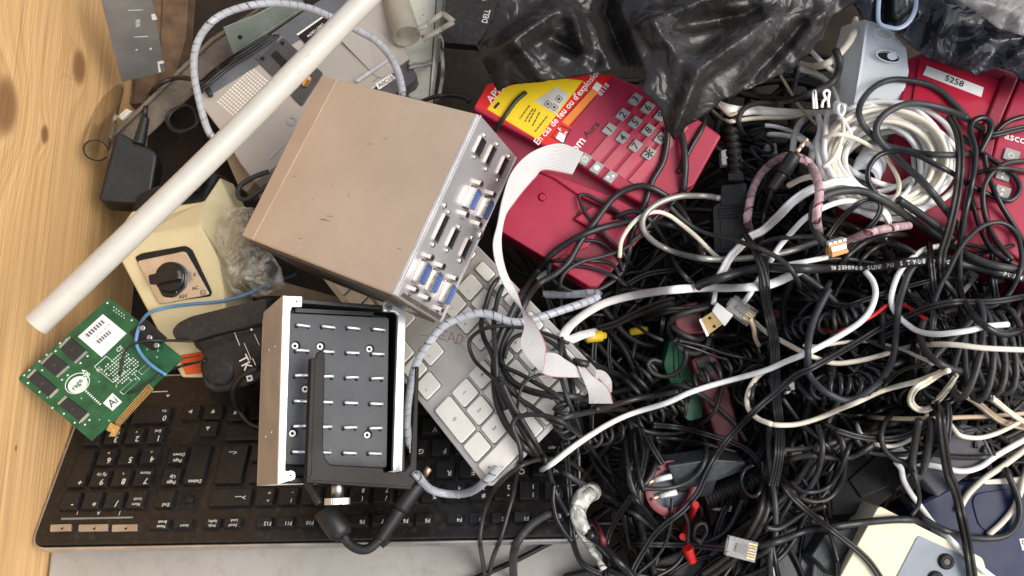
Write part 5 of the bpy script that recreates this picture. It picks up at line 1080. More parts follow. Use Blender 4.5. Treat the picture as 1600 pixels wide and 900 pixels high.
# ---- black cables, lowest first
BC = [
 ([(1150, 140), (1160, 146), (1180, 151), (1210, 156), (1240, 155), (1280, 141), (1304, 124), (1312, 100), (1306, 78)], 11, 1, 'thick soft black cable curving from under the torn bag to the junction box'),
 ([(1090, 150), (1100, 190), (1080, 230), (1060, 270)], 8, 0, 'black cable hanging behind the tip of the torn bag'),
 ([(1212, 164), (1190, 161), (1168, 166), (1156, 180), (1155, 196), (1162, 212)], 8, 1, 'soft black cord arching over the curled cord by the white bundle'),
 ([(1062, 200), (1068, 226), (1071, 260), (1068, 300), (1066, 340), (1072, 380)], 10, 0, 'black cable hanging down from the torn bag tip at the edge of the centre telephone'),
 ([(1044, 196), (1042, 226), (1036, 254), (1022, 278), (1016, 292), (1008, 318), (996, 342), (987, 370), (982, 396), (974, 424), (966, 446), (960, 480)], 8.5, 0, 'black cable running from the torn bag across the red keypad and down'),
 ([(860, 412), (858, 428), (872, 444), (896, 456), (924, 456), (948, 446), (968, 430), (976, 412)], 6, 0, 'black loop lying round the lower corner of the centre telephone'),
 ([(866, 408), (892, 406), (920, 408), (944, 409), (960, 416), (968, 432)], 6, 2, 'black cable across the lowest red rest of the centre telephone, upper one'),
 ([(884, 414), (920, 418), (946, 426), (966, 436), (990, 452)], 6, 0, 'black cable across the lowest red rest of the centre telephone, lower one'),
 ([(900, 372), (912, 375), (936, 378), (956, 392), (968, 408), (974, 424)], 5.5, 0, 'thin black cable bending over the right of the red cradle'),
 ([(1012, 350), (976, 340), (960, 327), (936, 314), (916, 304), (905, 306), (907, 316), (916, 334), (936, 356), (952, 374), (972, 394), (990, 420)], 5, 0, 'thin black loop with its bend resting on the red cradle'),
 ([(1100, 400), (1070, 336), (1040, 306), (1008, 291), (980, 296), (956, 312), (930, 346), (908, 376), (888, 410), (868, 428), (844, 442), (828, 460), (808, 498), (794, 520), (784, 544), (785, 572), (802, 598), (832, 612), (864, 618), (900, 620), (924, 628)], 9.5, 0, 'thick black cable arching over the red cradle and down across the white keyboard'),
 ([(1102, 380), (1068, 360), (1040, 350), (1008, 344), (976, 348), (940, 356), (900, 372), (864, 396), (840, 424), (816, 458), (800, 488), (784, 520), (774, 552), (772, 584), (776, 626), (787, 656), (800, 676), (822, 700), (846, 716)], 9.5, 0, 'thick black cable forming the outer side of the arch over the white keyboard'),
 ([(792, 420), (780, 434), (768, 450), (759, 478), (752, 506), (757, 530), (768, 552), (776, 580), (780, 610)], 7, 0, 'black cable dropping onto the white keyboard left of the ribbon cable'),
 ([(796, 430), (786, 446), (778, 466), (772, 500), (773, 534), (775, 562), (778, 600), (790, 640)], 7, 0, 'second black cable dropping onto the white keyboard beside the ribbon cable'),
 ([(946, 578), (934, 570), (912, 552), (888, 536), (858, 523), (832, 516), (808, 511), (780, 509), (756, 514), (738, 526), (733, 540), (741, 562), (758, 580), (772, 592), (796, 612), (830, 634)], 5.5, 2, 'black loop reaching furthest left over the white keys'),
 ([(920, 600), (900, 576), (880, 552), (860, 534), (830, 522), (806, 526), (794, 540), (788, 560)], 6, 0, 'black cable curving under the lower twist of the ribbon cable'),
 ([(784, 572), (812, 584), (836, 598), (862, 612), (880, 626)], 6, 0, 'black cable slanting across the numeric keys to the ribbon end'),
 ([(780, 590), (804, 614), (816, 626), (840, 642), (862, 658), (880, 668)], 6.5, 0, 'black cable slanting across the lower numeric keys'),
 ([(782, 596), (792, 624), (804, 650), (820, 680), (836, 706), (848, 724)], 7, 2, 'black strand running down beside the enter key of the white keyboard, left one'),
 ([(786, 600), (800, 630), (818, 660), (836, 690), (850, 716), (860, 740)], 7, 0, 'black strand running down beside the enter key of the white keyboard, right one'),
 ([(884, 575), (870, 590), (858, 584), (840, 586), (822, 596), (812, 614), (808, 640)], 4, 0, 'thin black wire looping under the ribbon cable fold'),
 ([(1040, 328), (1020, 346), (1000, 368), (976, 388), (944, 400), (912, 408), (888, 421), (876, 440), (876, 470), (879, 510), (877, 545), (875, 578), (880, 602), (888, 626), (896, 646), (908, 678), (914, 700)], 5.5, 1, 'long thin black cable falling straight past the beige cable bend'),
 ([(1066, 300), (1046, 322), (1028, 336), (1004, 362), (984, 380)], 5, 0, 'thin black cable crossing the steel wire loop'),
 ([(960, 340), (990, 330), (1016, 344), (1040, 380), (1060, 420), (1090, 450), (1110, 470)], 7, 0, 'black cable plunging into the dark tangle right of the centre telephone'),
 ([(870, 500), (900, 494), (940, 492), (980, 500), (1010, 520), (1036, 532)], 5, 1, 'thin black wire lying over the yellow plug sleeve'),
 ([(1004, 500), (1040, 486), (1070, 484), (1100, 480), (1140, 470), (1178, 466)], 11, 1, 'broad dull black cable running under the white flat lead'),
 ([(932, 514), (960, 506), (990, 492), (1020, 480), (1050, 470)], 13, 2, 'broad brownish cable in the shade under the white flat lead'),
 ([(1052, 530), (1045, 512), (1054, 496), (1080, 486), (1110, 480)], 9, 1, 'soft black bend over the maroon block'),
 ([(1050, 510), (1070, 524), (1092, 530), (1106, 520), (1110, 505)], 9, 1, 'soft black loop under the gold data connector'),
 ([(1054, 530), (1066, 546), (1088, 552), (1104, 540), (1108, 524)], 9, 4, 'dusty charcoal loop over the top of the green grip'),
 ([(1068, 536), (1072, 556), (1064, 576), (1044, 588), (1022, 584), (1012, 570), (1020, 562), (1034, 566)], 7, 1, 'dusty black curl lying on the left side of the green grip'),
 ([(1110, 523), (1150, 524), (1190, 526), (1214, 528)], 8, 0, 'straight black cable just below the gold data connector'),
 ([(1146, 518), (1160, 528), (1180, 537), (1200, 534), (1214, 520)], 7, 0, 'black cable dipping under the clear modular plug'),
 ([(1060, 532), (1096, 540), (1130, 552), (1164, 560), (1190, 566)], 5, 0, 'thin black wire over the coiled cord by the handset, upper one'),
 ([(1056, 536), (1090, 546), (1116, 556), (1136, 562)], 4.5, 3, 'thin black wire over the coiled cord by the handset, lower one'),
 ([(1010, 634), (1020, 616), (1040, 606), (1060, 602), (1078, 608), (1100, 620), (1120, 636), (1148, 662), (1166, 690)], 7, 1, 'dusty black cable arching in front of the green grip'),
 ([(1180, 634), (1160, 628), (1150, 612), (1158, 592), (1172, 578), (1186, 574), (1196, 582), (1200, 604)], 13, 3, 'fat glossy black bend left of the four-core flat cable'),
 ([(1130, 600), (1118, 640), (1098, 660), (1070, 674), (1040, 678), (1010, 674), (990, 664), (960, 650), (930, 636)], 6, 1, 'black cable sagging across below the green grip'),
 ([(980, 640), (950, 640), (920, 644), (890, 650), (872, 656)], 8, 1, 'dull black cable above the lower ribbon end'),
 ([(1060, 612), (1030, 618), (1000, 622), (960, 632), (930, 640)], 9, 2, 'dull black cable between ribbon end and green grip'),
 ([(764, 898), (770, 872), (784, 836), (794, 800), (802, 772), (806, 744), (814, 716), (810, 690), (801, 668), (806, 654), (824, 648), (848, 649), (872, 656), (896, 672), (914, 690), (932, 712), (952, 736), (980, 756), (1008, 763), (1040, 763), (1068, 756), (1090, 740), (1102, 718), (1104, 696), (1098, 684)], 6.5, 0, 'very long black cable from the grey casing past the enter key to the mains plug'),
 ([(758, 904), (754, 876), (750, 848), (752, 822), (758, 796), (768, 772), (781, 755), (800, 737), (824, 723), (848, 717), (874, 718), (898, 727), (918, 744), (930, 762), (926, 776)], 6.5, 2, 'black cable arching over the end of the thick white lead'),
 ([(864, 800), (840, 812), (820, 830), (806, 852), (802, 878), (803, 910)], 12, 1, 'thick soft black cable bending down over the grey casing'),
 ([(886, 690), (886, 720), (889, 760), (892, 800), (894, 832), (898, 856), (910, 880), (930, 892), (960, 902)], 8.5, 0, 'flat black cable hanging past the taped lead'),
 ([(846, 702), (858, 736), (866, 764), (876, 786), (888, 806)], 7, 0, 'black cable below the tip of the white lead'),
 ([(866, 756), (864, 780), (869, 808), (882, 832), (894, 846)], 6.5, 3, 'glossy black cable at the right end of the black keyboard'),
 ([(914, 736), (908, 752), (894, 758), (878, 756), (868, 748)], 4, 0, 'small black wire loop right of the white lead tip'),
 ([(868, 728), (900, 750), (928, 764), (960, 782), (988, 800), (1020, 824), (1044, 842)], 7, 4, 'straight grey black cable slanting down to the right of the taped lead'),
 ([(1000, 668), (1008, 700), (1002, 740), (988, 774), (972, 796), (956, 824), (947, 850), (946, 880), (950, 905)], 9, 0, 'flat black twin cable curving down to the bottom right of the taped lead'),
 ([(976, 690), (980, 720), (984, 750), (994, 778)], 8, 0, 'black cable beside the red plastic ring, left one'),
 ([(990, 672), (994, 710), (998, 740), (1006, 768)], 7, 3, 'black cable beside the red plastic ring, right one'),
 ([(1010, 680), (1020, 700), (1036, 726)], 9, 0, 'flat black cable across the top of the red plastic ring'),
 ([(1024, 684), (1060, 686), (1090, 692), (1120, 698), (1150, 706)], 6, 0, 'black cable above the mains plug'),
 ([(1020, 664), (1060, 668), (1100, 678), (1140, 690), (1166, 702), (1186, 722), (1198, 748)], 9, 0, 'flat black twin cable running down past the mains plug to the right'),
 ([(1196, 720), (1198, 760), (1192, 800), (1174, 836), (1152, 862), (1128, 882), (1100, 902)], 18, 2, 'very broad flat brown black cable sweeping down left of the white aluminium bar'),
 ([(1164, 760), (1170, 744), (1180, 740), (1190, 750), (1186, 770), (1176, 776), (1164, 768), (1158, 750), (1164, 734), (1178, 726)], 6, 3, 'small glossy black loop over the ridged hose'),
 ([(990, 778), (1016, 810), (1036, 828), (1056, 840), (1080, 846), (1108, 844), (1132, 832), (1148, 808), (1160, 780)], 8, 0, 'black printed cable curving under the red phono plugs'),
 ([(985, 770), (1010, 800), (1030, 822), (1050, 838), (1066, 846)], 6, 3, 'glossy black cable left of the red phono plugs'),
 ([(990, 850), (1040, 851), (1080, 852), (1136, 857)], 9, 4, 'flat charcoal phone lead ending in the clear modular plug'),
 ([(1050, 778), (1048, 816), (1040, 848), (1024, 872), (996, 896)], 5, 0, 'thin black cable below the mains plug, left one'),
 ([(1062, 790), (1074, 814), (1075, 842), (1068, 866), (1052, 886), (1024, 902)], 5.5, 0, 'thin black cable below the mains plug, middle one'),
 ([(1084, 782), (1096, 796), (1094, 812), (1080, 830), (1070, 838)], 4, 0, 'thin black wire loop right of the red phono plugs'),
 ([(1092, 850), (1104, 832), (1100, 818), (1088, 822), (1084, 838), (1094, 846)], 6, 1, 'dull black cable ring beside the red phono plugs'),
]
for p, wd, k, l in BC:
    tw = ('flat' in l)
    cable(p, wd, CB[k], l, 'twin' if tw else 'round', base=HB0 - .01 if p[0][1] < 880 else .10)
# ---- pale leads of the middle
cable([(968, 402), (971, 376), (984, 354), (1002, 338), (1024, 331), (1044, 336), (1064, 350), (1088, 370), (1112, 394), (1132, 411), (1142, 424)], 6.5, CI, 'cream lead arching above the steel wire', base=HB0)
cable([(1124, 310), (1108, 307), (1090, 306), (1060, 307), (1032, 316), (1012, 330), (1004, 346), (1008, 364), (1028, 382), (1060, 396), (1100, 404), (1140, 405), (1180, 402), (1220, 396), (1260, 384), (1290, 372)], 9, [mat('galvanised wire rope', (.36, .35, .31), .4, .55, dust=.15)], 'twisted steel wire rope bent into a wide loop', 'rope', base=HB0, rope=(6, 900, .22), nseg=24, name='wire_rope')
cable([(1360, 308), (1376, 324), (1388, 344), (1386, 364), (1378, 384)], 11, CW, 'broad white lead bending down below the coil', 'twin', base=.15)
cable([(1122, 436), (1128, 426), (1140, 404), (1156, 386), (1172, 370), (1192, 360), (1216, 338), (1240, 314), (1268, 296), (1292, 289), (1312, 284), (1336, 290), (1356, 308)], 12, CW, 'broad flat white cable rising from the tangle to the coil', 'twin', base=.14)
cable([(1164, 470), (1174, 456), (1186, 436), (1204, 408), (1216, 388), (1236, 364), (1260, 340), (1290, 323), (1320, 314), (1344, 316)], 7.5, CW, 'white lead parallel below the broad flat white cable', base=.14)
cable([(932, 518), (908, 524), (890, 531), (880, 527), (890, 510), (912, 492), (944, 474), (988, 462), (1040, 454), (1090, 450), (1140, 450), (1180, 448), (1204, 444), (1236, 430), (1262, 414)], 10, [CW], 'long flat white lead with a sharp beige bend at its left end', 'oval', base=HB0 + .02)
cable([(1190, 424), (1230, 414), (1262, 408), (1292, 402)], 7, CW, 'short white lead running into the copper connector', base=.14)
cable([(1114, 476), (1117, 462), (1118, 450)], 7, CW, 'short white lead of the gold data connector', base=.15)
cable([(1270, 512), (1304, 518), (1336, 508), (1366, 492), (1388, 476), (1408, 476), (1428, 486), (1448, 499)], 5, CR, 'bright red wire across the middle right of the heap', base=HB0 + .02)
cable([(1256, 540), (1280, 541), (1310, 536), (1350, 533), (1380, 538), (1410, 546), (1436, 558), (1458, 568)], 5, CI, 'thin cream lead just above the long beige lead')
cable([(1166, 495), (1180, 504), (1196, 518), (1220, 532), (1254, 550), (1276, 560), (1300, 567), (1320, 567), (1350, 562), (1380, 554), (1420, 542), (1460, 538), (1494, 539), (1540, 544), (1610, 547)], 7, CI, 'long beige lead from the clear modular plug to the right edge', base=HB0 + .015)
cable([(1172, 498), (1178, 514), (1180, 528), (1186, 540)], 6.5, CBE, 'short beige lead bending down under the clear modular plug')
cable([(1470, 384), (1444, 390), (1420, 408), (1404, 428), (1394, 456), (1393, 474), (1399, 488), (1412, 502), (1434, 517), (1460, 522), (1490, 520), (1516, 516), (1540, 510), (1574, 507)], 7.5, CW, 'white lead bent into an open ring left of the tall black cables', base=HB0 + .03)
cable([(1356, 652), (1400, 654), (1460, 654), (1500, 652), (1550, 650), (1610, 645)], 6.5, CBE, 'beige lead lying straight below the big black coil', base=HB0)
cable([(1488, 604), (1494, 612), (1520, 624), (1550, 648), (1570, 660), (1610, 670)], 10, CBE, 'broad beige flat lead slanting below the big black coil', 'twin', base=HB0 + .01)
cable([(1550, 622), (1560, 630), (1580, 646), (1610, 666)], 9, CI, 'short beige flat lead near the right edge, above the broad one', 'twin', base=HB0 + .02)
cable([(1338, 662), (1346, 680), (1366, 693), (1392, 697), (1416, 690), (1434, 674), (1446, 656), (1448, 640)], 6, CI, 'cream lead curving under the black looped plug', base=HB0 + .02)
cable([(1420, 722), (1460, 728), (1500, 736), (1530, 730), (1560, 710), (1610, 682)], 8, CW, 'white lead sagging over the slate adapter', base=.17)
cable([(1484, 662), (1490, 670), (1502, 681), (1530, 684), (1560, 676), (1592, 660)], 6.5, CI, 'cream lead curving above the slate adapter', base=.16)
cable([(1498, 800), (1504, 786), (1516, 768), (1540, 746), (1570, 726), (1612, 694)], 9, CI, 'cream lead crossing the navy case, left one', base=.15)
cable([(1608, 735), (1600, 748), (1594, 770), (1584, 794), (1566, 816), (1544, 836)], 8, CI, 'cream lead crossing the navy case, right one', base=.15)
cable([(1400, 722), (1408, 732), (1412, 750), (1424, 772), (1440, 794), (1460, 820), (1486, 844), (1510, 868), (1530, 886), (1556, 906)], 8, CW, 'white lead running down past the cream device', base=.16)

B2 = [
 ([(1202, 660), (1201, 700), (1204, 736), (1210, 776), (1212, 812), (1211, 840), (1200, 858), (1180, 870), (1164, 875)], 8, 4, 'charcoal cable hanging past the white aluminium bar', 'round'),
 ([(1296, 440), (1280, 478), (1268, 508), (1262, 544), (1262, 576), (1270, 594), (1290, 612), (1320, 625), (1346, 618), (1368, 602), (1384, 584), (1396, 556), (1400, 520), (1404, 480), (1410, 456), (1420, 428), (1434, 410), (1450, 399)], 9, 4, 'charcoal cable curving round in a wide U at centre right', 'round'),
 ([(1302, 428), (1320, 404), (1346, 382), (1370, 370), (1396, 366), (1424, 369), (1450, 378)], 8, 2, 'brown black cable arching above the printed thick cable', 'round'),
 ([(1340, 414), (1350, 402), (1366, 388), (1384, 381), (1408, 384), (1430, 396)], 7, 0, 'black cable arching lower above the printed thick cable', 'round'),
 ([(1184, 384), (1210, 374), (1240, 370), (1274, 370), (1306, 373)], 7, 1, 'black cable crossing the broad flat white cable', 'round'),
 ([(1292, 372), (1314, 342), (1340, 320), (1364, 312), (1376, 320), (1372, 338), (1356, 358), (1336, 378), (1318, 398)], 7.5, 0, 'glossy black twin lead bent into a narrow loop right of the copper connector', 'twin'),
 ([(1090, 448), (1100, 442), (1140, 430), (1170, 422), (1200, 418), (1260, 420), (1320, 418), (1350, 419), (1380, 416), (1420, 410), (1460, 408), (1500, 412), (1540, 421), (1590, 433), (1620, 440)], 14, 0, 'PRINTED', 'round'),
 ([(1294, 386), (1280, 371), (1272, 354), (1270, 332), (1278, 314), (1296, 303), (1320, 298), (1346, 299), (1370, 308), (1400, 326), (1430, 346), (1460, 366), (1484, 382), (1506, 396), (1540, 411), (1570, 418), (1600, 421)], 11, 1, 'thick black cable swinging from the white coil across to the right edge', 'round'),
 ([(1404, 312), (1440, 336), (1470, 358), (1490, 376)], 11, 0, 'thick black cable hidden below the one from the coil', 'round'),
 ([(1452, 376), (1456, 420), (1460, 450), (1466, 476), (1474, 496)], 9, 3, 'bluish black flat cable running down behind the grey plug', 'twin'),
 ([(1540, 204), (1518, 191), (1498, 170), (1472, 144), (1444, 130), (1400, 124), (1372, 132), (1352, 150), (1342, 172), (1348, 194), (1364, 212), (1384, 227), (1420, 236), (1452, 241), (1494, 242), (1524, 238)], 9, 4, 'charcoal cable making the uppermost loop over the junction box', 'round'),
 ([(1512, 186), (1480, 172), (1450, 164), (1420, 162), (1392, 172), (1374, 188), (1369, 206), (1378, 224), (1396, 242), (1420, 264), (1440, 282), (1456, 300), (1472, 320), (1490, 344), (1506, 372)], 10, 4, 'charcoal cable making the second loop and falling across the white coil', 'round'),
 ([(1370, 304), (1359, 288), (1356, 270), (1362, 254), (1376, 241), (1404, 236), (1432, 242), (1460, 256), (1490, 272), (1520, 292), (1550, 306), (1574, 314), (1588, 306), (1593, 292), (1584, 274), (1560, 256), (1536, 240), (1520, 228), (1504, 214)], 7.5, 3, 'glossy black cable looping over the white coil and the right telephone', 'round'),
 ([(1604, 181), (1580, 188), (1562, 200), (1550, 216)], 7, 3, 'glossy black cable entering at the right edge above the maker name', 'round'),
 ([(1608, 198), (1580, 204), (1556, 210), (1534, 213)], 9, 0, 'black cable entering at the right edge beside the maker name', 'twin'),
 ([(1538, 240), (1540, 256), (1543, 270), (1550, 290), (1564, 320), (1580, 346), (1598, 376), (1606, 392)], 7.5, 3, 'glossy black cable slanting down across the grey phone keys', 'round'),
 ([(1606, 251), (1576, 254), (1558, 263), (1544, 278), (1536, 300), (1538, 330), (1548, 360), (1564, 386), (1582, 406)], 7.5, 2, 'brown black cable curving down the right telephone', 'round'),
 ([(1606, 269), (1576, 263), (1550, 264), (1524, 271)], 6.5, 0, 'black cable crossing the right telephone above the arrow keys', 'round'),
 ([(1514, 296), (1526, 340), (1538, 372), (1554, 394), (1576, 408)], 7, 3, 'shiny black cable left of the brown one on the right telephone', 'round'),
 ([(1484, 182), (1496, 206), (1500, 232), (1500, 262), (1496, 300), (1488, 340), (1480, 370), (1472, 396), (1470, 420), (1472, 444)], 12, 2, 'flat brown black cable running down over the white coil edge', 'twin'),
 ([(1530, 240), (1547, 206), (1546, 190), (1534, 184), (1519, 191), (1516, 206), (1523, 232), (1522, 262), (1515, 300), (1506, 340), (1502, 372), (1499, 400), (1500, 450), (1508, 476), (1526, 498), (1546, 514), (1568, 522), (1592, 518), (1612, 508)], 9, 3, 'glossy black cable with a small eye loop at its top and a long fall', 'round'),
 ([(1416, 620), (1432, 602), (1446, 580), (1452, 552), (1456, 510), (1460, 474), (1470, 446), (1482, 424), (1500, 388), (1520, 365), (1540, 351), (1564, 348), (1584, 360), (1594, 382), (1595, 418), (1580, 454), (1562, 473), (1540, 480), (1510, 474)], 6.5, 0, 'thin black cable drawn into a tall ring at the right', 'round'),
 ([(1420, 614), (1408, 625), (1384, 638), (1360, 646), (1330, 649), (1300, 644), (1282, 638), (1260, 626), (1238, 612)], 5.5, 3, 'thin shiny black cable sagging across the centre right', 'round'),
 ([(1444, 498), (1438, 520), (1443, 542), (1456, 560), (1480, 574), (1500, 580)], 9, 1, 'thick black lead with a knurled collar left of the big coil', 'round'),
 ([(1376, 608), (1392, 590), (1416, 576), (1448, 569)], 8, 0, 'short black cable rising to the big coil', 'twin'),
 ([(1224, 720), (1260, 712), (1290, 714), (1316, 716), (1340, 710), (1364, 694)], 8, 2, 'brown black cable bridging the black rings', 'round'),
 ([(1268, 662), (1296, 666), (1314, 686), (1319, 720), (1314, 752), (1298, 776), (1276, 784), (1252, 778), (1236, 764), (1218, 744)], 8.5, 2, 'brown black cable forming the larger ring above the framed panel', 'round'),
 ([(1278, 666), (1285, 696), (1280, 730), (1266, 760), (1250, 778)], 8, 0, 'black cable inside the larger ring above the framed panel', 'round'),
 ([(1330, 690), (1310, 740), (1288, 764), (1256, 768), (1236, 752)], 6, 0, 'thin black cable through the ring above the framed panel', 'round'),
 ([(1306, 672), (1340, 682), (1376, 686), (1410, 682), (1436, 670), (1458, 652)], 9, 0, 'black twin cable curving in front of the coiled cord at centre right', 'twin'),
 ([(1402, 640), (1384, 658), (1377, 680), (1382, 702), (1400, 718), (1424, 722), (1450, 714), (1470, 698), (1478, 680)], 7.5, 0, 'black cable making a round ring left of the slate adapter', 'round'),
 ([(1436, 656), (1430, 690), (1426, 722), (1430, 744), (1440, 742), (1447, 716), (1454, 682), (1456, 656)], 10, 1, 'stiff black lead doubled into a long eye left of the slate adapter', 'round'),
 ([(1480, 620), (1483, 650), (1480, 684), (1474, 700)], 9, 4, 'charcoal strand beside the flat vertical cable', 'twin'),
 ([(1186, 853), (1220, 844), (1260, 829), (1300, 823), (1370, 814), (1420, 812), (1450, 820)], 10, 0, 'thick black cable lying across the framed panel and the cream device', 'round'),
 ([(1196, 824), (1216, 826), (1240, 812), (1258, 800), (1290, 790)], 8, 0, 'black cable behind the top of the framed panel', 'round'),
 ([(1404, 770), (1432, 800), (1452, 816), (1480, 830), (1520, 840), (1560, 840), (1583, 828), (1593, 804), (1590, 776), (1576, 744), (1566, 722)], 9, 0, 'black cable curving over the navy case', 'round'),
 ([(1426, 735), (1434, 760), (1436, 786), (1424, 806)], 6, 0, 'black lead below the doubled eye', 'round'),
 ([(1214, 738), (1230, 766), (1248, 786), (1280, 813), (1310, 836), (1340, 860), (1360, 880), (1378, 906)], 9, 2, 'brown flat cable slanting down over the corner of the cream device', 'twin'),
 ([(1192, 400), (1194, 440), (1197, 470), (1203, 500), (1209, 530), (1211, 560), (1211, 596), (1213, 624), (1217, 660), (1218, 700), (1214, 730), (1208, 758)], 15, 0, 'four-core flat black cable hanging straight down the middle right', 'quad'),
 ([(1164, 366), (1178, 388), (1188, 412), (1194, 432), (1197, 450)], 10, 0, 'short black twin lead running into the top of the four-core flat cable', 'twin'),
 ([(1450, 594), (1474, 598), (1490, 610), (1486, 624), (1470, 630)], 12, 3, 'glossy black flat tie round the beige loop', 'twin'),
 ([(1466, 622), (1469, 650), (1475, 700), (1482, 740), (1492, 764), (1503, 810), (1513, 860), (1520, 906)], 14, 2, 'broad flat black cable falling straight down over the navy case', 'twin'),
 ([(1046, 322), (1066, 342), (1088, 358), (1112, 367), (1156, 378), (1188, 389), (1212, 401), (1232, 416), (1245, 436), (1256, 462)], 7, 1, 'dark cable crossing the wire rope and the white flat cable', 'round'),
]
for p, wd, k, l, pr in B2:
    if l == 'PRINTED':
        r = wd*MMPX/2; C = drape(p, r, HB0 + .03); b = MB(); b.sweep(C, r, 'round', 0, 16); stamp(C, r)
        T, N, B = frames_along(C); s_ = 'YM E330960 SUNF PU STYLE 20549 PC    C'
        def onc(px0, px1, s_):
            pxs = 800 + FPX*((C - CA) @ CX)/((C - CA) @ CZ)
            ss = np.concatenate([[0], np.cumsum(np.linalg.norm(np.diff(C, axis=0), axis=1))]); x = ss[int(np.argmin(abs(pxs - px0)))]
            for ch in s_:
                if ch != ' ':
                    i = min(len(C) - 1, int(np.searchsorted(ss, x))); c = np.array([np.interp(x, ss, C[:, q]) for q in range(3)]); V, Fc = text_geo(ch); sz = .0044
                    fw = CA - c; fw = fw/np.linalg.norm(fw); n_ = fw - T[i]*(fw @ T[i]); n_ /= np.linalg.norm(n_); bb = np.cross(n_, T[i])
                    b.add([tuple(c + T[i]*a*sz + n_*(math.sqrt(max(1e-9, r*r - (e*sz)**2)) + .00015) + bb*e*sz) for a, e, _ in V], Fc, 1)
                x += .0027 if ch in ' I1' else .0034
        onc(1294, 1498, s_); onc(1564, 1600, 'PU AWM')
        tag(b.build('cable', [CB[0], m_white], center=True), 'thick black cable with white printed letters running across the right half', 'cable')
        continue
    cable(p, wd, CB[k], l, pr, base=HB0 if p[0][1] < 740 else .12)
cable([(1186, 655), (1206, 663), (1236, 664), (1262, 659), (1290, 649), (1312, 639), (1340, 628), (1380, 610), (1432, 596), (1454, 588), (1482, 579)], 7, CI, 'long cream lead rising to the right above the coiled cords', base=HB0 + .02)
cable([(1198, 577), (1180, 593), (1168, 616), (1169, 638), (1184, 654), (1206, 663)], 7, CI, 'cream lead curling behind the four-core flat cable', base=HB0 + .02)
cable([(1470, 582), (1446, 598), (1432, 606), (1424, 618), (1424, 630), (1436, 640), (1452, 638), (1466, 624), (1480, 608), (1493, 588)], 9, CI, 'beige flat lead turned in a small open loop through the black tie', 'twin', base=HB0 + .03)
o, C34 = cable([(846, 734), (864, 723), (888, 704), (916, 684), (952, 662), (988, 646), (1040, 630), (1076, 614), (1112, 602), (1164, 588), (1198, 578), (1230, 564), (1260, 552), (1290, 537), (1316, 522), (1342, 505), (1358, 488), (1366, 470), (1368, 454), (1363, 438), (1352, 424)], 8, CW, 'long white lead from the black keyboard across the coiled cords to the red wire', base=HB0 + .03)
cable([(1612, 461), (1560, 470), (1520, 472), (1490, 472), (1460, 478), (1420, 492), (1380, 510), (1340, 534), (1310, 552), (1270, 574), (1240, 589), (1212, 614), (1188, 634), (1160, 662), (1136, 688), (1116, 718), (1102, 744), (1090, 770), (1066, 798), (1040, 818), (1020, 838), (1006, 860), (992, 884), (984, 905)], 9, CB[0], 'longest flat black twin lead running from the right edge down to the bottom', 'twin', base=HB0 + .03)
cable([(1296, 452), (1282, 478), (1270, 506), (1263, 540), (1263, 570)], 8.5, CB[4], 'charcoal cable standing left of the red wire', base=HB0 + .05)

# ---- wires of the left side
cable([(462, 428), (448, 434), (420, 442), (390, 458), (350, 470), (300, 475), (262, 480), (232, 490), (218, 510), (213, 535), (222, 555), (240, 573), (260, 586)], 5, CBL, 'thin blue wire crossing the ivory switch box', it=60)
cable([(300, 533), (258, 532), (224, 533), (199, 544), (191, 567), (186, 600), (190, 613), (200, 614), (219, 606), (250, 585), (284, 572), (322, 563)], 4, CB[0], 'thin black wire bent in a hook on the green circuit board', it=60)
cable([(227, 186), (228, 165), (240, 140), (262, 125), (290, 122), (318, 132), (330, 150)], 8, CB[0], 'black cord of the adapter arching by the pine wall', it=60)
for k in range(4): cable([(300 + k*3, 140 + k*3), (340 + k*4, 105 + k*2), (385 + k*5, 74 + k*2), (420 + k*5, 55)], 4.5, CB[k % 2], 'thin black wire of the bundle beside the green bracket', group='wires beside the green bracket', base=.10, it=40)
pts = [(286 + (24 + 3*math.sin(k))*math.cos(2*math.pi*k/10), 186 + (20 + 3*math.cos(k*1.3))*math.sin(2*math.pi*k/10)) for k in range(52)]
cable(pts, 4.5, CB[0], 'small coil of thin black cord beside the adapter', base=.09, it=20, name='cable_coil')
cable([(412, 573), (392, 579), (374, 592), (364, 614), (372, 640), (392, 662), (412, 668)], 8, CB[0], 'black cord looping out from under the pin box', it=50)
cable([(420, 268), (398, 276), (376, 290), (372, 306), (384, 312), (404, 300), (424, 286)], 8, CB[4], 'dark cord loop between the champagne box and the ivory box', base=.14, it=30)
cable([(640, 100), (660, 97), (684, 88), (691, 72), (690, 58)], 5, CGR, 'light grey cord strand over the cream panel, upper one', it=30)
cable([(640, 106), (664, 102), (686, 94), (692, 82)], 5, CGR, 'light grey cord strand over the cream panel, lower one', it=30)
cable([(686, 50), (690, 80), (692, 110), (688, 140), (682, 160)], 6, CGR, 'light grey cord falling along the edge of the cream panel', it=30)
cable([(660, 158), (680, 151), (705, 149), (725, 152), (734, 160)], 7, CB[0], 'black cable in the dark gap behind the champagne box', base=.14, it=60)
cable([(822, 144), (806, 158), (790, 180), (772, 206)], 6.5, [cmat('dark olive cord', (.022, .022, .012), .4)], 'dark olive cord lying across the yellow sticker', it=60)

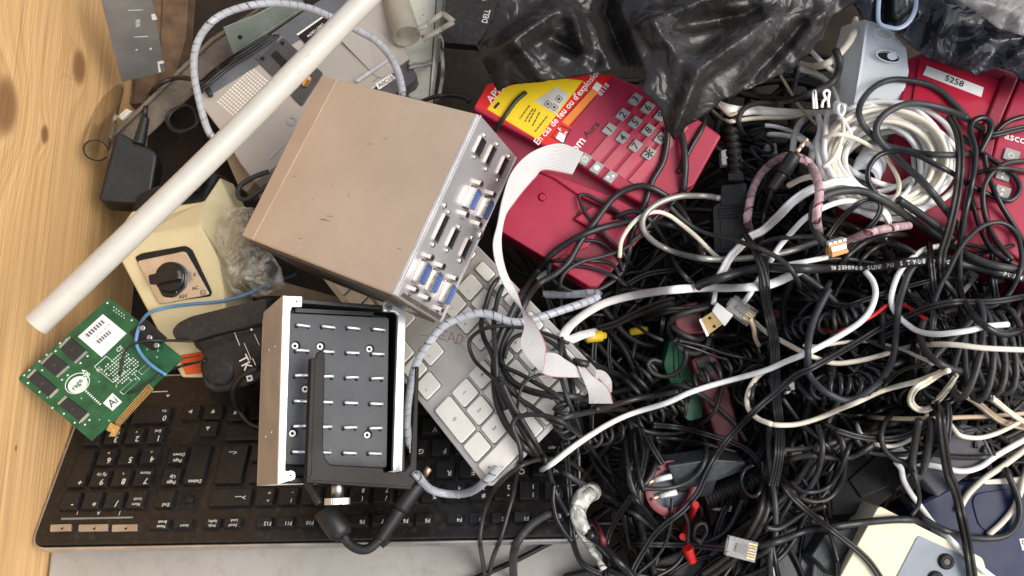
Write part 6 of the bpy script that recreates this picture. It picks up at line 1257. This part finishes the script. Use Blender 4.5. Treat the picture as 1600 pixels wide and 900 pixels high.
# ---- spiral wrapped cables
m_wrap = mat('translucent spiral wrap', (.54, .56, .59), .2, alpha=.6, var=.1); m_core = mat('grey core', (.21, .22, .24), .5); m_wrapp = mat('pink spiral wrap', (.52, .35, .36), .22, alpha=.8, var=.35, vs=130); m_corep = mat('dark pink core', (.30, .10, .11), .5)
def spiral(pts, wpx, label, mw_, mc, base=.0, it=120, pitch=14, zfix=None, name='spiral_wrapped_cable'):
    r = wpx*MMPX/2; C = drape(pts, r, base, 0, it, zfix=zfix); stamp(C, r)
    c0 = Vector(C.mean(0)); t = thing(name, label, 'cable', Matrix.Translation(c0)); Q = C - np.array(c0)
    b = MB(); b.sweep(Q, r*.78, 'round', 0, 10, up=(0, 0, 1)); b.build('core', mc, t)
    s = np.concatenate([[0], np.cumsum(np.linalg.norm(np.diff(Q, axis=0), axis=1))]); n = int(s[-1]/(pitch*MMPX)*14); S = np.linspace(0, s[-1], n)
    X = np.stack([np.interp(S, s, Q[:, k]) for k in range(3)], 1); T, N, B = frames_along(X, (0, 0, 1)); a = 2*math.pi*S/(pitch*MMPX); hw = pitch*MMPX*.455
    O = X + (N*np.cos(a)[:, None] + B*np.sin(a)[:, None])*r; E1, E2 = O - T*hw, O + T*hw; O2 = (N*np.cos(a)[:, None] + B*np.sin(a)[:, None])*(r*.12)
    V = np.concatenate([E1, E2, E2 + O2, E1 + O2]).tolist(); F_ = []
    for i in range(n - 1):
        for k in range(4): j = (k + 1) % 4; F_.append((k*n + i, k*n + i + 1, j*n + i + 1, j*n + i))
    b = MB(); b.add(V, F_, 0, False); b.build('wrap', mw_, t, recalc=True); return C
spiral([(332, 216), (322, 196), (312, 160), (304, 120), (304, 84), (316, 52), (342, 26), (384, 10), (430, 5), (480, 12), (520, 28), (560, 48), (590, 66), (612, 92), (624, 120), (630, 150)], 11, 'clear spiral wrapped cable arching round the desk unit behind the white tube', m_wrap, m_core, .12, 80, zfix=[.16, .17, .18, .19, .2, .21, .21, .21, .205, .205, .205, .205, .205, .21, .22, .235])
spiral([(650, 740), (672, 764), (704, 772), (736, 768), (760, 750), (778, 730)], 11, 'clear spiral wrapped cable curving below the white keyboard corner', m_wrap, m_core, .15, 60)
spiral([(640, 700), (636, 660), (640, 610), (650, 570), (664, 544), (690, 512), (716, 498), (744, 490), (768, 492), (796, 502), (824, 502), (850, 494), (880, 484), (910, 474), (930, 466), (934, 460), (922, 458), (890, 460), (850, 460)], 11, 'clear spiral wrapped cable curving over the white keyboard to the dark gap', m_wrap, m_core, .15, 100, zfix=[.165, .175, .195, .215, .225, .228, .228, .228, .226, .222, .215, .20, .185, .17])
spiral([(1172, 362), (1168, 345), (1170, 325), (1175, 300), (1184, 280), (1196, 264), (1212, 251), (1230, 244), (1252, 248), (1268, 260), (1277, 280), (1280, 304), (1276, 340), (1280, 362)], 11.5, 'pink spiral wrapped cable standing in an arch round the jack plug', m_wrapp, m_corep, .16, 80, pitch=21)
spiral([(1318, 380), (1350, 366), (1380, 358), (1420, 352)], 11, 'short pink wrapped cable below the white coil', m_wrapp, m_corep, .13, 40)

# ---- power lead with choke on the black keyboard
f = fr3((498, 788, .215), (530, 832, .215), (525, 780, .215)); t = thing('power_lead', 'black power lead with a fat choke and ribbed plug lying on the black keyboard', 'cable', f.M)
def wl(z, pts): return [tuple(f.I @ P(px, py, z)) for px, py in pts]
def hz_(px, py):
    z = .18
    for _ in range(4): q = P(px, py, z); z = float(hm(np.array([q.x]), np.array([q.y]))[0]) if True else z
    return z
zc = .205
a, c = wl(zc, [(504, 792), (538, 838)]); b = MB(); b.lathe(a, c, [(0, .005), (.06, .0085), (.1, .0092), (.82, .0092), (.88, .0085), (1, .006)], 20); b.build('choke', m_black, t)
b = MB(); b.sweep(spline(wl(zc, [(474, 742), (484, 760), (500, 788)]), .002), .0032, nseg=10); b.build('cord', CB[0], t); b = MB(); b.sweep(spline(wl(zc, [(536, 836), (544, 848), (558, 857), (574, 858), (588, 848), (600, 836)]), .002), .0036, nseg=10); b.build('cord', CB[0], t)
a, c = wl(zc, [(594, 842), (624, 796)]); b = MB(); b.lathe(Vector(a), Vector(c), [(k/24, .0045 + .0012*k/24 + (.0007 if k % 2 else -.0004)) for k in range(25)], 16); a2 = wl(zc, [(662, 744)])[0]; b.lathe(Vector(c), Vector(a2), [(0, .0062), (.1, .0066), (.85, .0064), (1, .0055)], 18); b.build('plug', m_black, t)
a3 = wl(zc, [(671, 731)])[0]; b = MB(); b.lathe(Vector(a2), Vector(a3), [(0, .0026), (.9, .0026), (1, .0022)], 16); b.build('tip', mat('brass barrel', (.6, .42, .25), .3, .9), t)
b = MB(); q = wl(zc, [(600, 846)])[0]; b.box(q[0], q[1], q[2], .007, .007, .004); b.build('strap', m_dark, t, bevel=.0008)

# ochre / yellow plugs
for p0, p1, r_, l in (((913, 528, top(920, 527) + .004), (946, 524, top(940, 525) + .004), .0046, 'yellow plug sleeve on a white lead beside the beige cable bend'), ((984, 519, top(990, 518) + .003), (1012, 514, top(1006, 515) + .003), .0034, 'thin pale yellow plug sleeve left of the maroon block')):
    b = MB(); b.lathe(P(*p0), P(*p1), [(0, r_*.6), (.1, r_), (.8, r_), (.85, r_*.7), (1, r_*.6)], 14); tag(b.build('phono_plug', mat('yellow plastic', (.62, .42, .02), .4, dust=.15), center=True), l, 'plug')
# ---- red phono plugs, clear modular plugs, data connector, copper connector, taped lead
for p0, p1, r_, l in (((1075, 814, top(1075, 814) + .003), (1087, 788, top(1087, 788) + .003), .0033, 'red phono plug sleeve right below the mains plug'), ((1067, 839, top(1067, 839) + .003), (1071, 818, top(1071, 818) + .003), .0028, 'middle red phono plug sleeve below the mains plug'), ((1074, 856, top(1074, 856) + .004), (1082, 878, top(1082, 878) + .004), .0042, 'lowest red phono plug sleeve with a ridged end')):
    b = MB(); b.lathe(P(*p0), P(*p1), [(k/10, r_*(1 - .25*k/10 + (.1 if k % 2 else 0))) for k in range(11)], 14); tag(b.build('phono_plug', mat('signal red plastic', (.50, .012, .01), .4, dust=.1), center=True), l, 'plug')
m_rj = mat('clear modular plastic', (.85, .84, .8), .12, trans=.75, ior=1.35, var=.05)
def modplug(c, w_, h_, rot, z, label):
    z = top(*c) + .009
    f = fr3((*c, z), (c[0] + math.cos(rot)*20, c[1] + math.sin(rot)*20, z), (c[0] - math.sin(rot)*20, c[1] + math.cos(rot)*20, z)); t = thing('modular_plug', label, 'plug', f.M); W, H_ = w_*MMPX, h_*MMPX
    b = MB(); b.prism(rect(0, 0, W, H_), -.008, 0); b.prism(rect(W*.1, 0, W*.7, H_*.45), 0, .0012); b.build('shell', m_rj, t, bevel=.0005)
    b = MB(); 
    for k in range(6): b.box(W*.32, (k - 2.5)*H_*.14, .0003, W*.28, H_*.05, .0005)
    b.build('contacts', m_gold, t); b = MB(); b.box(-W*.3, 0, -.003, W*.5, H_*.5, .003); b.build('cord_end', CGR, t); stamp(np.array([tuple(f.M.translation)]), .008)
modplug((1160, 484), 44, 28, .62, .232, 'clear modular plug standing beside the gold data connector')
modplug((1160, 858), 44, 30, .25, .18, 'clear modular plug at the end of the flat charcoal lead at the bottom')
zu = max(top(1104, 505), top(1130, 495)) + .006
f = fr3((1110, 505, zu), (1130, 520, zu), (1120, 490, zu + .003)); t = thing('data_connector', 'gold coloured data connector with a white hood in the middle of the heap', 'connector', f.M)
b = MB(); b.prism(f.poly([(1094, 499), (1114, 486), (1130, 506), (1106, 524)]), -.0045, 0); b.build('metal_shell', mat('satin gold shell', (.78, .52, .2), .3, .9), t, bevel=.0004)
b = MB()
for px, py in ((1109, 497), (1116, 510)): q = f.L(px, py); b.box(q.x, q.y, .0001, .0022, .0022, .0003, 0, .8)
b.build('latch_holes', m_hole, t); b = MB(); b.prism(rounded(f.poly([(1112, 486), (1120, 472), (1146, 492), (1132, 510), (1128, 506)]), .001), -.006, .0015); b.build('hood', mat('white hood', (.74, .73, .7), .4), t, bevel=.0008)
b = MB(); b.prism(f.poly([(1092, 500), (1095, 497), (1108, 524), (1104, 526)]), -.005, .0006); b.build('rim', m_white, t, bevel=.0002)
zu = max(top(1300, 390), top(1316, 382)) + .009
f = fr3((1292, 378, zu), (1324, 370, zu), (1298, 402, zu - .005)); t = thing('wire_connector', 'small copper coloured wire connector with white teeth', 'connector', f.M)
b = MB(); b.prism(f.poly([(1294, 380), (1322, 372), (1324, 394), (1298, 402)]), -.008, 0); b.prism(f.poly([(1297, 394), (1323, 388), (1324, 394), (1298, 402)]), 0, .0025); b.build('body', mat('copper orange plastic', (.52, .24, .07), .4, .2), t, bevel=.0006)
b = MB()
for k in range(4): b.prism(f.poly([(1293 + k*7.4, 379 - k*2), (1299 + k*7.4, 377.5 - k*2), (1300 + k*7.4, 382 - k*2), (1294 + k*7.4, 383.5 - k*2)]), -.006, .0016)
b.build('teeth', m_white, t, bevel=.0004); b = MB(); b.prism(f.poly([(1298, 386), (1321, 380), (1322, 388), (1299, 394)]), 0, .0012); b.build('clip', m_steel, t)
pts = [(926, 768), (912, 776), (903, 796), (906, 816), (918, 842), (930, 868), (944, 890)]
C = drape(pts, .005, .13, 0, 60); n = len(C); rad = np.interp(np.linspace(0, 1, n), [0, .12, .35, .5, .7, .85, 1], [.0072, .0074, .006, .0056, .0038, .002, .003])
b = MB(); b.sweep(C, rad, 'round', 0, 14); stamp(C, .005); t = b.build('taped_lead', [mat('crinkled clear tape', (.46, .46, .40), .16, var=.45, vs=120, crinkle=1.2)], center=True); tag(t, 'lead wrapped in crinkled shiny tape at the right end of the black keyboard', 'cable')
cable([(920, 834), (940, 850), (960, 872), (980, 892), (990, 905)], 13, CB[3], 'thick glossy black cable beside the taped lead', base=.12)
cable([(924, 812), (934, 826), (944, 850)], 8, [m_maroon], 'short dark red lead right of the taped lead', base=.13)

# ---- grey ribbon cable
A_ = [(912, 238, .245), (874, 224, .25), (830, 238, .255), (800, 268, .26), (785, 310, .265), (777, 350, .265), (770, 384, .26), (778, 424, .255), (795, 460, .25), (814, 483, .253), (819, 510, .256), (813, 536, .257), (822, 556, .258), (846, 583, .256)]
B_ = [(894, 273, .235), (850, 266, .24), (836, 278, .245), (820, 296, .25), (803, 318, .255), (789, 340, .255), (783, 380, .25), (791, 424, .245), (808, 458, .244), (817, 481, .256), (834, 502, .260), (852, 536, .261), (852, 560, .260), (848, 584, .257)]
def ribbon(mb, A_, B_, edge=True):
    n = 14*len(A_); t = np.linspace(0, 1, n); sa, sb = spline([(a, c, z*1000) for a, c, z in A_], 2.5), spline([(a, c, z*1000) for a, c, z in B_], 2.5)
    ia = np.stack([np.interp(t, np.linspace(0, 1, len(sa)), sa[:, k]) for k in range(3)], 1); ib = np.stack([np.interp(t, np.linspace(0, 1, len(sb)), sb[:, k]) for k in range(3)], 1)
    PA, PB = PN(ia[:, :2], ia[:, 2]/1000), PN(ib[:, :2], ib[:, 2]/1000); m = 20*4; V = []
    G = np.gradient((PA + PB)/2, axis=0); W = PB - PA; Nn = np.cross(G, W); Nn /= np.linalg.norm(Nn, axis=1)[:, None] + 1e-9; Nn *= np.where(Nn[:, 2:3] < 0, -1, 1)
    wl_ = np.linalg.norm(W, axis=1); amp = np.minimum(.0006, wl_/20*.28)
    for sd in (1, -1):
        for i in range(n):
            for j in range(m + 1):
                u = j/m; V.append(tuple(PA[i] + W[i]*u + Nn[i]*(sd*(.00018 + amp[i]*abs(math.sin(math.pi*20*u))))))
    F_ = []; MI = []; off = n*(m + 1)
    for i in range(n - 1):
        for j in range(m):
            a = i*(m + 1) + j; F_ += [(a, a + 1, a + m + 2, a + m + 1), (off + a, off + a + m + 1, off + a + m + 2, off + a + 1)]; MI += [1 if j >= m - 4 else (2 if j % 4 == 0 or j % 4 == 3 else 0)]*2
    b0 = len(mb.f); mb.add(V, F_, 0, True); mb.m[b0:] = MI
    for k in range(0, n, 3): stamp(np.array([PA[k]*(1-u) + PB[k]*u for u in np.linspace(0, 1, 6)]), .0026)
b = MB(); ribbon(b, A_, B_)
ribbon(b, [(851, 551, .256), (868, 552, .256), (884, 562, .255), (900, 573, .254), (912, 588, .252)], [(847, 584, .256), (862, 589, .255), (888, 590, .254), (905, 590, .253), (911, 592, .252)])
ribbon(b, [(907, 584, .255), (914, 600, .254), (919, 614, .248), (920, 630, .238)], [(903, 571, .256), (930, 590, .255), (950, 606, .249), (958, 630, .238)])
ribbon(b, [(926, 577, .240), (944, 580, .240), (955, 594, .238), (956, 612, .228)], [(932, 590, .238), (940, 596, .238), (944, 606, .236), (946, 616, .227)])
tag(b.build('ribbon_cable', [mat('grey ribbon cable', (.68, .65, .62), .5, var=.05), mat('red ribbon edge', (.5, .22, .22), .5), mat('ribbon groove', (.36, .345, .33), .55, var=.05)], center=True), 'flat grey ribbon cable twisting down from the red telephone across the white keyboard', 'ribbon cable')

# ---- long white tube
t0, t1 = P(56, 508, .31), P(590, -18, .30); b = MB(); rt = .0083
tt = np.linspace(0, 1, 50); sd_ = np.array((t1 - t0).cross(Vector((0, 0, 1))).normalized()); C = np.array(t0)[None]*(1 - tt)[:, None] + np.array(t1)[None]*tt[:, None] + sd_[None]*(.0022*np.sin(math.pi*tt*1.1))[:, None]
b.sweep(C, rt, 'round', 0, 36, caps=False, up=(0, 0, 1)); b.lathe(Vector(C[0]), Vector(C[1]), [(0, rt), (0, rt*.78), (1, rt*.78)], 36, 1, False); sr = random.Random(2)
for k in range(14):
    i = sr.randint(1, 48); T_ = Vector(C[i] - C[i-1]).normalized(); n_ = Vector((0, 0, 1)).cross(T_).normalized(); u_ = T_.cross(n_); a_ = sr.uniform(-1.1, 1.1); q = Vector(C[i]) + (u_*math.cos(a_) + n_*math.sin(a_))*(rt + .0001)*(1 if u_.z > 0 else -1); w_ = sr.uniform(.0002, .0005); e_ = (n_*math.cos(a_) - u_*math.sin(a_))*w_; l_ = T_*sr.uniform(.0003, .0014); b.add([q - e_ - l_, q + e_*.4 - l_, q + e_ + l_, q - e_*.5 + l_], [(0, 1, 2, 3)], 2)
m_tube = mat('milky plastic tube', (.50, .475, .415), .36, var=.07, vs=14, dust=.3, dustc=(.36, .31, .24)); m_tube.node_tree.nodes['Principled BSDF'].inputs['Subsurface Weight'].default_value = .25; m_tube.node_tree.nodes['Principled BSDF'].inputs['Subsurface Radius'].default_value = (.01, .009, .007)
tag(b.build('plastic_tube', [m_tube, m_white, mat('tube grime', (.38, .34, .27), .6)], center=True), 'long milky white plastic tube lying diagonally over the left side', 'tube')
# ================================================================== bags
from mathutils import noise
from mathutils.geometry import tessellate_polygon
def crumple(x, y, s, seed=0):
    """sharp creased relief: folded planes at three sizes"""
    v = 0
    for k, (fq, am) in enumerate(((1, 1), (2.1, .32), (4.6, .07))):
        p = Vector((x*fq/s + seed*3.1, y*fq/s + seed, k*7.7)); wv = noise.noise_vector(p*.5)*.45
        d, _ = noise.voronoi(p + wv); v += am*(d[1] - d[0])
    return v
def bag(name, outline, z0, creases, mats, label, s=.05, amp=.012, seed=0, step=7, dip=None, cat='plastic bag', thick=0):
    o_ = [Vector((p[0], p[1], p[2] if len(p) > 2 else 0)) for p in outline]; n = len(o_)
    # dense boundary, grid inside
    bd = []
    for i in range(n):
        a, c = o_[i], o_[(i + 1) % n]; k = max(1, int((c - a).to_2d().length/step))
        for j in range(k):
            q = a.lerp(c, j/k); w_ = noise.noise(Vector((q.x*.09, q.y*.09, seed)))*2.2; bd.append((q.x + w_, q.y + w_*.7, q.z))
    poly = [(x, y) for x, y, _ in bd]
    def inside(x, y):
        c = False; j = len(poly) - 1
        for i in range(len(poly)):
            if (poly[i][1] > y) != (poly[j][1] > y) and x < (poly[j][0] - poly[i][0])*(y - poly[i][1])/(poly[j][1] - poly[i][1]) + poly[i][0]: c = not c
            j = i
        return c
    bx = np.array([(x, y) for x, y, _ in bd]); bz = np.array([z for _, _, z in bd])
    pts = [(x, y) for x, y in poly]; xs = bx[:, 0]; ys = bx[:, 1]; rg = random.Random(seed)
    y = ys.min() + step
    while y < ys.max():
        x = xs.min() + step
        while x < xs.max():
            q = (x + rg.uniform(-1, 1)*step*.25, y + rg.uniform(-1, 1)*step*.25)
            if inside(*q) and np.min(np.hypot(bx[:, 0] - q[0], bx[:, 1] - q[1])) > step*.6: pts.append(q)
            x += step
        y += step
    from mathutils.geometry import delaunay_2d_cdt
    m = len(poly); vo, eo, fo, *_ = delaunay_2d_cdt([Vector(p) for p in pts], [(i, (i + 1) % m) for i in range(m)], [list(range(m))], 1, 1e-4)
    V = []; fine = []
    for _ in range(26):
        a_ = rg.uniform(0, 6.3); L_ = rg.uniform(60, 200); q = (rg.uniform(xs.min(), xs.max()), rg.uniform(max(-40, ys.min()), ys.max())); fine.append((q, (q[0] + L_*math.cos(a_), q[1] + L_*math.sin(a_)), rg.choice((-1, 1))*rg.uniform(.001, .0032), rg.uniform(10, 28)))
    for v in vo:
        d = np.hypot(bx[:, 0] - v.x, bx[:, 1] - v.y); i = int(np.argmin(d)); e = d[i]; wgt = 1/(d + 6)**2; eb = float((bz*wgt).sum()/wgt.sum())
        w_ = P(v.x, v.y, z0); h = crumple(w_.x, w_.y, s, seed)*amp*min(1, e/14 + .15)
        for (ax, ay), (cx, cy), ht, wd in creases + fine:
            dx, dy = cx - ax, cy - ay; L_ = math.hypot(dx, dy); t = max(0, min(1, ((v.x - ax)*dx + (v.y - ay)*dy)/L_**2)); dd = math.hypot(v.x - ax - dx*t, v.y - ay - dy*t)
            h += ht*max(0, 1 - dd/wd)*(1 - .5*abs(2*t - 1))
        zz = z0 + eb*max(0, 1 - e/90) + h; V.append(P(v.x, v.y, zz))
    b = MB(); b.add([tuple(v) for v in V], [tuple(f_) for f_ in fo], 0, False)
    c0 = Vector(np.array([tuple(v) for v in V]).mean(0)); b.v = [tuple(Vector(v) - c0) for v in b.v]
    o = b.build(name, mats); o.location = c0
    bm_ = bmesh.new(); bm_.from_mesh(o.data); bmesh.ops.recalc_face_normals(bm_, faces=bm_.faces)
    if sum(f_.normal.z for f_ in bm_.faces) < 0: bmesh.ops.reverse_faces(bm_, faces=bm_.faces)
    bm_.to_mesh(o.data); bm_.free()
    for p in o.data.polygons: p.use_smooth = True
    so_ = o.modifiers.new('film', 'SOLIDIFY'); so_.thickness = .0004
    return tag(o, label, cat)
m_bag = mat('black bin bag film', (.019, .0168, .0158), .26, var=.3, vs=14, spec=.38, rv=.08, crinkle=.22)
m_bag2 = mat('glossy black film', (.012, .0135, .018), .2, var=.3, vs=14, spec=.4, rv=.08, crinkle=.22)
m_clearfilm = mat('crumpled clear film', (.64, .62, .56), .12, var=.25, vs=90, alphan=(.06, .55, 60), crinkle=1.3)
m_film = mat('cloudy clear film', (.30, .28, .265), .22, var=.3, vs=15, alphan=(.55, .95, 12), crinkle=.5)
bag('plastic_bag', [(796, -60, .02), (770, 28, 0), (745, 72, -.01), (757, 102, -.02), (777, 143, -.03), (798, 132, -.02), (850, 128, -.01), (920, 117, -.01), (972, 104, 0), (988, 108, -.005), (1004, 142, -.005), (1030, 168, -.01), (1040, 200, -.02), (1052, 219, -.03), (1076, 196, -.02), (1102, 181, -.02), (1130, 156, -.015), (1180, 134, -.02), (1240, 108, -.03), (1284, 62, -.02), (1300, 26, -.01), (1340, 2, 0), (1372, -60, .02)], .26,
    [((985, 118), (945, 20), -.030, 26), ((945, 20), (960, -50), -.02, 26), ((800, 60), (840, 110), .010, 22), ((760, 90), (880, 10), .016, 26), ((895, 20), (915, 90), .016, 18), ((860, 60), (930, 95), -.012, 16), ((1010, 20), (1060, 90), .014, 30), ((1052, 214), (1090, 110), .012, 20), ((1090, 110), (1200, 30), .014, 26), ((1160, 140), (1250, 40), -.014, 18), ((1240, 100), (1290, 20), .008, 20), ((1080, 40), (1180, 20), -.012, 16), ((1000, 40), (1150, -20), .014, 24)],
    [m_bag], 'large torn black plastic bag covering the top of the heap', .10, .004, 2, 4)
bag('plastic_bag', [(1325, -60, .0), (1334, 6, -.01), (1346, 28, -.015), (1376, 39, -.02), (1402, 52, -.01), (1428, 76, -.015), (1460, 96, -.02), (1500, 108, -.02), (1524, 117, -.02), (1560, 106, -.01), (1582, 112, -.015), (1602, 134, -.02), (1660, 140, -.02), (1670, -60, 0)], .245,
    [((1378, 36), (1384, -20), -.02, 16), ((1395, -10), (1400, 40), .014, 20), ((1400, 40), (1428, 20), .012, 10), ((1460, 90), (1480, 10), .014, 26), ((1480, 60), (1600, 60), -.012, 22), ((1500, 100), (1560, 50), .010, 20), ((1570, 100), (1610, 70), .010, 14)],
    [m_bag2], 'second black plastic bag at the upper right, glossier and darker', .09, .004, 5, 4)
bag('plastic_bag', [(1488, -60, .02), (1490, -4, .01), (1530, 22, .005), (1560, 44, 0), (1604, 58, 0), (1680, 66, 0), (1690, -60, .02)], .285,
    [((1520, 0), (1590, 20), .012, 20), ((1560, 40), (1620, 30), .008, 14)], [m_film], 'cloudy translucent grey plastic bag at the upper right corner', .08, .006, 8, 6)
b = MB(); C = PN(spline([(1374, -10), (1372, 20), (1374, 36), (1386, 42), (1404, 44), (1420, 34), (1430, 14), (1432, -12)], 4), .275); b.sweep(C, .0014, 'oval'); tag(b.build('bag_loop', [mat('pale bluish clear plastic', (.20, .25, .33), .2)], center=True), 'pale bluish clear plastic handle loop on the glossy black bag', 'handle')
bag('plastic_bag', [(346, 328, -.02), (380, 322, -.02), (422, 330, -.015), (408, 372, 0), (440, 420, -.01), (446, 448, -.02), (404, 466, -.025), (364, 458, -.025), (344, 420, -.02), (338, 372, -.02)], .178,
    [((352, 400), (420, 350), .010, 22), ((362, 440), (420, 430), .012, 22), ((380, 340), (370, 400), .008, 16), ((396, 380), (400, 450), -.008, 14)], [m_clearfilm], 'crumpled clear plastic bag beside the ivory switch box', .03, .012, 3, 3)
f = fr3((396, 452, .13), (440, 440, .13), (420, 470, .13)); b = MB(); b.prism(f.poly([(385, 425), (520, 462), (560, 474), (480, 474), (440, 462), (395, 462)]), -.02, 0); tag(b.build('brown_card', mat('dirty brown card', (.20, .15, .10), .7, dust=.3), mw=f.M), 'piece of dirty brown card below the champagne box', 'card')
